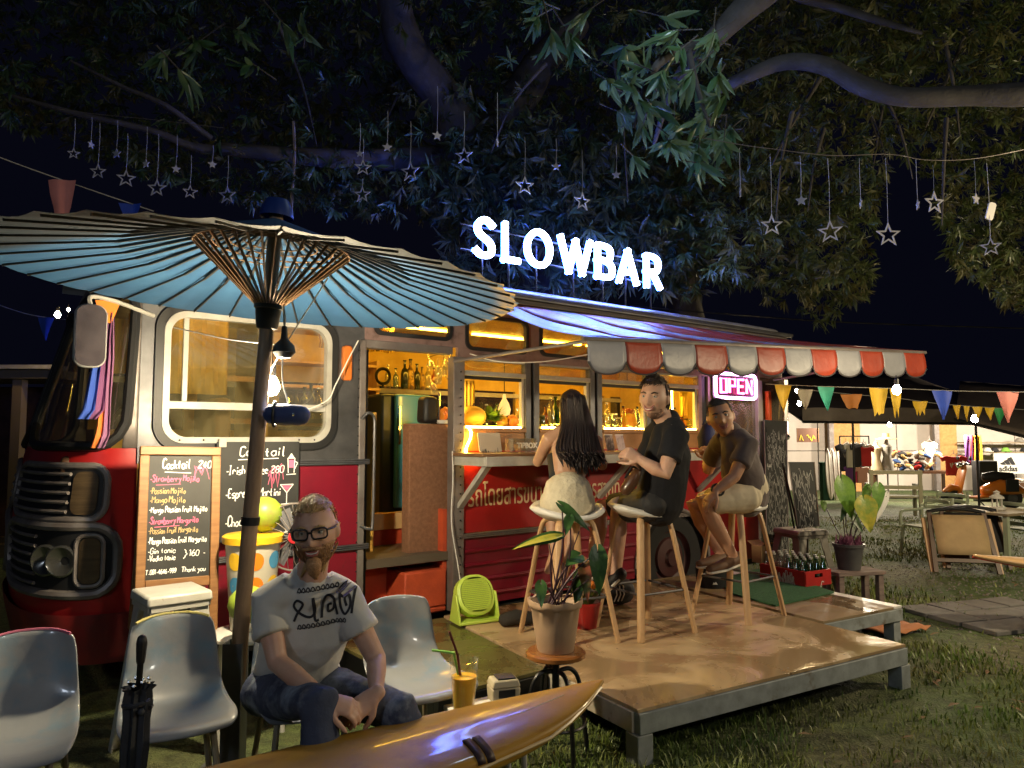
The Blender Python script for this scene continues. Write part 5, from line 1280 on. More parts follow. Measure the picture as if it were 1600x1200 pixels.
for i in range(3): m = MB(); m.lathe([(.001, -.006), (.04, -.006), (.045, 0), (.04, .006), (.001, .006)], 16, c=(-.02+.02*i, .0, .06+.012*i), rot=Matrix.Rotation(R(70), 3, 'Y')); m.obj('slice', mat('orange_slice', (.75, .25, .03), .4) if i == 0 else bpy.data.materials['orange_slice'], pl)
ob_ = MB(); ob_.beam((0, 0, 0), (.05, .03, .95), .16, .02); o_ = ob_.obj('yellow_board', mat('yellow_wood', (.52, .30, .06), .5, c2=(.42, .22, .04), scale=5), None, bevel=.004); o_.location = bl(-.60, .16, .72); o_.rotation_euler = (0, 0, BRZ+R(20)); tag(o_, 'yellow wooden board leaning inside the door left of the refrigerator', 'board')
# shelves with bottles along the far wall
shf = thing('bottle_shelf', 'long wooden shelf against the far bus wall, behind the refrigerator', 'shelf', bl(0, 1.72, 0), BRZ)
for z in (1.62, 1.95):
    m = MB(); m.b2((-.88, -.12, z-.025), (.25 if z > 1.9 else 3.5, .20, z)); m.obj('shelf_board', darkwood if z < 1.7 else palewood, shf)
m = MB(); m.b2((-.85, -.10, 2.14), (.25, .2, 2.16)); m.obj('shelf_board', palewood, shf)
for t in (-.85, .22): m = MB(); m.b2((t, -.1, 1.62), (t+.03, .2, 2.2)); m.obj('shelf_side', palewood, shf)
spirit = [(.001, 0), (.036, 0), (.038, .008), (.038, .15), (.030, .18), (.013, .205), (.012, .26), (.015, .262), (.015, .275), (.001, .276)]
jar = [(.001, 0), (.045, 0), (.048, .01), (.048, .12), (.04, .14), (.04, .155), (.001, .156)]
amber = pane_mat('amber_bottle', (.75, .35, .05), gl=.16, dust=.10, dustc=(.5, .25, .05)); bgl = pane_mat('blue_bottle', (.35, .55, .7), gl=.2, dust=.1); dkb = mat('dark_bottle', (.012, .018, .012), .15, coat=.5)
gold = mat('gold_label_bottle', (.42, .26, .05), .3, c2=(.08, .04, .02), scale=18, lo=.45, hi=.55)
cols = [('amber', amber), ('clear', clr), ('green', grn), ('pale blue', bgl), ('dark', dkb), ('gold labelled', gold)]
def sbottle(t, y, z, ci, where, sc=1.0, pf=spirit): return bottle(bl(t, y, z), 0, cols[ci][1], cols[ci][0]+' bottle '+where, 'bottles inside the bar', prof_=pf, sc=sc, capmat=black if ci != 1 else capm)
n_ = 0
for px, ci, sc, w in ((606, 1, .8, 'at the left end of the door shelf'), (618, 3, .7, 'left of the black fan on the door shelf'), (632, 4, 1.0, 'with a long neck, third on the door shelf'), (641, 5, 1.05, 'tallest of the cluster on the door shelf'), (651, 4, .9, 'right of the tallest one on the door shelf'), (659, 5, .8, 'low and round at the right of the door shelf'), (668, 1, .9, 'beside the wire glasses on the door shelf'), (678, 0, .8, 'at the right end of the door shelf')):
    t, z = bt(px, 612, 1.62); sbottle(t, 1.62, 1.952-.0, ci, w, sc)
bf_ = thing('round_fan', 'small black round fan on the shelf seen through the bus door', 'fan', bl(bt(597, 590, 1.6)[0], 1.58, 2.06), rot=(R(90), 0, BRZ))
m = MB(); m.lathe([(.07, -.02), (.085, 0), (.07, .02), (.055, 0), (.07, -.02)], 20); m.obj('ring', black, bf_); m = MB(); m.tube([(0, -.11, 0), (0, -.07, 0)], .012, 6); m.obj('foot', black, bf_)
# tinsel curtain above the door
for i in range(22):
    t = -.63+.03*i; m = MB(); rows = [[(t-.012+.006*math.sin(k*2+i), .9+.03*math.sin(i), 2.42-.045*k), (t+.012+.006*math.sin(k*2+i), .9+.03*math.sin(i+1), 2.42-.045*k)] for k in range(6)]; m.grid(rows); m.obj('tinsel_strip', mat('gold_foil', (.75, .52, .10), .25, .9) if i == 0 else bpy.data.materials['gold_foil'], bus, smooth=0)
gl_sh = thing('wire_sculpture', 'tangle of hanging glasses and wire at the right of the door opening', 'glass rack', bl(bt(690, 590, .8)[0], .8, bt(690, 590, .8)[1]), BRZ)
for i in range(7):
    x_, z_ = rnd.uniform(-.10, .10), rnd.uniform(-.12, .12); m = MB(); m.lathe([(.03, 0), (.032, .05), (.012, .085), (.005, .10), (.005, .15)], 12, c=(x_, rnd.uniform(-.05, .05), z_), rot=Matrix.Rotation(rnd.uniform(-.6, .6), 3, 'X')); m.obj('wine_glass', clr, gl_sh)
MB().tube(spline([(-.12, 0, .17), (0, .02, .2), (.1, 0, .15), (.11, 0, -.05), (.02, 0, .02), (-.08, 0, -.08)], 5), .004, 5).obj('wire', chrome, gl_sh)
# --- behind the bar windows: fruit, jars, bottles, lamp
fy = .22
def on_ledge(px): return bl(bt(px, 655, fy)[0], fy, 1.572), bt(px, 655, fy)[0]
m = MB(); m.b2((.1, .10, 1.52), (2.76, .42, 1.567)); m.obj('inner_ledge', bpy.data.materials['sill_wood'], bus)
q, t = on_ledge(738); o = thing('melon', 'big yellow melon on the ledge at the left end of the bar window', 'melon', q, BRZ); m = MB(); m.ball((0, 0, .085), (.115, .10, .085), 18, 12); m.obj('skin', mat('melon_skin', (.55, .32, .05), .45, c2=(.42, .28, .06), scale=8), o); m = MB(); m.tube([(.0, 0, .165), (.02, 0, .19)], .008, 6); m.obj('stalk', darkwood, o)
q, t = on_ledge(766); o = thing('lettuce', 'bunch of bright green leafy herbs beside the melon', 'greens', q, BRZ)
for i in range(46):
    a = rnd.uniform(0, 6.28); e = rnd.uniform(.2, 1.4); d = V((math.cos(a)*math.sin(e), math.sin(a)*math.sin(e), math.cos(e))); pp = V((0, 0, .05))+d*.05
    lf = heart_leaf(pp, pp+d*rnd.uniform(.06, .11), rnd.uniform(.022, .034), leafy, o, rnd.uniform(.1, .5), fold=rnd.uniform(-.3, .3))
for px, r_, c, l in ((785, .055, (.50, .26, .04), 'yellow mango right of the green herbs'), (800, .058, (.62, .20, .03), 'orange red mango right of the yellow one')):
    q, t = on_ledge(px); o = thing('mango', l, 'fruit', q, BRZ); m = MB(); m.ball((0, 0, r_*.95), (r_*.9, r_*.85, r_*.95), 16, 10); m.obj('skin', mat('mango_skin', c, .4, c2=tuple(x*.8 for x in c), scale=9), o); m = MB(); m.tube([(0, 0, r_*1.85), (.005, 0, r_*2.0)], .005, 5); m.obj('stalk', darkwood, o)
q = bl(bt(788, 625, .5)[0], .5, bt(788, 640, .5)[1]); o = thing('pear_lamp', 'pear shaped pale lamp hanging behind the first bar window', 'lamp', q); m = MB(); m.lathe([(.001, -.06), (.045, -.045), (.055, 0), (.04, .05), (.018, .09), (.012, .13), (.001, .135)], 18); m.obj('shade', mat('lamp_shade', (.65, .50, .30), .5, emit=(1, .6, .2), es=.5), o); MB().tube([(0, 0, .13), (0, 0, .40)], .004, 5).obj('cord', black, o)
for px, ci, sc, pf, w, y in ((752, 4, .75, spirit, 'behind the green herbs', .34), (760, 1, .7, spirit, 'just right of the one behind the herbs', .36), (852, 0, .7, spirit, 'left of the water bottle', .24), (860, 1, .95, spirit, 'tall like a water bottle left of the woman', .22), (868, 2, 1.0, spirit, 'touching the woman left shoulder from behind', .28), (846, 4, .7, jar, 'short and round under the first mullion', .22),
                             (948, 1, .85, spirit, 'square with a wide cap right of the woman', .22), (958, 1, .9, jar, 'big jar like right of the square one', .24), (1012, 5, .85, jar, 'printed with red and white behind the chin', .20), (1062, 0, .8, jar, 'low by the yellow led strip', .22), (1070, 5, .7, jar, 'small beside the yellow led strip', .24), (1046, 2, .9, spirit, 'left of the yellow led strip', .3)):
    sbottle(bt(px, 655, y)[0], y, 1.572, ci, w, sc, pf)
for i_, (px, ci, sc, pf, y) in enumerate(((744, 1, .6, jar, .36), (776, 2, .75, spirit, .38), (808, 1, .6, spirit, .36), (836, 1, .8, jar, .36), (857, 5, .8, spirit, .38), (926, 2, .9, spirit, .34), (940, 0, .8, jar, .36), (966, 1, .7, jar, .36), (974, 0, .8, spirit, .40), (996, 3, .8, spirit, .38), (1004, 1, .8, jar, .36), (1024, 0, .8, spirit, .3), (1036, 1, .8, jar, .3), (1054, 5, .8, spirit, .36), (1078, 1, .7, jar, .3))):
    sbottle(bt(px, 655, y)[0], y, 1.572, ci, ('first', 'second', 'third', 'fourth', 'fifth', 'sixth', 'seventh', 'eighth', 'ninth', 'tenth', 'eleventh', 'twelfth', 'thirteenth', 'fourteenth', 'last')[i_]+' from the left in the rear row on the window ledge', sc, pf)
q, t = on_ledge(983); o = thing('drink_dispenser', 'glass jug of orange iced drink glowing on the ledge beside the smiling man', 'jug', q, BRZ)
MB().lathe([(.001, 0), (.075, 0), (.078, .01), (.06, .17), (.055, .18)], 20).obj('jug', clr, o); MB().lathe([(.001, .005), (.072, .005), (.060, .14), (.001, .142)], 20).obj('drink', mat('orange_drink', (.8, .30, .03), .3, c2=(.8, .45, .05), scale=14, sss=.3), o)
for i in range(8): a = i*.8; m = MB(); m.ball((.03*math.cos(a), .03*math.sin(a), .16+.008*(i % 3)), .018, 8, 6); m.obj('fruit_piece', mat('fruit_red', (.6, .12, .04), .4) if i == 0 else bpy.data.materials['fruit_red'], o)
q = bl(bt(980, 595, .6)[0], .6, bt(980, 600, .6)[1]); o = thing('yellow_lamp', 'round yellow lamp shade behind the third bar window', 'lamp', q); m = MB(); m.lathe([(.001, .03), (.05, .025), (.075, -.02), (.07, -.025), (.001, -.02)], 18); m.obj('shade', mat('yellow_shade', (.75, .48, .04), .5, emit=(1, .6, .1), es=.4), o); MB().tube([(0, 0, .03), (0, 0, .35)], .004, 5).obj('cord', black, o)
for px, y, l in ((732, .35, 'pleated yellow curtain at the left end of the bar window'), (1068, .3, 'pleated yellow curtain at the right end of the bar window')):
    t = bt(px, 610, y)[0]; m = MB(); m.grid([[(.012*(j-5), .015*math.sin(j*2.2), -.30*k/4) for j in range(11)] for k in range(5)]); o_ = m.obj('curtain', mat('yellow_curtain', (.72, .48, .08), .7) if px < 800 else bpy.data.materials['yellow_curtain'], None, smooth=80, solid=.002); o_.location = bl(t, y, 1.95); o_.rotation_euler = (0, 0, BRZ); tag(o_, l, 'curtain')
m = MB(); m.grid([[(-1.80+.02*j, .55+.02*math.sin(j*1.7), 2.40-.62*k/4) for j in range(20)] for k in range(5)]); m.obj('window_curtain', mat('pale_curtain', (.5, .32, .04), .7), bus, smooth=80, solid=.002)
tq = bt(482, 560, .9); m = MB(); m.b2((-1.35, 1.15, 1.60), (-.96, 1.19, 1.64)); m.b2((-1.35, 1.15, 1.92), (-.96, 1.19, 1.96)); m.obj('inner_shelf', palewood, bus)
for px, ci, sc, w in ((465, 4, .8, 'left one behind the front side window'), (478, 2, .9, 'dark necked one behind the front side window'), (488, 4, 1.0, 'middle one behind the front side window'), (500, 1, .9, 'right one behind the front side window')):
    sbottle(bt(px, 620, 1.05)[0], 1.08, 1.645, ci, w, sc)
# --- on the counter
q, t = place(767, 690, -.14)[0:2]; o = thing('price_card', 'tilted cream card with two dark drawings standing on the counter', 'card', bl(t, -.14, 1.39), rot=(R(-12), 0, BRZ)); m = MB(); m.prism(rrect(-.10, .10, 0, .145, .012), (0, 0, 0), X, Z, .006); m.obj('card', mat('card_cream', (.55, .47, .36), .7), o)
mb = MB(); scribble(mb, -.08, -.01, .06, .06, -.005, .004, 3); scribble(mb, .015, .08, .06, .06, -.005, .006, 4); scribble(mb, -.08, -.02, .025, .006, -.005, .003, 5); scribble(mb, .02, .08, .025, .006, -.005, .003, 6); mb.obj('drawing', black, o, smooth=0)
t = bt(822, 698, -.18)[0]; o = thing('tip_box', 'clear acrylic box lettered TIPBOX on the counter left of the woman', 'box', bl(t-.04, -.18, 1.39), BRZ); m = MB(); m.b2((-.12, -.05, 0), (.10, .05, .004)); m.b2((-.12, -.05, .006), (-.116, .05, .10)); m.b2((.096, -.05, .006), (.10, .05, .10)); m.b2((-.115, -.05, .006), (.095, -.046, .10)); m.b2((-.115, .046, .006), (.095, .05, .10)); m.obj('box', pane_mat('acrylic', gl=.15, dust=.12), o); text_obj('lettering', 'TIPBOX', .055, plastw, o, (-.085, -.053, .03), (R(90), 0, 0), .001, .002)
for px, l in ((955, 'dark photo card standing on the counter right of the woman'), (972, 'light photo card standing on the counter beside the dark one')):
    t = bt(px, 690, -.2)[0]; o = thing('photo_card', l, 'card', bl(t, -.2, 1.39), rot=(R(-14), 0, BRZ+R(8))); m = MB(); m.prism(rrect(-.05, .05, 0, .13, .004), (0, 0, 0), X, Z, .005); m.obj('card', mat('photo_dark', (.10, .07, .07), .4, c2=(.35, .28, .26), scale=22, lo=.5, hi=.6) if px < 960 else mat('photo_light', (.5, .40, .40), .4, c2=(.25, .18, .20), scale=22, lo=.5, hi=.65), o)
    m = MB(); m.prism([(-.053, -.003), (.053, -.003), (.053, .003), (-.053, .003)], (0, -.001, .132), X, Z, .008); m.obj('edge', plastw, o)
# --- cloths hung at the front corner
def hung(name, label, px, pts, cols_, y):
    c = thing(name, label, 'flag', bl(bt(px, 480, y)[0], y, bt(px, 480, y)[1])); rows = []
    for i, (xa, xb, py) in enumerate(pts):
        A1 = bl(*((bt(xa, py, y)[0], y+.02*math.sin(i), bt(xa, py, y)[1])))-c.location; B1 = bl(*((bt(xb, py, y)[0], y-.02*math.cos(i*1.3), bt(xb, py, y)[1])))-c.location
        rows.append([A1.lerp(B1, j/8)+V((0, .018*math.sin(j*2.1+i*.4), 0)) for j in range(9)])
    for nm, a, b_, m_ in cols_: MB().grid([r_[a:b_+1] for r_ in rows]).obj(nm, m_, c, smooth=80, solid=.003)
    return c
hung('hanging_cloth', 'blue and purple cloth with a white hem hanging beside the wing mirror', 150, [(160, 176, 490), (152, 174, 530), (140, 172, 580), (126, 166, 640), (118, 152, 655)], [('purple_half', 5, 8, mat('cloth_mauve', (.16, .05, .14), .8)), ('blue_half', 0, 5, mat('cloth_royal', (.025, .07, .36), .8))], -.10)
hung('hanging_cloth', 'orange and violet striped cloth hanging behind the wing mirror', 165, [(164, 178, 484), (164, 179, 560), (158, 176, 620), (146, 174, 680), (140, 164, 700)], [('orange_half', 0, 4, mat('cloth_orange', (.62, .16, .03), .8)), ('violet_half', 4, 8, mat('cloth_violet', (.24, .10, .20), .8))], -.06)
q = bl(bt(168, 485, -.12)[0], -.12, bt(168, 485, -.12)[1]); m = MB(); m.prism([(-.06, .05), (.06, .05), (.02, -.07), (-.03, -.05)], (0, 0, 0), X, Z, .006); o_ = m.obj('orange_pennant', mat('pennant_orange', (.75, .20, .02), .7), None); o_.location = q; o_.rotation_euler = (0, 0, BRZ); tag(o_, 'small orange pennant at the top of the cloths by the wing mirror', 'pennant')
# ================================================================ people
def skin_mat(n, c, c2): return mat(n, c, .48, c2=c2, scale=14, sss=.12, bump=.04, bscale=90)
def basis(f, up=(0, 0, 1), roll=0):
    f = V(f).normalized(); u = V(up); u = (u-f*u.dot(f)).normalized(); r = f.cross(u)
    if roll: q = Matrix.Rotation(roll, 3, f); u = q @ u; r = q @ r
    return Matrix((r, f, u)).transposed()            # columns: right, forward, up
def head_pt(a, b, k=1.0):                             # a: azimuth from the front, b: polar angle; local right/forward/up
    x = .076*math.sin(b)*math.sin(a); y = .097*math.sin(b)*math.cos(a); z = .120*math.cos(b)
    if z < -.01: s_ = 1-.30*(min(1, (-z-.01)/.11))**1.4; x *= s_; y = y*(1-.10*((-z-.01)/.11)) if y > 0 else y*(1-.42*((-z-.01)/.11))
    if z > .02: y -= .010*(z/.12)
    if y > 0:
        g = lambda cx, cz, sx, sz: math.exp(-((abs(x)-cx)/sx)**2-((z-cz)/sz)**2)
        y += .026*math.exp(-(x/.0125)**2)*(max(0, min(1, (.03-z)/.055)) if z > -.03 else math.exp(-((z+.03)/.009)**2))
        y += -.013*g(.031, .014, .016, .012)+.006*math.exp(-((z-.038)/.010)**2-(x/.05)**2)+.006*g(.043, -.018, .016, .018)
        y += .008*math.exp(-(x/.024)**2-((z+.060)/.013)**2)-.003*math.exp(-(x/.028)**2-((z+.060)/.003)**2)+.010*math.exp(-(x/.022)**2-((z+.100)/.016)**2)
    return V((x*k, y*k, z*k))
NA, NB = 56, 44
def head_mesh(mb, c, M_, k=1.0):
    rows = [[V(c)+M_ @ head_pt(2*math.pi*j/NA, math.pi*(i+.001)/NB*.9995, k) for j in range(NA)] for i in range(NB+1)]
    mb.grid(rows, closed=True, flip=True); n0 = len(mb.v)
    mb.f.append(tuple(range(n0-NA*(NB+1), n0-NA*NB))); mb.m.append(0); mb.f.append(tuple(range(n0-1, n0-NA-1, -1))); mb.m.append(0)
    for s_ in (-1, 1):
        mb.ball(V(c)+M_ @ V((s_*.078*k, -.008*k, -.004*k)), (.012*k, .020*k, .032*k), 10, 8, rot=M_)
def head_patch(c, M_, sel, off, par, name, m_, k=1.0, noise=.006, fr=30, solid=.0, smooth=80):
    P = {}; mb = MB(); rows = {}
    for i in range(NB+1):
        for j in range(NA):
            a = 2*math.pi*j/NA; b = math.pi*(i+.001)/NB*.9995; p = head_pt(a, b, k); d = sel(p/k)
            if d > 0:
                nrm = V((p.x/.0058, p.y/.0094, p.z/.0144)).normalized()
                ns = mnoise.noise(V((p.x*fr*4, p.y*fr, p.z*fr*.6)))
                P[(i, j)] = len(mb.v); mb.v.append(tuple(V(c)+M_ @ (p+nrm*(off*min(1, d*3)+noise*ns))))
    for i in range(NB):
        for j in range(NA):
            q = [(i, j), (i+1, j), (i+1, (j+1) % NA), (i, (j+1) % NA)]
            if all(x in P for x in q): mb.f.append(tuple(P[x] for x in q)); mb.m.append(0)
    return mb.obj(name, m_, par, smooth=smooth, solid=solid)
eyew = mat('eye_white', (.42, .40, .38), .25); iris = mat('iris', (.03, .025, .02), .2); lipm = mat('lip', (.36, .12, .10), .45); toothm = mat('teeth', (.70, .66, .58), .35)
def face(c, M_, par, brow, k=1.0, smile=1, open_=1):
    for s_ in (-1, 1):
        e = MB(); e.ball(V(c)+M_ @ V((s_*.031, .0755, .011))*k, .0118*k, 12, 8); e.obj('eye', eyew, par)
        e = MB(); e.ball(V(c)+M_ @ V((s_*.031, .0825, .011))*k, .0058*k, 8, 6); e.obj('iris', iris, par)
        e = MB(); e.rod([V(c)+M_ @ V((s_*x, y, z))*k for x, y, z in ((.016, .091, .028), (.031, .090, .034), (.048, .079, .029))], [.0035*k, .0045*k, .003*k], 8); e.obj('eyebrow', brow, par)
        e = MB(); e.rod([V(c)+M_ @ V((s_*x, y, z))*k for x, y, z in ((.019, .0835, .016), (.031, .088, .0205), (.044, .079, .016))], [.002*k, .0035*k, .002*k], 8); e.obj('eyelid', brow if k < 0 else lidm, par)
    pts = [(-.028, .083, -.050+.004*smile), (-.015, .0935, -.058), (0, .097, -.060), (.015, .0935, -.058), (.028, .083, -.050+.004*smile)]
    e = MB(); e.rod([V(c)+M_ @ (V(p)+V((0, 0, .0045)))*k for p in pts], [.002*k, .0042*k, .004*k, .0042*k, .002*k], 8); e.rod([V(c)+M_ @ (V(p)+V((0, .0, -.007)))*k for p in pts], [.002*k, .0045*k, .0055*k, .0045*k, .002*k], 8); e.obj('lips', lipm, par)
    if open_:
        e = MB(); e.rod([V(c)+M_ @ (V(p)*1.0+V((0, -.001, -.0012)))*k for p in pts[0:]], [.0012*k, .0035*k, .0038*k, .0035*k, .0012*k], 8); e.obj('teeth', toothm, par)
lidm = None
def hand(mb, wr, d, nrm, k=1.0, curl=.5, side=1, spread=.12):
    """wrist, direction of the palm, palm normal (the side the fingers curl to); five separate fingers"""
    d = V(d).normalized(); nrm = V(nrm); nrm = (nrm-d*nrm.dot(d)).normalized(); s_ = d.cross(nrm)*side; wr = V(wr)
    mb.rod([wr-d*.02*k, wr+d*.03*k, wr+d*.075*k], [.026*k, .036*k, .038*k], 12, ry=[.020*k, .016*k, .014*k], hint=nrm)
    for i, (o_, L_) in enumerate(((-.029, .068), (-.0095, .078), (.0095, .073), (.028, .056))):
        b = wr+d*(.076-.004*abs(i-1.2))*k+s_*o_*k; dd = (d+s_*(o_*spread*9)).normalized(); pts = [b-dd*.02*k, b]; p = b; ang = 0
        for f_ in (.45, .32, .23):
            ang += curl*(1.0 if f_ > .4 else .8); v_ = dd*math.cos(ang)+nrm*math.sin(ang); p = p+v_*(L_*f_*k); pts.append(p)
        mb.rod(pts, [.0095*k, .0095*k, .0088*k, .008*k, .0068*k], 8)
    b = wr+d*.018*k-s_*.026*k; t1 = (d*.62-s_*.62+nrm*.35).normalized(); t2 = (d*.86-s_*.25+nrm*.45).normalized()
    mb.rod([b-t1*.01*k, b+t1*.036*k, b+t1*.036*k+t2*.030*k, b+t1*.036*k+t2*.052*k], [.013*k, .0115*k, .010*k, .008*k], 8)
def strands(c, M_, sel, n, L_, comb, par, name, m_, k=1.0, r=.0022, lift=.25, off=.006, seed=1):
    rd = random.Random(seed); mb = MB(); i = 0; tries = 0
    while i < n and tries < n*40:
        tries += 1; a = rd.uniform(0, 6.283); b = math.acos(rd.uniform(-1, 1)); p = head_pt(a, b, k)
        if sel(p/k) <= 0: continue
        nr = V((p.x/.0058, p.y/.0094, p.z/.0144)).normalized(); d = V(comb(p/k))+V((rd.uniform(-.3, .3), rd.uniform(-.3, .3), rd.uniform(-.3, .3))); d = (d-nr*d.dot(nr)).normalized()
        l = L_*rd.uniform(.6, 1.25); q = p+nr*off; cv = V(comb(p/k)).normalized(); pts = [q, q+d*l*.4+nr*(l*lift*.5), q+d*l*.4+(d*.4+cv*.6)*l*.6+nr*(l*lift*.35)]
        mb.tube([V(c)+M_ @ x for x in pts], [r, r*.9, r*.3], 4, cap=False); i += 1
    return tag(mb.obj(name, m_, par, smooth=180), kind='stuff')
def remesh(o, vox, it=3, fac=.5):
    md = o.modifiers.new('remesh', 'REMESH'); md.mode = 'VOXEL'; md.voxel_size = vox; md.use_smooth_shade = True
    md = o.modifiers.new('smooth', 'SMOOTH'); md.iterations = it; md.factor = fac
    return o
foldtex = bpy.data.textures.new('cloth_folds', 'CLOUDS'); foldtex.noise_scale = .10; foldtex.noise_depth = 2
def cloth(mb, name, m_, par, vox=.009, fold=.016, it=4):
    o = remesh(mb.obj(name, m_, par, smooth=180), vox, it)
    md = o.modifiers.new('folds', 'DISPLACE'); md.texture = foldtex; md.strength = fold; md.mid_level = .5; md.texture_coords = 'LOCAL'
    md = o.modifiers.new('smooth2', 'SMOOTH'); md.iterations = 2; md.factor = .5
    return o
def person(label, base): return thing('person', label, 'person', base)
def sub_(a, base): return V(a)-base
def lerp(a, b, t): return V(a).lerp(V(b), t)

def build(label, J, skin, shirt_m, trouser_m, face_k=1.0, sleeve=.55, trouser_end=1.0, shirt=True, shirt_r=(.155, .165, .185, .165), shirt_d=(.115, .125, .125, .10), arm=(.048, .040, .030), leg=(.085, .058, .042), hands=(), shoes=None, feet=True, k=1.0, fold=.016, thighw=.092, cuff=.010):
    base = V(J['pelvis']); p = person(label, base); g = {n: (V(q)-base) for n, q in J.items() if n not in ('f', 'hf', 'roll', 'hup')}
    f = V(J['f']).normalized()
    b = MB(); M_ = basis(J['hf'], roll=J.get('roll', 0))
    tors = [g['pelvis'], lerp(g['pelvis'], g['chest'], .5), g['chest'], lerp(g['chest'], g['neck'], .6)]
    b.rod(tors, [r_-.020 for r_ in shirt_r], 18, ry=[r_-.020 for r_ in shirt_d], hint=f)
    hd = g['head']; jaw = hd+M_ @ V((0, -.030, -.085))*k
    b.rod([g['neck']-V((0, 0, .03)), lerp(g['neck'], jaw, .5), jaw+V((0, 0, .04))], [.066*k, .054*k, .052*k], 14)
    head_mesh(b, hd, M_, k)
    for s_ in 'lr':
        sh, el, wr = g['sh'+s_], g['el'+s_], g['wr'+s_]
        b.rod([lerp(g['neck'], sh, .45), sh, lerp(sh, el, .5), el, lerp(el, wr, .35), wr], [.050, arm[0]*1.15, arm[0], arm[1], arm[1]*.98, arm[2]*.86], 14)
        hp, kn, an = g['hip'+s_], g['kn'+s_], g['an'+s_]
        b.rod([hp, lerp(hp, kn, .5), kn, lerp(kn, an, .3), an], [leg[0], leg[0]*.9, leg[1], leg[1]*.98, leg[2]*.86], 14)
        if feet:
            to = g['to'+s_]; b.rod([an+V((0, 0, -.01)), lerp(an, to, .5)-V((0, 0, .012)), to], [.040, .038, .026], 12, ry=[.042, .032, .018])
    for (wr, d, nrm, curl, side) in hands: hand(b, V(wr)-base, d, nrm, k, curl, side)
    body = remesh(b.obj('body', skin, p, smooth=180), .0058, 2, .5)
    if shirt:
        m = MB(); m.rod([lerp(g['pelvis'], g['chest'], -.12)]+tors[1:], list(shirt_r), 20, ry=list(shirt_d), hint=f)
        for s_ in 'lr':
            sh, el = g['sh'+s_], g['el'+s_]; m.tube([lerp(g['neck'], sh, .35), sh, lerp(sh, el, sleeve*.55), lerp(sh, el, sleeve)], [.072, arm[0]*1.15+.020, arm[0]+.022, arm[0]+.026], 16)
        m.rod([g['neck']-V((0, 0, .05)), g['neck']+V((0, 0, .0))], [.085, .072], 14)
        g['shirt_obj'] = cloth(m, 'shirt', shirt_m, p, fold=fold)
    m = MB(); m.rod([g['pelvis']+V((0, 0, .05)), g['pelvis']-V((0, 0, .01))], [shirt_r[0]-.002, shirt_r[0]], 18, ry=[shirt_d[0], shirt_d[0]], hint=f)
    for s_ in 'lr':
        hp, kn, an = g['hip'+s_], g['kn'+s_], g['an'+s_]
        if trouser_end > 1: m.tube([hp, lerp(hp, kn, .5), kn, lerp(kn, an, .4), lerp(kn, an, trouser_end-1)], [thighw+.012, thighw, leg[1]+.018, leg[1]+.014, leg[2]+.022], 16)
        else: m.tube([hp, lerp(hp, kn, .4), lerp(hp, kn, trouser_end)], [thighw+.012, thighw+.004, leg[1]+.02+cuff], 16)
        m.rod([g['pelvis'], hp], [.10, thighw], 12)
    cloth(m, 'trousers' if trouser_end > 1 else 'shorts', trouser_m, p, fold=fold)
    if shoes is not None:
        for s_ in 'lr':
            an, to = g['an'+s_], g['to'+s_]; d = (to-an).normalized()
            m = MB(); m.rod([an-d*.045-V((0, 0, .015)), lerp(an, to, .45)-V((0, 0, .012)), to+d*.015], [.043, .047, .036], 14, ry=[.047, .036, .024]); so = m.obj('shoe', shoes, p, smooth=180)
            m = MB(); m.rod([an-d*.05-V((0, 0, .05)), lerp(an, to, .5)-V((0, 0, .045)), to+d*.02-V((0, 0, .022))], [.044, .048, .038], 14, ry=[.012]*3); m.obj('sole', toothm, so, smooth=180)
    return p, g, M_, k

# ---------------- the man in the white t-shirt
sk1 = skin_mat('fair_skin', (.58, .36, .26), (.52, .30, .21)); lidm = sk1
tee = mat('white_cotton', (.58, .57, .53), .85, c2=(.52, .51, .47), scale=6, bump=.35, bscale=9, sheen=.2)
jeans = mat('blue_jeans', (.045, .06, .11), .85, c2=(.03, .04, .075), scale=9, bump=.4, bscale=40, c3=(.26, .31, .38), s3=3.4, lo3=.52, hi3=.66)
f1 = V((.34, -.94, 0)); r1 = V((.94, .34, 0))
J = dict(pelvis=(-.875, 2.985, .53), chest=at(480, 985, 2.88), neck=at(482, 905, 2.83), head=at(492, 829, 2.745), shl=at(541, 938, 2.88), shr=at(416, 944, 2.80), ell=at(588, 1030, 2.84), elr=at(434, 1035, 2.72),
         wrl=at(588, 1080, 2.66), wrr=at(506, 1092, 2.56), hipl=V((-.875, 2.985, .51))+r1*.10, hipr=V((-.875, 2.985, .51))-r1*.10, knl=at(626, 1112, 2.68), knr=at(500, 1100, 2.52), anl=(-.20, 2.72, .09), anr=(-.62, 2.50, .09), tol=(-.12, 2.56, .04), tor=(-.56, 2.34, .04), f=f1, hf=(.10, -1, -.10), roll=R(5))
hL = (at(585, 1086, 2.63), (-.62, -.38, -.42), (-.3, .75, -.6), .45, -1); hR = (at(512, 1095, 2.54), (.88, .10, -.28), (.1, .5, -.8), .55, 1)
p, g, M_, k = build('bearded man with fair ponytail and glasses in a printed white t-shirt, on a chair', J, sk1, tee, jeans, trouser_end=1.92, hands=(hL, hR), shoes=black, shirt_r=(.152, .156, .166, .130), shirt_d=(.118, .120, .116, .092), arm=(.045, .038, .029), leg=(.074, .052, .038), thighw=.080, k=1.02)
fair = mat('fair_hair', (.52, .34, .15), .5, c2=(.38, .23, .09), scale=12, stretch=(3, 3, .5), bump=.6, bscale=60)
gb_ = mat('ginger_beard', (.44, .25, .12), .6, c2=(.34, .18, .08), scale=30, bump=.9, bscale=120)
hd = g['head']; face(hd, M_, p, fair, k, smile=2, open_=1)
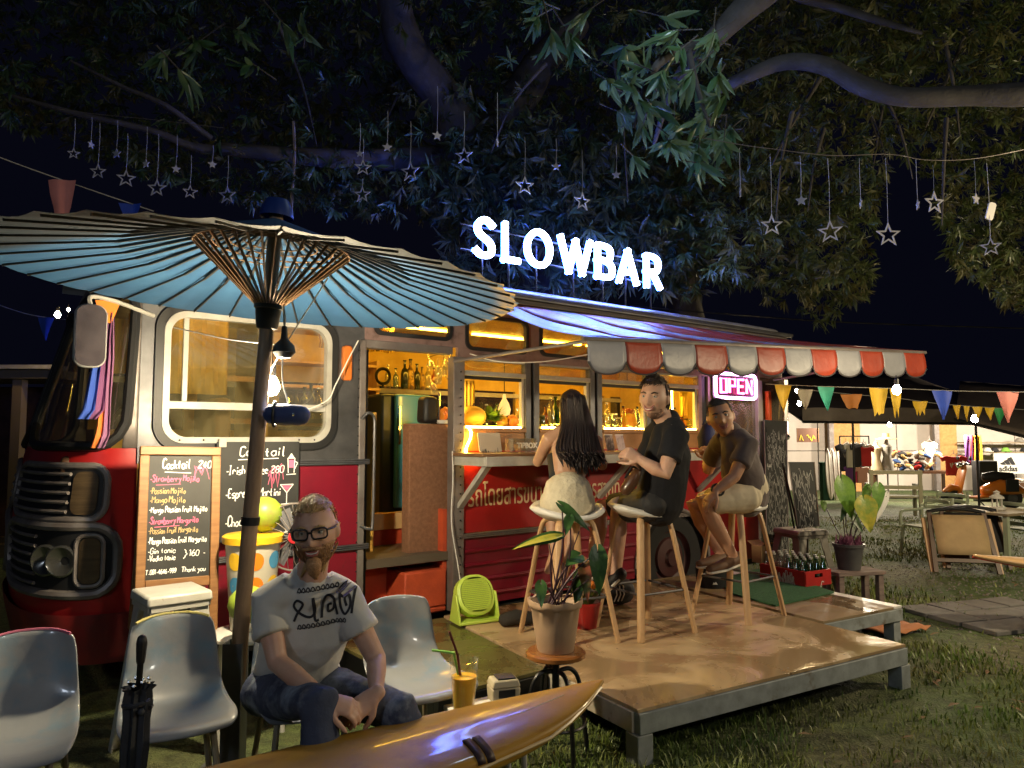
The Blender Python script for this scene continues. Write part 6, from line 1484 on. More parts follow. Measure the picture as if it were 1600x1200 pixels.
head_patch(hd, M_, lambda q: (q.z-.072+.55*max(0, -q.y)*1.9-.0*abs(q.x)) if q.y > -.02 else (q.z+.05)*1.0+.05, .012, p, 'hair', fair, k, .005, 26, solid=.006)
head_patch(hd, M_, lambda q: (min(-.034-q.z+.30*max(0, .02-abs(abs(q.x)-.05)), q.y+.012) if (q.z < -.048 or abs(q.x) > .030 or q.z > -.043) else -1), .010, p, 'beard', gb_, k, .006, 40, solid=.004)
strands(hd, M_, lambda q: (q.z-.066+.55*max(0, -q.y)*1.9) if q.y > -.02 else (q.z+.05)+.05, 420, .040, lambda q: (q.x*.6, -1.8, -.35), p, 'hair_strands', fair, k, .0018, .0, .012, 2)
strands(hd, M_, lambda q: 1 if (q.z < -.040 and q.y > -.005 and (q.z < -.072 or abs(q.x) > .030)) else -1, 420, .014, lambda q: (q.x*4, .1, -1), p, 'beard_strands', gb_, k, .0018, .12, .012, 3)
m = MB(); m.rod([hd+M_ @ V((-.03, .095, -.045)), hd+M_ @ V((0, .110, -.040)), hd+M_ @ V((.03, .095, -.045))], [.006, .008, .006], 8); m.rod([hd+M_ @ V((0, .085, -.105)), hd+M_ @ V((0, .078, -.135)), hd+M_ @ V((0, .065, -.155))], [.030, .022, .010], 12); m.obj('moustache', gb_, p, smooth=180)
m = MB(); q0 = hd+M_ @ V((-.062, -.070, .0))
for i in range(26):
    a = rnd.uniform(-.022, .022); c_ = rnd.uniform(-.02, .02); pts = [q0+V((a*.6, c_, .01)), q0+V((-.04+a, c_-.02, -.06)), q0+V((-.05+a*1.4, c_-.05, -.12)), q0+V((-.07+a*1.7, -.05+c_, -.165+rnd.uniform(-.03, .02)))]
    m.tube(spline(pts, 3), [.010]*8+[.006, .004], 5)
tag(m.obj('ponytail', fair, p, smooth=180), kind='stuff')
gm = MB(); gl_ = MB()
for s_ in (-1, 1):
    o_ = rrect(s_*.033-.026, s_*.033+.026, -.008, .028, .012, 4)
    gm.tube([hd+M_ @ V((x, .105-.25*max(0, abs(x)-.02), z))*k for x, z in o_], .0034, 6, closed=True)
    gm.tube([hd+M_ @ V((s_*.060, .096, .020))*k, hd+M_ @ V((s_*.079, .06, .018))*k, hd+M_ @ V((s_*.082, -.005, .014))*k], .0032, 6)
    gl_.add([hd+M_ @ V((x, .104-.25*max(0, abs(x)-.02), z))*k for x, z in o_], [tuple(range(len(o_)))])
gm.tube([hd+M_ @ V((x, .107, .016))*k for x in (-.009, 0, .009)], .003, 6)
gg = gm.obj('glasses', black, p); gl_.obj('lens', pane_mat('spectacle_glass', gl=.12, dust=.02), gg)
# printed lettering on the t-shirt
pr = MB(); sc_c = V((0, 0, 0)); 
def looped(pts, w_): ribbon(pr, spline([V((a, 0, b)) for a, b in pts], 5), w_, 0)
looped([(-.115, -.03), (-.10, .0), (-.075, .035), (-.10, .05), (-.115, .03), (-.09, .0), (-.05, -.02), (-.03, .0), (-.035, .055)], .010); looped([(-.035, .055), (-.03, -.03), (-.015, -.035)], .010)
looped([(-.005, -.03), (.0, .03), (.02, .055), (.045, .035), (.04, .0), (.02, -.01), (.02, .015), (.035, .02)], .010); looped([(.045, .03), (.055, -.03)], .010)
looped([(.065, .055), (.07, .0), (.09, -.03), (.11, .0), (.10, .04), (.085, .03), (.095, .0)], .010); looped([(.06, .06), (.08, .085), (.115, .08), (.12, .05), (.118, -.03)], .010)
for z in (.078, -.062):
    x = -.10
    while x < (.05 if z > 0 else .09): looped([(x, z), (x+.006, z+.016), (x+.014, z+.010), (x+.012, z), (x+.004, z+.004)], .004); x += .018
pc = at(483, 972, 2.60)-V(J['pelvis']); fm = f1; pr.v = [tuple(pc+r1*a*.92+V((0, 0, c*.95+a*.08))+V((0, 0, 0))) for a, b, c in pr.v]
po = pr.obj('shirt_print', mat('print_black', (.02, .022, .03), .8), g['shirt_obj'], smooth=0)
md = po.modifiers.new('wrap', 'SHRINKWRAP'); md.target = g['shirt_obj']; md.wrap_method = 'PROJECT'; md.use_project_y = True; md.use_negative_direction = True; md.use_positive_direction = True; md.wrap_mode = 'ABOVE_SURFACE'; md.offset = .0025

# ---------------- the woman at the counter, back to us
sk2 = skin_mat('tan_skin', (.46, .27, .17), (.40, .22, .14)); lidm = sk2
crochet = mat('cream_crochet', (.60, .54, .40), .9, c2=(.50, .44, .32), scale=18, bump=.9, bscale=45)
f2 = V((-.50, .86, 0)); r2 = V((.86, .50, 0)); pv_ = V((.355, 4.70, 1.10))
J = dict(pelvis=pv_, chest=at(891, 705, 4.80), neck=at(893, 668, 4.84), head=at(893, 637, 4.89), shl=at(857, 686, 4.80), shr=at(931, 690, 4.93), ell=at(840, 722, 4.93), elr=at(941, 728, 5.05), wrl=at(858, 698, 5.12), wrr=at(915, 700, 5.22),
         hipl=pv_-r2*.085-V((0, 0, .02)), hipr=pv_+r2*.085-V((0, 0, .02)), knl=pv_+V((-.085, .42, -.02)), knr=pv_+V((.085, .42, -.02)), anl=at(866, 868, 4.98), anr=at(886, 880, 5.03), tol=at(856, 893, 4.90), tor=at(874, 912, 4.95), f=f2, hf=(-.45, .88, -.12))
hands = ((J['wrl'], (.2, .9, .1), (0, .2, -1), .5, 1), (J['wrr'], (-.5, .85, .1), (0, .2, -1), .5, -1))
p, g, M_, k = build('woman with very long dark hair and cream shorts, seen from behind on a stool', J, sk2, None, crochet, shirt=False, trouser_end=.42, hands=hands, shirt_r=(.172, .135, .158, .105), shirt_d=(.135, .10, .11, .085), arm=(.040, .034, .026), leg=(.080, .054, .036), thighw=.095, k=.96, fold=.012)
m = MB(); m.tube([lerp(g['pelvis'], g['chest'], .30)+f2*.012, lerp(g['pelvis'], g['chest'], .48)+f2*.035, lerp(g['pelvis'], g['chest'], .85)+f2*.05], [.132, .122, .135], 18, ry=[.098, .092, .09], hint=f2); m.obj('black_top', mat('black_knit', (.012, .012, .014), .8), p, smooth=180)
dh = mat('dark_hair', (.012, .008, .008), .42, c2=(.022, .012, .009), scale=8, stretch=(4, 4, .4), bump=.5, bscale=70)
head_patch(g['head'], M_, lambda q: .08 if (q.y < .035 or q.z > .05) else (.02 if q.z > -.02 and abs(q.x) > .055 else -1), .020, p, 'hair_cap', dh, k, .004, 20, solid=.006)
m = MB(); hc = g['head']; lo_ = lerp(g['pelvis'], g['chest'], .52)-f2*.13
for i in range(230):
    u = rnd.uniform(-1, 1); dpt = rnd.uniform(0, 1)
    a0 = hc+M_ @ V((u*.086, -.092*math.sqrt(max(0, 1-u*u*.75))-.012+.05*(abs(u)**3), rnd.uniform(-.05, .075)))
    a1 = hc+M_ @ V((u*.118, -.115+.06*abs(u)**2, -.115)); a2 = g['chest']+r2*(u*.165)-f2*(.115-.05*u*u+.025*dpt)+V((0, 0, .02))
    ln_ = rnd.uniform(.05, 1.0); a3 = lo_+r2*(u*.150+rnd.uniform(-.03, .03)+.02)+V((0, 0, .15-.17*ln_*(1-.45*abs(u))))-f2*.02*dpt
    pts = spline([a0, a1, a2+r2*rnd.uniform(-.012, .012), a3], 5); n_ = len(pts); m.tube(pts, [.009]*(n_-4)+[.008, .007, .005, .002], 5)
tag(m.obj('long_hair', dh, p, smooth=180), kind='stuff')

# ---------------- man in the black t-shirt
btee = mat('black_cotton', (.005, .0055, .009), .9, c2=(.008, .009, .013), scale=6, bump=.3, bscale=10)
bsh = mat('black_shorts', (.014, .014, .016), .7, bump=.2, bscale=30)
f3 = V((-.72, .69, 0)); r3 = V((.69, .72, 0))
pv_ = at(1032, 778, 4.84)
J = dict(pelvis=pv_, chest=at(1044, 708, 4.78), neck=at(1047, 657, 4.76), head=at(1022, 622, 4.69), shl=at(1056, 682, 4.60), shr=at(1024, 680, 4.96), ell=at(1038, 741, 4.52), elr=at(1003, 738, 5.0), wrl=at(1000, 718, 4.56), wrr=at(990, 716, 4.80),
         hipl=pv_+V((-.06, -.085, -.03)), hipr=pv_+V((.0, .09, -.03)), knl=at(967, 797, 4.98), knr=at(940, 794, 5.20), anl=at(962, 900, 4.95), anr=at(925, 895, 5.12), tol=at(940, 922, 5.0), tor=at(905, 915, 5.18), f=f3, hf=(-.50, -.86, -.06), roll=R(-4))
hands = ((J['wrl'], (-.75, .10, .45), (-.2, .9, -.3), .75, -1), (J['wrr'], (-.6, -.35, .4), (-.2, -.9, -.3), .75, 1))
p, g, M_, k = build('smiling man in a black t-shirt and shorts on the middle stool, turning to the camera', J, sk1, btee, bsh, trouser_end=.80, hands=hands, shoes=black, sleeve=.62, shirt_r=(.170, .165, .182, .140), shirt_d=(.150, .148, .130, .095), arm=(.055, .045, .034), leg=(.09, .062, .042), thighw=.098, k=1.13, fold=.018)
bh = mat('brown_hair', (.05, .028, .015), .5, c2=(.03, .016, .01), scale=20, bump=.8, bscale=60)
lidm = sk1; face(g['head'], M_, p, bh, k, smile=2)
head_patch(g['head'], M_, lambda q: .06 if (q.z > .074-.25*max(0, -q.y) and q.y > -.01) or (q.y <= -.01 and q.z > -.055) or (q.z > .01 and abs(q.x) > .060 and q.y < .012) else -1, .017, p, 'hair', bh, k, .010, 30, solid=.006)
strands(g['head'], M_, lambda q: 1 if (q.z > .070-.25*max(0, -q.y) and q.y > -.01) or (q.y <= -.01 and q.z > -.05) else -1, 620, .035, lambda q: (q.x*3+.3, .8 if q.z > .06 else -.2, -.3 if q.z < .08 else 0), p, 'hair_strands', bh, k, .0022, .2, .012, 4)
head_patch(g['head'], M_, lambda q: .02 if (q.z < -.074 and q.y > .0 and q.z > -.125) or (q.z < -.05 and abs(q.x) > .045 and q.y > -.01) else -1, .0025, p, 'stubble', mat('stubble', (.22, .12, .08), .7), k, .001, 40)
m = MB(); m.tube(spline([g['shl']+V((-.03, -.02, .075)), g['chest']+V((.03, -.155, -.02)), g['pelvis']+V((-.10, -.12, .10))], 6), .007, 6, ry=.003); m.obj('bag_strap', black, p)
bag = thing('leather_bag', 'small brown leather bag hanging in front of the man in the black t-shirt', 'bag', at(987, 752, 4.66))
m = MB(); m.rod([(-.035, 0, -.05), (0, 0, 0), (.03, 0, .05)], [.042, .05, .038], 14, ry=[.038, .042, .03]); m.obj('body', mat('brown_leather', (.10, .045, .02), .35, c2=(.06, .025, .012), scale=9, coat=.3), bag)
MB().tube(spline([(-.04, 0, .02), (0, -.02, .09), (.04, 0, .07)], 4), .008, 6).obj('handle', black, bag)

# ---------------- man in the grey t-shirt
gtee = mat('grey_brown_cotton', (.10, .075, .072), .85, c2=(.085, .062, .06), scale=6, bump=.35, bscale=10, sheen=.2)
crm_ = mat('cream_cotton', (.58, .50, .36), .8, c2=(.50, .43, .31), scale=8, bump=.3, bscale=14)
sk3 = skin_mat('brown_skin', (.48, .26, .16), (.42, .22, .135)); lidm = sk3
pv_ = at(1166, 768, 5.28); f4 = V((-.86, .5, 0))
J = dict(pelvis=pv_, chest=at(1154, 712, 5.22), neck=at(1143, 674, 5.20), head=at(1126, 652, 5.13), shl=at(1168, 696, 5.06), shr=at(1122, 697, 5.44), ell=at(1147, 745, 5.0), elr=at(1106, 735, 5.60), wrl=at(1118, 768, 4.98), wrr=at(1104, 716, 5.66),
         hipl=pv_+V((-.02, -.10, -.03)), hipr=pv_+V((0, .10, -.03)), knl=at(1098, 784, 5.06), knr=at(1082, 792, 5.42), anl=at(1147, 872, 5.16), anr=at(1128, 868, 5.36), tol=at(1112, 888, 5.08), tor=at(1096, 880, 5.28), f=f4, hf=(-.22, -.97, -.05), roll=R(13))
hands = ((J['wrl'], (-.55, -.1, -.55), (.2, .3, -.9), .35, -1), (J['wrr'], (-.3, -.2, .75), (0, -.8, -.3), .9, 1))
p, g, M_, k = build('man in grey t-shirt and cream shorts on the rear stool, hand on his knee', J, sk3, gtee, crm_, trouser_end=.84, hands=hands, shoes=mat('brown_sandal', (.13, .07, .04), .6), sleeve=.62, shirt_r=(.165, .160, .170, .130), shirt_d=(.150, .145, .125, .09), arm=(.050, .042, .032), leg=(.085, .060, .040), thighw=.10, k=1.10, fold=.016)
bk = mat('greying_hair', (.03, .026, .026), .55, c2=(.06, .055, .055), scale=30, bump=.8, bscale=80)
face(g['head'], M_, p, bk, k, smile=2, open_=0)
head_patch(g['head'], M_, lambda q: .06 if (q.z > .076-.2*max(0, -q.y) and q.y > -.005) or (q.y <= -.005 and q.z > -.04) or (q.z > .015 and abs(q.x) > .062 and q.y < .03) else -1, .008, p, 'hair', bk, k, .003, 30, solid=.005)
strands(g['head'], M_, lambda q: 1 if (q.z > .074-.2*max(0, -q.y) and q.y > -.005) or (q.y <= -.005 and q.z > -.035) else -1, 520, .016, lambda q: (q.x*3, .4, -.2), p, 'hair_strands', bk, k, .0018, .6, .006, 5)
m = MB(); m.tube([lerp(g['wrl'], g['ell'], .12)+V((.040*math.cos(a), .02*math.sin(a), .036*math.sin(a))) for a in np.linspace(0, 6.28, 17)[:-1]], .008, 6, closed=True); m.obj('wristband', black, p)
nb = thing('navy_backpack', 'dark navy cloth bag on the counter behind the man in the grey t-shirt', 'bag', at(1104, 688, 5.80))
m = MB(); m.rod([(0, 0, -.06), (0, 0, .02), (.01, 0, .09)], [.085, .09, .06], 14, ry=[.06, .07, .05]); m.obj('body', mat('navy_bag', (.015, .02, .10), .7, bump=.4, bscale=15), nb); MB().tube(spline([(-.03, 0, .12), (0, 0, .17), (.04, 0, .12)], 4), .007, 6).obj('handle', bpy.data.materials['navy_bag'], nb)
# ================================================================ the big mango tree over the bus
tree = thing('mango_tree', 'huge mango tree with spreading limbs over the bus, its long leaves lit by the sign', 'tree', (1.2, 9.6, 0))
TO = V((1.2, 9.6, 0))
bark = mat('mango_bark', (.058, .052, .044), .85, c2=(.026, .023, .02), scale=5, bump=.9, bscale=22, c3=(.085, .08, .08), s3=2.5)
def limb(name, pts, r, n=12, k=6):
    p = spline([V(q)-TO for q in pts], k); m_ = len(p)
    rr = np.interp(np.linspace(0, 1, m_), np.linspace(0, 1, len(r)), r)
    P = [q+V((mnoise.noise(q*1.3), mnoise.noise(q*1.3+V((9, 0, 0))), mnoise.noise(q*1.3+V((0, 9, 0)))))*float(rr[i])*.5 for i, q in enumerate(p)]
    rr = [float(x)*(1+.13*mnoise.noise(P[i]*3)) for i, x in enumerate(rr)]
    return MB().tube(P, rr, n).obj(name, bark, tree, smooth=80)
limb('trunk', [(1.2, 9.6, -.2), (1.2, 9.6, 1.5), at(850, 420, 9.2), at(800, 330, 8.8), at(745, 240, 8.4)], [.55, .45, .40, .34, .30], 16)
limb('limb', [at(790, 320, 8.8), at(730, 210, 8.2), at(690, 150, 7.9), at(640, 70, 7.6), at(605, -60, 7.4)], [.30, .25, .22, .20, .17])
limb('limb', [at(800, 330, 8.8), at(760, 225, 8.5), at(830, 120, 8.5), at(900, 30, 8.5)], [.30, .24, .2, .15])
limb('trunk', [at(1082, 600, 10.4)*V((1, 1, 0)), at(1082, 520, 10.4), at(1074, 440, 10.2), at(1060, 330, 9.8), at(1040, 200, 9.4)], [.30, .24, .22, .2, .15], 12)
limb('limb', [at(1020, 230, 6.4), at(1055, 130, 6.0), at(1110, 62, 5.7), at(1190, -10, 5.5), at(1270, -90, 5.3)], [.012, .04, .085, .115, .13])
limb('limb', [at(1120, 140, 6.2), at(1165, 120, 6.0), at(1225, 98, 5.9), at(1290, 103, 5.8), at(1350, 130, 5.7), at(1420, 153, 5.6), at(1520, 152, 5.5), at(1640, 145, 5.4), at(1800, 120, 5.3)], [.04, .055, .066, .072, .074, .078, .082, .09, .095])
limb('limb', [at(1330, 20, 6.2), at(1240, -5, 6.0), at(1180, -60, 6)], [.03, .04, .06], 8)
limb('limb', [at(1440, 52, 6.0), at(1370, 32, 6.0), at(1300, 12, 6), at(1240, -5, 6.0)], [.015, .03, .035, .045], 8)
limb('limb', [at(360, 233, 6.6), at(300, 228, 6.4), at(240, 205, 6.2), at(130, 180, 6.0), at(20, 150, 5.9)], [.05, .04, .03, .024, .014], 8)
limb('limb', [at(330, 215, 6.4), at(260, 165, 6.1), at(190, 135, 6.0), at(110, 95, 5.9)], [.026, .022, .018, .01], 8)
limb('limb', [at(745, 240, 8.4), at(600, 250, 7.6), at(450, 240, 7.0), at(340, 230, 6.6)], [.17, .12, .08, .05], 10)
for k in range(18):
    x0 = rnd.uniform(1180, 1600) if k < 14 else rnd.uniform(100, 1000); y0 = rnd.uniform(130, 260); D = rnd.uniform(6, 8.5); dx = rnd.uniform(-60, 60)
    limb('twig', [at(x0-dx, y0-rnd.uniform(50, 110), D), at(x0, y0, D), at(x0+dx*.6, y0+rnd.uniform(40, 120), D)], [.022, .014, .005], 5, 3)
# leaves
leafN = mat('near_mango_leaf', (.10, .17, .075), .30, c2=(.14, .20, .09), scale=5, spec=.6)  # colour lifted above the crown leaves so the near sprays look lit
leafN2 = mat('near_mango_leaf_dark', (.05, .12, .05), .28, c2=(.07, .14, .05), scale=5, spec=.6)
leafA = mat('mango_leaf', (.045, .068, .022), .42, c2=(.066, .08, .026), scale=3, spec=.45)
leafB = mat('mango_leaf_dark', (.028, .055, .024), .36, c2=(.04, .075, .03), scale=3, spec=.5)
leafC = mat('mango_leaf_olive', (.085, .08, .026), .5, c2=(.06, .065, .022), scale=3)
[translucent(m_) for m_ in (leafN, leafN2, leafA, leafC)]
LP = [(0, .12), (.16, .7), (.38, 1), (.62, .85), (.84, .42), (1, .02)]
def leaf_geo(p, d, L_, w_, nrm, bend):
    s_ = d.cross(nrm)
    if s_.length < 1e-5: s_ = V((1, 0, 0))
    s_.normalize(); n = s_.cross(d).normalized(); vs = []
    for t, w in LP[::1]:
        c = p+d*(L_*t)-n*(bend*L_*t*t); vs += [c+s_*(w*w_/2)+n*(w*w_*.16), c, c-s_*(w*w_/2)+n*(w*w_*.16)]
    fs = []
    for i in range(len(LP)-1):
        for j in (0, 1): a = i*3+j; fs.append((a, a+1, a+4, a+3))
    return vs, fs
def leaf_geo_lo(p, d, L_, w_, nrm, bend):
    s_ = d.cross(nrm)
    if s_.length < 1e-5: s_ = V((1, 0, 0))
    s_.normalize(); n = s_.cross(d).normalized()
    m_ = p+d*(L_*.5)-n*(bend*L_*.25); e = p+d*L_-n*(bend*L_)
    return [p, m_+s_*(w_/2)+n*(w_*.12), e, m_-s_*(w_/2)+n*(w_*.12), m_], [(0, 4, 1), (4, 2, 1), (0, 3, 4), (4, 3, 2)]
mask = [(-260, 120), (0, 185), (60, 215), (130, 250), (250, 285), (400, 325), (520, 335), (640, 350), (720, 350), (760, 345), (870, 370), (1000, 420), (1060, 470), (1130, 455), (1190, 470), (1240, 500), (1300, 505), (1345, 480), (1362, 440), (1368, 330), (1385, 285), (1410, 262), (1450, 285), (1470, 330), (1485, 400), (1500, 430), (1550, 470), (1600, 490), (1800, 500)]
MXs = [a for a, _ in mask]; MYs = [b for _, b in mask]
fol = [MB(), MB(), MB()]
def whorl(c, tw, nl, L_, mb, lo=True, spread=.9):
    tw = tw.normalized(); u, v_ = frame_of(tw)
    for i in range(nl):
        a = 2*math.pi*(i/nl)+rnd.uniform(-.5, .5); sp = rnd.uniform(.45, 1.15)*spread
        d = (tw*math.cos(sp)+(u*math.cos(a)+v_*math.sin(a))*math.sin(sp)); d.z -= rnd.uniform(.15, .6); d.normalize()
        l = L_*rnd.uniform(.7, 1.2); g = (leaf_geo_lo if lo else leaf_geo)(c+tw*rnd.uniform(-.05, .03), d, l, l*rnd.uniform(.17, .25), tw+V((0, 0, .4)), rnd.uniform(.05, .35))
        mb.add(*g)
n = 0
while n < 15500:
    px = rnd.uniform(-260, 1800); py = rnd.uniform(-260, 520)
    lim = float(np.interp(px, MXs, MYs))
    if py > lim-10+22*mnoise.noise(V((px/60, 0, 0))): continue
    D = rnd.choice((rnd.uniform(6.2, 8.2), rnd.uniform(7.5, 10.8), rnd.uniform(8.6, 11.4)))
    right = px > 1110
    if 690 < px < 1100 and py > 215: D = rnd.choice((rnd.uniform(7.2, 8.6), rnd.uniform(8.0, 11.0)))
    if not right and px < 1100 and py < 260 and D < 8.0 and rnd.random() < .55: continue
    # clumps and gaps
    q = at(px, py, D)
    if mnoise.noise(q*.85) < -.16 and rnd.random() < .85: continue
    if right and py > 300: D = rnd.uniform(6.6, 8.8); q = at(px, py, D)
    if q.z < 3.0 and q.y < 8.9 and BI.dot(q-BP) < 2.2 and BD.dot(q-BP) < 4.6: continue
    tw = V((rnd.uniform(-1, 1), rnd.uniform(-1, .4), rnd.uniform(-1.1, .5)))
    mb = fol[rnd.choice((0, 0, 2)) if right else rnd.choice((0, 1, 1, 2))]
    whorl(q-TO, tw, rnd.randint(7, 11), rnd.uniform(.10, .16), mb); n += 1
for i_ in range(620):
    q = at(rnd.uniform(690, 1120), rnd.uniform(190, 455), rnd.uniform(7.0, 8.4))
    if q.z < 2.95 or BI.dot(q-BP) < .45: continue
    whorl(q-TO, V((rnd.uniform(-1, 1), rnd.uniform(-1, .2), rnd.uniform(-1, .3))), rnd.randint(7, 11), rnd.uniform(.15, .22), fol[rnd.choice((0, 2))])
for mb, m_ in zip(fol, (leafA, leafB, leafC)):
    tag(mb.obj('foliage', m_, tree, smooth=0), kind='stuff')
# the near sprays, leaf by leaf
vari = []
for i in range(4):
    vs, fs = leaf_geo(V((0, 0, 0)), V((0, 0, -1)), 1.0, .16+.025*i, V((0, -1, 0)), (.05, .18, .3, .1)[i])
    for m_ in (leafA, leafB):
        me = MB().add(vs, fs); vari.append(me)
prot = []
def near_leaf(p, d, L_, k):
    d = d.normalized(); tw = rnd.uniform(-.9, .9)
    x = d.cross(V((0, -1, 0)));
    if x.length < 1e-4: x = V((1, 0, 0))
    x.normalize(); z = -d; y = z.cross(x); M_ = Matrix((x, y, z)).transposed() @ Matrix.Rotation(tw, 3, 'Z')
    if len(prot) < 8:
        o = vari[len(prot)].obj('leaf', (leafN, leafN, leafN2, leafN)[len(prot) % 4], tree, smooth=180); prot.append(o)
    else: o = prot[k % 8].copy(); C.objects.link(o)
    o.parent = tree; o.location = p-TO; o.rotation_euler = M_.to_euler(); o.scale = (L_, L_, L_)
nl_ = 0
def spray(c, rx, ry, D0, D1, nw, L_, kk):
    global nl_
    for _ in range(nw):
        a = rnd.uniform(0, 6.28); r_ = math.sqrt(rnd.random()); p = at(c[0]+rx*r_*math.cos(a), c[1]+ry*r_*math.sin(a), rnd.uniform(D0, D1))
        tw = V((rnd.uniform(-1, 1), rnd.uniform(-1, .5), rnd.uniform(-1, .2))).normalized(); u, v_ = frame_of(tw)
        b0 = p-tw*.22; MB().tube([b0-TO, p-TO], [.006, .004], 5).obj('twig', bark, tree)
        for i in range(rnd.randint(6, 9)):
            b_ = i*.9+rnd.uniform(-.3, .3); sp = rnd.uniform(.35, 1.0); d = tw*math.cos(sp)+(u*math.cos(b_)+v_*math.sin(b_))*math.sin(sp); d.z -= rnd.uniform(.3, 1.0)
            near_leaf(p+tw*rnd.uniform(-.06, .02), d, L_*rnd.uniform(.75, 1.2), rnd.randint(0, 7)); nl_ += 1
spray((1050, 120), 105, 95, 5.0, 5.9, 26, .24, 0)
spray((1100, 215), 60, 45, 5.2, 6.0, 12, .23, 0)
spray((985, 205), 45, 45, 5.2, 5.7, 4, .17, 0)
spray((870, 40), 70, 55, 4.4, 5.0, 5, .19, 1)
spray((300, 90), 60, 50, 4.2, 4.8, 4, .20, 1)
spray((420, 60), 60, 50, 4.2, 4.8, 4, .20, 1)
limb('twig', [at(1110, 62, 5.7), at(1040, 90, 5.4), at(1010, 130, 5.3), at(990, 200, 5.4)], [.05, .035, .025, .01], 8)
limb('twig', [at(1075, 80, 5.5), at(1090, 140, 5.3), at(1110, 200, 5.2)], [.03, .02, .008], 6)

# ================================================================ hanging star lights, wires
plst = mat('star_plastic', (.40, .40, .44), .4)
def star_poly(R_, r_): return [((R_ if i % 2 == 0 else r_)*math.sin(math.pi*i/5), (R_ if i % 2 == 0 else r_)*math.cos(math.pi*i/5)) for i in range(10)]
def star(px, py, s, kind, top, D, label):
    c = at(px, py, D); R_ = s/2*D/1150*1.08; t = thing('hanging_star', label, 'star light', c, rnd.uniform(-.5, .5) if kind != 'edge' else 1.35, 'star lights hanging from the tree')
    if kind == 'open': MB().ring(star_poly(R_, R_*.42), [(x*.70, z*.70) for x, z in star_poly(R_, R_*.42)], (0, 0, 0), X, Z, .008).obj('star_frame', plst, t, smooth=0)
    else: MB().prism(star_poly(R_, R_*.45), (0, 0, 0), X, Z, .008).obj('star_plate', plst, t, smooth=0)
    h = (py-top)*D/1150
    MB().tube([(0, 0, R_), (.004, 0, R_+h*.5), (0, 0, max(R_+.02, h))], .0016, 4).obj('thread', plst, t)
LS = [(115, 240, 18, 'open', 182, 'upper far left open star, left of the others'), (142, 226, 14, 'edge', 180, 'thin edge on star between the two leftmost open stars'), (153, 268, 24, 'open', 188, 'second open star from the left, under the branch'), (182, 240, 15, 'solid', 185, 'small solid star above the third open star from the left'), (197, 279, 28, 'open', 205, 'third open star from the left, over the blue flag'),
 (228, 256, 13, 'solid', 195, 'small solid star between the third and fourth open stars'), (245, 294, 28, 'open', 205, 'fourth open star from the left, lowest of the left group'), (275, 264, 13, 'solid', 208, 'small solid star left of the broken branch stub'), (297, 300, 22, 'open', 240, 'narrow open star below the broken branch stub'), (332, 257, 13, 'solid', 225, 'small solid star right of the broken branch stub'), (355, 305, 28, 'open', 240, 'open star just above the parasol canopy, right end of the left group'),
 (562, 240, 12, 'solid', 190, 'tiny solid star above a pair of open stars'), (567, 262, 26, 'open', 215, 'upper open star of a pair right of the parasol top'), (566, 304, 26, 'open', 280, 'lower open star of a pair right of the parasol top'), (605, 230, 15, 'solid', 170, 'small solid star left of the wide open star at the trunk'), (641, 268, 32, 'open', 185, 'wide open star hanging beside the trunk, left of the sign'), (683, 212, 16, 'solid', 130, 'small solid star in front of the big trunk'), (725, 243, 28, 'open', 170, 'tilted open star below the cut limb'), (777, 222, 14, 'edge', 140, 'thin edge on star above the letter S of the sign'),
 (820, 290, 30, 'open', 210, 'open star above the letters L and O of the sign'), (869, 260, 14, 'solid', 215, 'small solid star above the letter W of the sign'), (910, 315, 30, 'open', 230, 'bright bluish open star close above the letter B of the sign'), (963, 273, 14, 'solid', 225, 'small bright solid star above the letter A of the sign'),
 (1157, 300, 16, 'edge', 228, 'thin edge on star at the left end of the right wire'), (1206, 352, 34, 'open', 235, 'first big open star on the right wire, bluish'), (1252, 313, 17, 'solid', 240, 'small solid star between the first two big open stars of the right wire'), (1297, 362, 36, 'open', 242, 'second big open star on the right wire'), (1345, 318, 16, 'edge', 244, 'thin edge on star between the second and third big open stars'), (1388, 367, 38, 'open', 242, 'big open star against the dark sky, lowest on the right wire'), (1434, 320, 16, 'edge', 245, 'thin edge on star right of the big star in the dark sky'), (1460, 317, 36, 'open', 255, 'open star in front of leaves at the right, higher than its neighbours'), (1525, 311, 18, 'solid', 248, 'small solid star near the right edge of the picture'), (1548, 386, 30, 'open', 250, 'open star hanging lowest at the right edge below a crumpled tag')]
for px, py, s, k, top, l in LS: star(px, py, s, k, top, 5.3 if px < 1100 else 5.5, l)
tm = MB(); tm.prism(rrect(-.035, .035, -.065, .065, .02), (0, 0, 0), X, Z, .01); o_ = tm.obj('crumpled_tag', plastw, None); o_.location = at(1548, 330, 5.5); o_.rotation_euler = (.2, .15, .3); tag(o_, 'crumpled white plastic tag on the thread of the star at the right edge', 'tag')
def wire(name, pts, r, label, m_=None, cat='wire', k=6):
    pts = spline(pts, k); o = MB().tube([p-pts[0] for p in pts], r, 5).obj(name, m_ or dullsteel, None); o.location = pts[0]; return tag(o, label, cat)
wire('star_wire', [at(1080, 212, 5.5), at(1157, 226, 5.5), at(1210, 233, 5.5), at(1300, 243, 5.5), at(1390, 241, 5.5), at(1450, 250, 5.5), at(1530, 247, 5.5), at(1640, 225, 5.5)], .003, 'thin wire across the right leaves holding the big open stars')
wire('star_wire', [at(90, 170, 5.3), at(150, 178, 5.3), at(240, 187, 5.3), at(350, 200, 5.3)], .0025, 'thin wire below the left branch holding the left group of stars')
wire('power_cable', [at(985, 478, 8.2), at(1150, 492, 8.5), at(1350, 505, 9), at(1700, 516, 10)], .008, 'long thin cable running right from the bus roof through the dark sky', blackmetal)
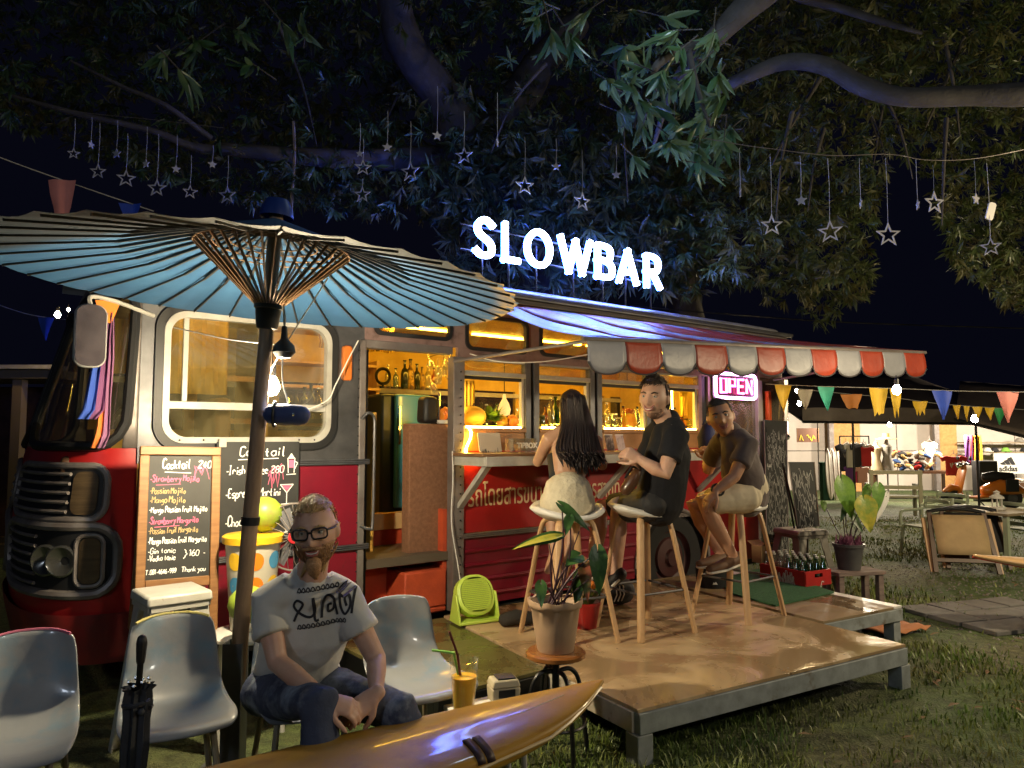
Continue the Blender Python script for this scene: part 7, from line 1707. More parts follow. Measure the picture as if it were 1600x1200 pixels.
wire('power_cable', [at(455, 330, 6.6), at(460, 240, 6.6), at(458, 190, 6.6)], .014, 'twisted rope hanging from the tree above the parasol', mat('rope_fibre', (.22, .16, .09), .8), 'rope')
# ================================================================ flags
def flag_mat(n, c): return mat(n, c, .6, c2=tuple(x*.8 for x in c), scale=8)
FC = {'yellow': flag_mat('flag_yellow', (.75, .48, .03)), 'white': flag_mat('flag_white', (.55, .50, .38)), 'teal': flag_mat('flag_teal', (.05, .42, .30)), 'orange': flag_mat('flag_orange', (.70, .26, .04)), 'blue': flag_mat('flag_blue', (.02, .07, .50)), 'pink': flag_mat('flag_pink', (.70, .24, .20)), 'green': flag_mat('flag_green', (.03, .30, .09))}
def bunting(label, pts, D, flags, r=.003):
    p0 = at(*pts[0], D[0]); t = thing('flag_string', label, 'bunting', p0)
    W_ = spline([at(x, y, D[0]+(D[1]-D[0])*i/(len(pts)-1))-p0 for i, (x, y) in enumerate(pts)], 8)
    MB().tube(W_, r, 5).obj('string', whiteal, t)
    xs_ = [ (800+1150*((q+p0).x)/((q+p0).y)) for q in W_]
    for x, w_, h_, c, torn in flags:
        i = min(range(len(W_)), key=lambda j: abs(xs_[j]-x)); q = W_[i]; Dd = (q+p0).y; k = Dd/1150; ww, hh = w_*k, h_*k
        prof = [(0, 1), (.25, .8), (.5, .55), (.75, .3), (1, .03)] if not torn else [(0, 1), (.3, .85), (.6, .62), (.85, .5)]
        rows = []; ph = rnd.uniform(0, 6)
        for tt, s_ in prof:
            rows.append([q+V((ww*s_*u/2, .02*math.sin(3*tt+ph)*tt+.012*math.sin(u*3+ph), -hh*tt*(1 if not torn else 1+.25*math.sin(u*6+ph)*(tt > .8)))) for u in (-1, -.5, 0, .5, 1)])
        MB().grid(rows).obj('flag', FC[c], t, smooth=80)
bunting('string of pointed flags nearest the bus, from the bus rear to the right edge', [(1196, 600), (1290, 604), (1400, 607), (1500, 611), (1640, 613)], (6.8, 6.3), [(1228, 27, 42, 'yellow', 0), (1294, 27, 38, 'teal', 0), (1379, 30, 48, 'yellow', 1), (1401, 18, 46, 'yellow', 1), (1470, 32, 46, 'blue', 0), (1571, 36, 48, 'pink', 0)])
bunting('second string of torn flags farther back in front of the clothes stall', [(1240, 607), (1330, 616), (1400, 622), (1480, 632), (1600, 640)], (8.2, 9.5), [(1263, 26, 32, 'white', 0), (1330, 34, 26, 'orange', 1), (1438, 24, 22, 'yellow', 1), (1494, 12, 22, 'yellow', 0), (1506, 10, 24, 'yellow', 0), (1534, 16, 20, 'yellow', 0), (1550, 16, 20, 'yellow', 0), (1562, 20, 26, 'green', 0)])
bunting('flag string at the upper left with one pink and one blue flag', [(-80, 212), (0, 246), (85, 277), (175, 308), (240, 330)], (3.6, 4.4), [(84, 44, 72, 'pink', 1), (195, 36, 40, 'blue', 0)])
bunting('dim string of flags at the far left behind the bus front', [(-60, 455), (40, 490), (110, 500)], (7, 7.5), [(62, 26, 36, 'blue', 0)])
# ================================================================ clothes stall in the background
wallm = mat('stall_panel', (.58, .52, .46), .6, c2=(.50, .45, .40), scale=2)
osb = mat('orange_board', (.52, .29, .10), .7, c2=(.42, .22, .07), scale=14)
stall = thing('stall_wall', 'white panelled wall with orange board columns at the back of the clothes stall', 'wall', (7.6, 21, 0))
x = 0; i = 0
while x < 12.5:
    w_ = 1.12
    m = MB(); m.b2((x, 0, 1.12), (x+w_-.03, .05, 2.6)); m.obj('wall_panel', wallm, stall, smooth=0)
    m = MB(); m.b2((x, .01, 0), (x+w_-.03, .06, 1.10)); m.obj('wall_panel', wallm, stall, smooth=0)
    x += w_
for px0, px1 in ((1302, 1343), (1466, 1494)):
    a, b_ = at(px0, 700, 20.6).x-7.6, at(px1, 700, 20.6).x-7.6
    m = MB(); m.b2((a, -.45, 0), (b_, -.35, 2.5)); m.obj('orange_column', osb, stall, smooth=0)
    m = MB(); m.b2((a-.14, -.5, 0), (a-.01, -.38, 2.5)); m.obj('post', dullsteel, stall, smooth=0)
tarp = mat('dark_tarpaulin', (.085, .07, .06), .5, c2=(.12, .10, .085), scale=3, bump=.5, bscale=5)
def tent(label, P, sag=.1):
    t = thing('tent_roof', label, 'tent', P[0]); rows = []
    for i in range(9):
        a = P[0].lerp(P[1], i/8); b_ = P[3].lerp(P[2], i/8)
        rows.append([a.lerp(b_, j/8)-P[0]+V((0, 0, -sag*math.sin(math.pi*j/8)*abs(math.sin(i*1.57))+.04*mnoise.noise(V((i*1.7, j*1.3, 0))))) for j in range(9)])
    MB().grid(rows).obj('tarpaulin', tarp, t, smooth=80, solid=.01)
    MB().tube([V((0, 0, 0)), P[1]-P[0]], .03, 6).obj('edge_pole', blackmetal, t)
    return t
T0, T1 = at(1254, 659, 15.4), at(1640, 664, 15.4)
tn = tent('long dark tarpaulin roof of the clothes stall', [T0, T1, V((T1.x, 20.9, 3.3)), V((T0.x, 20.9, 3.3))])
m = MB(); m.grid([[V((0, 0, 0))+V(((T1-T0).x*i/20, .02*math.sin(i*2.1), -.03-.0*i)) for i in range(21)], [V(((T1-T0).x*i/20, .03*math.sin(i*1.7), .28+.02*math.sin(i))) for i in range(21)]]); m.obj('valance', tarp, tn, smooth=80)
for px in (1335, 1528):
    p = at(px, 690, 15.4)-T0; m = MB(); m.tube([(p.x, .05, -T0.z), (p.x, .05, 0)], .025, 8); m.obj('pole', blackmetal, tn)
t2 = tent('brown tarpaulin roof sloping down at the right edge', [at(1492, 655, 13.6), at(1660, 697, 11.6), at(1660, 606, 15), at(1500, 596, 17)], .05)
m = MB(); m.b2((0, -.1, 0), (4, .4, .12)); o_ = m.obj('roof_beam', mat('yellow_roof', (.45, .33, .10), .6), None); o_.location = at(1555, 612, 20); tag(o_, 'yellowish roof edge beyond the tents at the right edge', 'roof')
# hanging clothes
def shirt(name, label, c, col, w_, h_, rz=0, group='clothes for sale in the stall', sleeves=True, printc=None):
    t = thing(name, label, 'shirt', c, rz, group)
    poly = [(-.28, 0), (-.5, -.10), (-.44, -.30), (-.30, -.24), (-.30, -1), (.30, -1), (.30, -.24), (.44, -.30), (.5, -.10), (.28, 0), (.1, -.05), (-.1, -.05)]
    m = MB(); m.prism([(x*w_*1.5, z*h_) for x, z in poly], (0, 0, 0), X, Z, .05); m.obj('fabric', col, t, smooth=0, bevel=.012)
    MB().tube(spline([(-.2*w_, 0, .0), (0, 0, .05), (.2*w_, 0, 0)], 3), .006, 5).obj('hanger', dullsteel, t)
    MB().tube([(0, 0, .05), (0, 0, .12)], .006, 5).obj('hook', dullsteel, t)
    if printc is not None:
        m = MB(); scribble(m, -w_*.25, w_*.25, -h_*.4, h_*.08, -.03, .02, 5); m.obj('print', printc, t, smooth=0)
    return t
cl = lambda n, c: mat(n, c, .85)
cblk, cwht, crd, cpk, cpur, cyel, cgr = cl('cloth_black', (.02, .02, .022)), cl('cloth_white', (.6, .58, .52)), cl('cloth_red', (.5, .03, .03)), cl('cloth_pink', (.62, .06, .14)), cl('cloth_purple', (.14, .05, .22)), cl('cloth_yellow', (.7, .48, .04)), cl('cloth_grey', (.22, .2, .17))
rk = thing('clothes_rack', 'black metal clothes rack full of t-shirts in front of the orange column', 'clothes rack', at(1335, 690, 17.2)*V((1, 1, 0)))
for sx in (-.34, .34): MB().tube([(sx, 0, 0), (sx, 0, 1.52)], .018, 6).obj('upright', blackmetal, rk)
MB().tube([(-.34, 0, 1.52), (.34, 0, 1.52)], .016, 6).obj('rail', blackmetal, rk); MB().tube([(-.34, 0, .72), (.34, 0, .72)], .016, 6).obj('rail', blackmetal, rk)
for px, py, c, w_, h_, l in ((1322, 693, cblk, .42, .62, 'black t-shirt with grey print facing front on the clothes rack'), (1331, 691, cwht, .36, .58, 'white shirt directly right of the printed black one on the rack'), (1340, 692, cblk, .34, .56, 'plain black shirt in the middle of the rack top rail'), (1349, 694, cwht, .32, .52, 'white shirt at the right end of the rack top rail'), (1353, 698, crd, .24, .45, 'coral red shirt at the far right of the rack'), (1327, 728, cpur, .20, .38, 'purple shirt on the lower rail of the rack'), (1336, 730, cpk, .30, .36, 'bright pink shirt on the lower rail of the rack'), (1347, 730, cl('cloth_peach', (.6, .32, .26)), .26, .36, 'peach shirt on the lower rail of the rack')):
    shirt('hanging_shirt', l, at(px, py, 17.0+.02*(px % 7)), c, w_, h_, rnd.uniform(-.5, .5), printc=cgr if px == 1322 else None)
for px, l in ((1298, 'white surfboard leaning at the stall post, left of three'), (1305, 'white surfboard leaning at the stall post, middle of three'), (1312, 'cream surfboard leaning at the stall post, right of three')):
    c = at(px, 760, 17.6)*V((1, 1, 0)); t = thing('surfboard', l, 'surfboard', c, rot=(R(-6), 0, 0), group='surfboards leaning at the stall')
    m = MB(); m.prism([(math.copysign(.085*(1-abs(k)**2.6)**.7, 1), .62+.62*k) for k in np.linspace(-1, 1, 15)]+[(-.085*(1-abs(k)**2.6)**.7, .62+.62*k) for k in np.linspace(1, -1, 15)[1:-1]], (0, 0, 0), X, Z, .05); m.obj('board', cwht, t, bevel=.01)
    m = MB(); m.tube([(0, -.028, .05), (0, -.028, 1.2)], .006, 5); m.obj('stringer', darkwood, t)
m = MB(); m.b2((-.13, -.1, 0), (.13, .1, .85)); m.b2((-.14, -.11, .85), (.14, .11, .9)); o_ = m.obj('green_cabinet', mat('dark_green_paint', (.015, .07, .045), .5), None, bevel=.01); o_.location = at(1292, 765, 17.8)*V((1, 1, 0)); tag(o_, 'narrow dark green cabinet left of the leaning surfboards', 'cabinet')
bs = thing('shop_sign', 'brown sign with yellow Thai style lettering on the stall wall behind the bus', 'sign', at(1262, 680, 18))
m = MB(); m.b2((-.26, 0, -.17), (.26, .03, .17)); m.obj('board', mat('sign_brown', (.12, .05, .025), .6), bs); m = MB(); scribble(m, -.2, .2, -.05, .055, -.006, .022, 8); m.obj('lettering', cyel, bs, smooth=0)
for sx in ((-.26, -.17, -.26, .17), (.26, -.17, .26, .17)): MB().tube([(sx[0], -.005, sx[1]), (sx[2], -.005, sx[3])], .012, 5).obj('frame', wood, bs)
# table of goods, mannequins
tg_ = thing('stall_table', 'long dark stall table heaped with folded clothes', 'table', at(1418, 742, 18.2)*V((1, 1, 0)))
m = MB(); m.b2((-1.0, -.35, .62), (1.1, .35, .68)); m.obj('top', darkwood, tg_)
for sx in (-.95, 1.05):
    for sy in (-.3, .3): m = MB(); m.b2((sx-.03, sy-.03, 0), (sx+.03, sy+.03, .62)); m.obj('leg', darkwood, tg_)
hp = MB()
tcols = [cblk, cwht, crd, cl('cloth_blue', (.03, .07, .2)), cgr, cl('cloth_tan', (.42, .27, .1))]
for i in range(46):
    p = V((rnd.uniform(-.35, .75), rnd.uniform(-.3, .25), .70)); b_ = tg_.location+p+V((0, 0, rnd.uniform(0, .42))); k = rnd.randint(0, 5)
    m = MB(); m.rod([(-.09, 0, 0), (0, .02, .015), (.09, 0, 0)], [.05, .06, .05], 8, ry=[.03, .045, .03]); o_ = m.obj('folded_garment', tcols[k], None); o_.location = b_; o_.rotation_euler = (rnd.uniform(-.6, .6), rnd.uniform(-.8, .8), rnd.uniform(0, 3)); tag(o_, 'small folded garment in the heap on the stall table', 'garment', 'folded clothes heaped on the stall table')
def mannequin(label, px, D, z0, dress, hat=None):
    c = at(px, 740, D)*V((1, 1, 0))+V((0, 0, z0)); t = thing('mannequin', label, 'mannequin', c)
    m = MB(); m.lathe([(.001, 0), (.15, 0), (.14, .15), (.085, .38), (.115, .52), (.12, .62), (.05, .70), (.03, .78), (.001, .79)], 16); m.obj('torso', dress, t)
    MB().tube([(0, 0, -.5), (0, 0, 0)], .02, 6).obj('stand', dullsteel, t)
    if hat is not None: m = MB(); m.lathe([(.001, .93), (.08, .93), (.09, .84), (.24, .80), (.24, .79), (.001, .80)], 20); m.obj('straw_hat', hat, t)
mannequin('bust mannequin in a cream dress on the stall table', 1370, 17.6, .62, cl('cloth_cream', (.50, .40, .25)))
mannequin('bust mannequin wearing a straw hat and a dark skirt', 1387, 17.6, .66, cgr, cl('straw', (.62, .40, .16)))
shirt('hanging_shirt', 'red t-shirt with white print beside the scooter', at(1490, 712, 17.2), crd, .42, .46, printc=cwht)
shirt('hanging_shirt', 'white and grey shirt hanging by the second orange column', at(1452, 690, 18), cwht, .26, .6)
for px, c, l in ((1512, cpur, 'purple scarf hanging behind the scooter'), (1520, crd, 'red scarf hanging behind the scooter'), (1527, cyel, 'yellow scarf hanging behind the scooter')):
    c0_ = at(px, 680, 17.8); m = MB(); rows = [[V((.075*(1+.5*k)*u, .03*math.sin(u*4+k*3), -.72*k)) for u in np.linspace(-1, 1, 7)] for k in np.linspace(0, 1, 6)]; m.grid(rows); o_ = m.obj('hanging_scarf', c, None, smooth=80, solid=.01); o_.location = c0_; tag(o_, l, 'scarf')
m = MB(); m.b2((-.22, -.15, 0), (.22, .15, .95)); o_ = m.obj('black_box', cblk, None, bevel=.02); o_.location = at(1540, 765, 17.4)*V((1, 1, 0)); tag(o_, 'tall black box behind the scooter saddle', 'box')
sh = thing('cap_shelf', 'two long wall shelves holding rows of caps', 'shelf', at(1555, 700, 20.4))
for z in (-.10, .16): m = MB(); m.b2((-.95, -.2, z-.03), (1.6, .2, z)); m.obj('shelf_board', mat('shelf_wood', (.26, .20, .13), .7) if z < 0 else bpy.data.materials['shelf_wood'], sh)
ccols = [cblk, cwht, cl('cloth_lime', (.2, .42, .06)), cblk, cgr, cwht, cblk]
for i, (x_, z) in enumerate(((-.75, .0), (-.3, .0), (.2, .0), (.72, .0), (.6, .165), (1.0, .165), (-.1, -.1), (-.55, -.1))):
    q = sh.location+V((x_, -.12, (.165 if i in (4, 5) else -.098))); m = MB(); m.lathe([(.001, .12), (.06, .11), (.10, .05), (.11, 0)], 14); m.prism([(-.1, -.02), (.1, -.02), (.07, -.17), (-.07, -.17)], (0, 0, .01), X, Y, .012); o_ = m.obj('cap', ccols[i % 7], None); o_.location = q; tag(o_, ('black', 'white', 'lime green', 'black', 'grey', 'white', 'black', 'black')[i]+' cap on the '+('upper' if i in (4, 5) else 'lower')+' shelf'+(' at its left end', '', '', ' near the right edge', ' above the sports sign', '', ' under the scarves', ' left of the pole')[i], 'cap', 'caps on the stall shelves')
ad = thing('sports_sign', 'white board with three black slanted bars and the word adidas', 'sign', at(1578, 725, 19.8))
m = MB(); m.b2((-.42, 0, -.26), (.62, .03, .28)); m.obj('board', cwht, ad)
for i in range(3): m = MB(); m.prism([(-.24+.13*i, -.02), (-.13+.13*i, -.02), (-.13+.13*i-.05-.03*i, .06+.065*i), (-.24+.13*i-.05-.03*i, .02+.065*i)][::1], (0.02, -.006, 0), X, Z, .008); m.obj('bar', cblk, ad, smooth=0)
text_obj('lettering', 'adidas', .20, cblk, ad, (-.30, -.004, -.19), (R(90), 0, 0), .002, .006)
for i in range(9):
    m = MB(); m.rod([(-.09, 0, .04), (.02, 0, .035), (.10, 0, .03)], [.04, .04, .03], 8); o_ = m.obj('shoe', (cwht, cgr, cl('shoe_brown', (.3, .15, .06)))[i % 3] if i else cwht, None); o_.location = at(1555+6*i, 752, 18.6); o_.rotation_euler = (0, 0, R(-70)); tag(o_, 'small shoe in the row under the sports sign', 'shoe', 'shoes in the stall')
m = MB(); m.b2((-.4, -.2, 0), (1.4, .2, .36)); o_ = m.obj('shoe_bench', darkwood, None); o_.location = at(1560, 756, 18.6)*V((1, 1, 0)); tag(o_, 'low dark bench under the row of shoes', 'bench')
# orange scooter
sc_ = thing('motor_scooter', 'orange motor scooter with a black saddle parked in front of the stall', 'scooter', at(1535, 790, 15.6)*V((1, 1, 0)), R(-6))
orm = mat('scooter_orange', (.50, .15, .015), .3, coat=.4)
for x_ in (-.60, .58):
    w_ = MB(); w_.lathe([(.10, -.05), (.19, -.06), (.225, 0), (.19, .06), (.10, .05)], 20, c=(x_, 0, .225), rot=Matrix.Rotation(R(90), 3, 'X')); w_ = w_.obj('wheel', black, sc_); MB().lathe([(.001, -.03), (.11, -.04), (.11, .04), (.001, .03)], 14, c=(x_, 0, .225), rot=Matrix.Rotation(R(90), 3, 'X')).obj('rim', silver, w_)
MB().rod([(-.72, 0, .36), (-.60, 0, .44), (-.48, 0, .42), (-.42, 0, .30)], [.06, .085, .08, .05], 10).obj('front_mudguard', orm, sc_)
MB().rod([(-.48, 0, .30), (-.44, 0, .55), (-.37, 0, .80), (-.34, 0, .88)], [.16, .20, .18, .12], 10, ry=[.035, .035, .035, .04]).obj('leg_shield', orm, sc_)
MB().rod([(-.42, 0, .26), (-.15, 0, .23), (.12, 0, .26)], [.15, .15, .15], 10, ry=[.04, .035, .05]).obj('footboard', orm, sc_)
MB().rod([(.08, 0, .38), (.35, 0, .46), (.62, 0, .44), (.80, 0, .38)], [.13, .17, .16, .08], 12, ry=[.12, .17, .15, .08]).obj('rear_body', orm, sc_)
MB().rod([(.05, 0, .66), (.25, 0, .67), (.62, 0, .66)], [.05, .06, .05], 10, ry=[.09, .12, .1]).obj('saddle', black, sc_)
MB().box((.52, -.17, .5), (.26, .03, .26)).obj('side_bag', black, sc_, bevel=.02)
MB().tube(spline([(-.36, -.3, .93), (-.33, -.1, .96), (-.34, 0, .90), (-.33, .1, .96), (-.36, .3, .93)], 4), .018, 8).obj('handlebar', blackmetal, sc_)
MB().ball((-.41, 0, .90), (.07, .07, .07)).obj('headlight', chrome, sc_)
for sy in (-1, 1): MB().ball((-.33, sy*.26, 1.06), (.02, .06, .05)).obj('mirror', blackmetal, sc_)
MB().tube([(-.1, -.05, .2), (.02, -.2, 0)], .014, 6).obj('kickstand', blackmetal, sc_)
# garden bench, plastic armchairs, table with lantern, folded deck chairs
pgreen = mat('pale_green_plastic', (.33, .38, .27), .45)
gb = thing('garden_bench', 'pale wooden bench with open back facing the stall', 'bench', at(1396, 785, 14.2)*V((1, 1, 0)), R(-14))
gw = mat('bench_wood', (.34, .33, .24), .6)
for sx in (-.42, .42):
    m = MB(); m.b2((sx-.03, -.24, 0), (sx+.03, -.18, .88)); m.obj('back_leg', gw, gb); m = MB(); m.b2((sx-.03, .16, 0), (sx+.03, .22, .60)); m.obj('front_leg', gw, gb); m = MB(); m.b2((sx-.03, -.2, .57), (sx+.03, .22, .61)); m.obj('armrest', gw, gb)
for z in (.56, .84): m = MB(); m.b2((-.46, -.235, z-.04), (.46, -.185, z+.03)); m.obj('back_rail', gw, gb)
for y in (-.12, 0, .12): m = MB(); m.b2((-.46, y-.045, .36), (.46, y+.045, .39)); m.obj('seat_slat', gw, gb)
def armchair(label, c, rz):
    t = thing('plastic_armchair', label, 'chair', c, rz, 'pale green plastic armchairs')
    m = MB(); m.prism(rrect(-.23, .23, -.22, .22, .05), (0, 0, .42), X, Y, .025); m.obj('seat', pgreen, t, bevel=.006)
    for k in range(4):
        z = .50+.095*k; MB().tube(spline([(-.23, .20, z), (-.1, .255, z+.01), (.1, .255, z+.01), (.23, .20, z)], 4), .010, 6, ry=.032).obj('back_slat', pgreen, t)
    for sx in (-1, 1):
        MB().tube(spline([(sx*.24, .24, .86), (sx*.255, .20, .68), (sx*.27, -.05, .645), (sx*.26, -.22, .62), (sx*.25, -.24, .42)], 5), .022, 8).obj('arm', pgreen, t)
        MB().tube([(sx*.23, .19, .43), (sx*.25, .28, 0)], .022, 8).obj('leg', pgreen, t); MB().tube([(sx*.24, -.20, .43), (sx*.25, -.26, 0)], .022, 8).obj('leg', pgreen, t)
    return t
a1 = armchair('pale green plastic armchair nearest the camera, left of the table', at(1450, 860, 9.6)*V((1, 1, 0)), R(-75))
dup(a1, loc=at(1478, 835, 10.6)*V((1, 1, 0)), rz=R(-60), label='pale green plastic armchair behind the nearest one')
dup(a1, loc=at(1612, 870, 9.3)*V((1, 1, 0)), rz=R(100), label='pale green plastic armchair cut off by the right edge')
tb_ = thing('garden_table', 'square brown garden table carrying a white lantern', 'table', at(1556, 850, 8.95)*V((1, 1, 0)), R(28))
m = MB(); m.b2((-.42, -.38, .60), (.42, .38, .63)); m.obj('top', mat('table_brown', (.24, .19, .12), .5), tb_, bevel=.006)
for sx in (-.37, .37):
    for sy in (-.33, .33): m = MB(); m.b2((sx-.025, sy-.025, 0), (sx+.025, sy+.025, .60)); m.obj('leg', pgreen, tb_)
ln = thing('lantern', 'small white lantern standing on the brown garden table', 'lantern', tb_.location+V((.05, .02, .632)))
m = MB(); m.lathe([(.001, 0), (.085, 0), (.08, .02), (.06, .03), (.001, .03)], 12); m.obj('base', cwht, ln)
for i in range(6): MB().tube([(.055*math.cos(i*1.047), .055*math.sin(i*1.047), .03), (.055*math.cos(i*1.047), .055*math.sin(i*1.047), .13)], .007, 5).obj('bar', cwht, ln)
m = MB(); m.lathe([(.08, .13), (.075, .15), (.03, .18), (.03, .20), (.04, .205), (.001, .23)], 12); m.obj('roof', cwht, ln)
canvas = mat('tan_canvas', (.46, .33, .17), .8, c2=(.38, .27, .14), scale=6)
for k, (px, py, D, c, l) in enumerate(((1512, 885, 8.25, canvas, 'folded wooden deck chair with tan canvas leaning in front of the table'), (1530, 868, 8.5, cblk, 'folded deck chair with dark canvas behind the tan one'))):
    t = thing('folded_deck_chair', l, 'deck chair', at(px, py, D)*V((1, 1, 0)), rot=(R(-24), 0, R(-12)), group=None)
    for sx in (-1, 1):
        m = MB(); m.beam((sx*.32, 0, 0), (sx*.28, 0, .72), .03, .045); m.obj('side_rail', darkwood, t); m = MB(); m.beam((sx*.345, .03, 0), (sx*.34, .05, .64), .028, .04); m.obj('arm_rail', palewood, t)
    MB().tube(spline([(-.30, 0, .70), (-.1, 0, .74), (.1, 0, .74), (.30, 0, .70)], 4), .022, 8).obj('top_rail', blackmetal, t)
    m = MB(); m.grid([[V((u*.27, -.02-.02*math.sin(k2*3), .20+.46*k2)) for u in (-1, -.5, 0, .5, 1)] for k2 in np.linspace(0, 1, 6)]); m.obj('canvas', c, t, smooth=80, solid=.006)
    m = MB(); m.b2((-.30, -.01, .12), (.30, .02, .16)); m.obj('lower_rail', darkwood, t)
for o_ in [a1]+[o for o in bpy.data.objects if o.name.startswith('plastic_armchair')]: o_.scale = (.86, .86, .84)
# surfboard table at the right edge
sr = thing('surfboard_table', 'pointed surfboard on a black leg cut off by the right edge', 'table', at(1520, 868, 5.75))
rows = []
for k in np.linspace(0, 1, 12):
    hw = .26*(1-(1-k)**2.2)**.8*.8+.004; c = V((1.2*k, -.1*k, -.14*(1-(1-k)**1.6)*.75)); th = .010+.028*min(1, k*3)
    rows.append([c+V((.25*hw*math.cos(a), hw*math.cos(a), th*math.sin(a))) for a in np.linspace(0, 6.283, 17)[:-1]])
m = MB(); m.grid(rows, closed=True); m.obj('board', mat('cream_board', (.62, .40, .20), .3, coat=.4), sr, smooth=80)
MB().tube([r_[12] for r_ in rows], .009, 5).obj('red_stripe', mat('stripe_red', (.5, .05, .03), .4), sr)
z0 = sr.location.z
for x_, y_ in ((.40, -.10), (.9, .1)): m = MB(); m.b2((x_-.018, y_-.018, -z0), (x_+.018, y_+.018, -.10)); m.obj('leg', blackmetal, sr)
# ================================================================ far left: dark hut
hu = thing('hut', 'dark open hut with a pale roof edge beyond the bus front', 'hut', at(20, 700, 9.5)*V((1, 1, 0)))
m = MB(); m.b2((-2.5, -.1, 2.25), (.62, .9, 2.36)); m.obj('roof', mat('hut_roof', (.16, .13, .06), .7), hu)
m = MB(); m.b2((-2.5, -.16, 2.37), (.60, .1, 2.42)); m.obj('roof_edge', whiteal, hu)
for x_ in (.05, -2.0): m = MB(); m.b2((x_-.06, -.05, 0), (x_+.06, .07, 2.24)); m.obj('post', mat('hut_post', (.22, .16, .08), .7) if x_ > 0 else bpy.data.materials['hut_post'], hu)
m = MB(); m.b2((-2.5, .8, 0), (.6, .9, 2.2)); m.obj('back_wall', darkwood, hu)
m = MB(); m.b2((-2.0, -.2, .0), (.4, .6, .16)); m.obj('floor', mat('hut_floor', (.15, .11, .05), .6), hu)
# ================================================================ paving and dropped cloth
pv = MB(); slabm = mat('paving_stone', (.16, .155, .15), .8, c2=(.11, .105, .10), scale=6, bump=.3)
pa = bpy.data.objects.new('paving', None); C.objects.link(pa); tag(pa, kind='structure'); pc = onz(1555, 965, 0); pa.location = pc; pa.rotation_euler = (0, 0, R(18))
for i in range(4):
    for j in range(3):
        m = MB(); m.box((i*.31-.4+rnd.uniform(-.01, .01), j*.31-.3, .012+rnd.uniform(-.004, .006)), (.295, .295, .035)); m.obj('paving_stone', slabm, pa, bevel=.006)
cm = MB(); rows = []
for i in range(9):
    rows.append([V((-.25+.5*i/8, -.2+.4*j/8, .02+.03*mnoise.noise(V((i*.8, j*.8, 5)))+.02)) for j in range(9)])
cm.grid(rows); o_ = cm.obj('fallen_cloth', mat('orange_cloth', (.42, .17, .07), .8), None, smooth=80, solid=.006); o_.location = onz(1385, 985, 0); o_.rotation_euler = (0, 0, .5); tag(o_, 'crumpled orange cloth lying on the grass under the side deck', 'cloth')
# ================================================================ grass blades, gravel
rg = np.random.default_rng(3); N_ = 460000
x = rg.uniform(-3.2, 10.5, N_); y = rg.uniform(1.9, 14, N_)
k_ = rg.random(N_) < np.clip(3.4/y, .10, 1)**1.2
k_ &= np.abs(x) < y*.78+.8
dx = (x-DA.x)*DX.x+(y-DA.y)*DX.y; dy = (x-DA.x)*DY.x+(y-DA.y)*DY.y
k_ &= ~((dx > .12) & (dx < WX-.1) & (dy > .15) & (dy < 2.6))
bx_ = (x-BP.x)*BD.x+(y-BP.y)*BD.y; by_ = (x-BP.x)*BI.x+(y-BP.y)*BI.y
k_ &= ~((by_ > -.1) & (bx_ < 4.4)); k_ &= ~((by_ > -1.3) & (bx_ < lx(-.7)))
x, y = x[k_], y[k_]
nz_ = np.array([mnoise.noise(V((a*.8, b*.8, 0)))+.6*mnoise.noise(V((a*3.1, b*3.1, 4))) for a, b in zip(x.tolist(), y.tolist())])
path = np.exp(-((x-4.2-.25*(y-5.5))/.75)**2)*(y > 4.6)*(y < 9)      # the worn track on the right
k_ = rg.random(len(x)) < np.clip(.62+nz_*.9-path*.95, .05, 1); x, y, nz_ = x[k_], y[k_], nz_[k_]
n = len(x); h = rg.uniform(.015, .045, n)*(1+.6*np.clip(nz_, -.5, 1))*np.clip(1.5-y/16, .7, 1.2); a = rg.uniform(0, 2*np.pi, n); ln = rg.uniform(.2, 1.1, n)*h; w_ = rg.uniform(.0022, .0045, n)*np.clip(y/3.5, 1, 1.7)
ca_, sa_ = np.cos(a), np.sin(a)
v0 = np.stack([x-sa_*w_, y+ca_*w_, np.zeros(n)-.004], 1); v1 = np.stack([x+sa_*w_, y-ca_*w_, np.zeros(n)-.004], 1)
v2 = np.stack([x+ca_*ln*.4-sa_*w_*.8, y+sa_*ln*.4+ca_*w_*.8, h*.65], 1); v3 = np.stack([x+ca_*ln*.4+sa_*w_*.8, y+sa_*ln*.4-ca_*w_*.8, h*.65], 1); v4 = np.stack([x+ca_*ln, y+sa_*ln, h], 1)
vs = np.stack([v0, v1, v2, v3, v4], 1).reshape(-1, 3)
me = bpy.data.meshes.new('grass'); b5 = np.arange(n)*5
me.vertices.add(n*5); me.vertices.foreach_set('co', vs.astype(np.float32).ravel())
loops = np.stack([b5, b5+1, b5+3, b5+2, b5+2, b5+3, b5+4], 1).ravel(); me.loops.add(n*7); me.loops.foreach_set('vertex_index', loops.astype(np.int32))
me.polygons.add(n*2); ls = np.stack([np.arange(n)*7, np.arange(n)*7+4], 1).ravel(); me.polygons.foreach_set('loop_start', ls.astype(np.int32)); me.polygons.foreach_set('loop_total', np.tile([4, 3], n).astype(np.int32)); me.update(calc_edges=True)
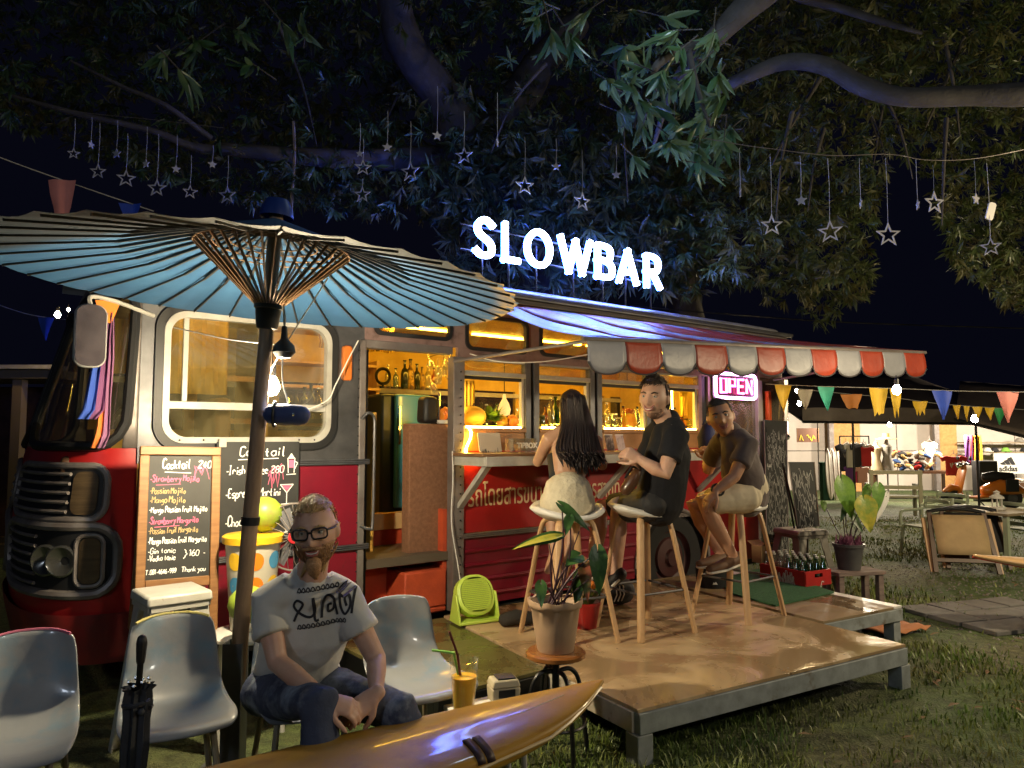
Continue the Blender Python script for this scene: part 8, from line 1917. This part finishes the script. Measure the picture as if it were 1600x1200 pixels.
me.materials.append(mat('grass_blade', (.10, .17, .026), .45, c2=(.17, .18, .045), scale=1.3, lo=.4, hi=.6, spec=.4)); o = bpy.data.objects.new('grass', me); C.objects.link(o); tag(o, 'short damp grass growing around the decks', None, None, 'stuff')
# gravel and fallen leaves on the worn track
gv = MB()
for i in range(1500):
    yy = rnd.uniform(4.7, 8.8); xx = 4.2+.25*(yy-5.5)+rnd.gauss(0, .6); r_ = rnd.uniform(.006, .018)
    P = [(xx+r_*math.cos(t_)*rnd.uniform(.7, 1.2), yy+r_*math.sin(t_)*rnd.uniform(.7, 1.2), 0.0) for t_ in (0, 1.25, 2.5, 3.75, 5)]+[(xx, yy, r_*.8)]
    gv.add(P, [(0, 1, 5), (1, 2, 5), (2, 3, 5), (3, 4, 5), (4, 0, 5)])
o = gv.obj('gravel', mat('gravel_stone', (.20, .19, .17), .7, c2=(.10, .09, .08), scale=30), None, smooth=0); tag(o, 'loose gravel on the worn track', None, None, 'stuff')
lv = MB()
for i in range(230):
    px_ = rnd.uniform(-2.5, 6); py_ = rnd.uniform(2.4, 8)
    q = V((px_, py_, .02)); 
    if -.0 < to_deck(q)[0] < WX and 0 < to_deck(q)[1] < 2.5: continue
    if BI.dot(q-BP) > -1.4 and BD.dot(q-BP) < 4.4: continue
    a = rnd.uniform(0, 6.28); g_ = leaf_geo_lo(q, V((math.cos(a), math.sin(a), rnd.uniform(-.05, .12))), rnd.uniform(.06, .14), rnd.uniform(.02, .035), V((0, 0, 1)), .1); lv.add(*g_)
o = lv.obj('fallen_leaves', mat('dry_leaf', (.20, .11, .05), .7, c2=(.12, .08, .04), scale=9), None, smooth=0); tag(o, 'dry fallen mango leaves scattered over the grass', None, None, 'stuff')
# small things that stay joined
for o in list(bpy.data.objects):
    if o.name.split('.')[0] in ('white_writing', 'pink_writing', 'yellow_writing', 'chalk_writing', 'white_print', 'print', 'drawing', 'screws', 'roof_seam', 'shirt_print', 'lettering', 'black_top', 'footrest_bar') and o.parent: o['kind'] = 'stuff'
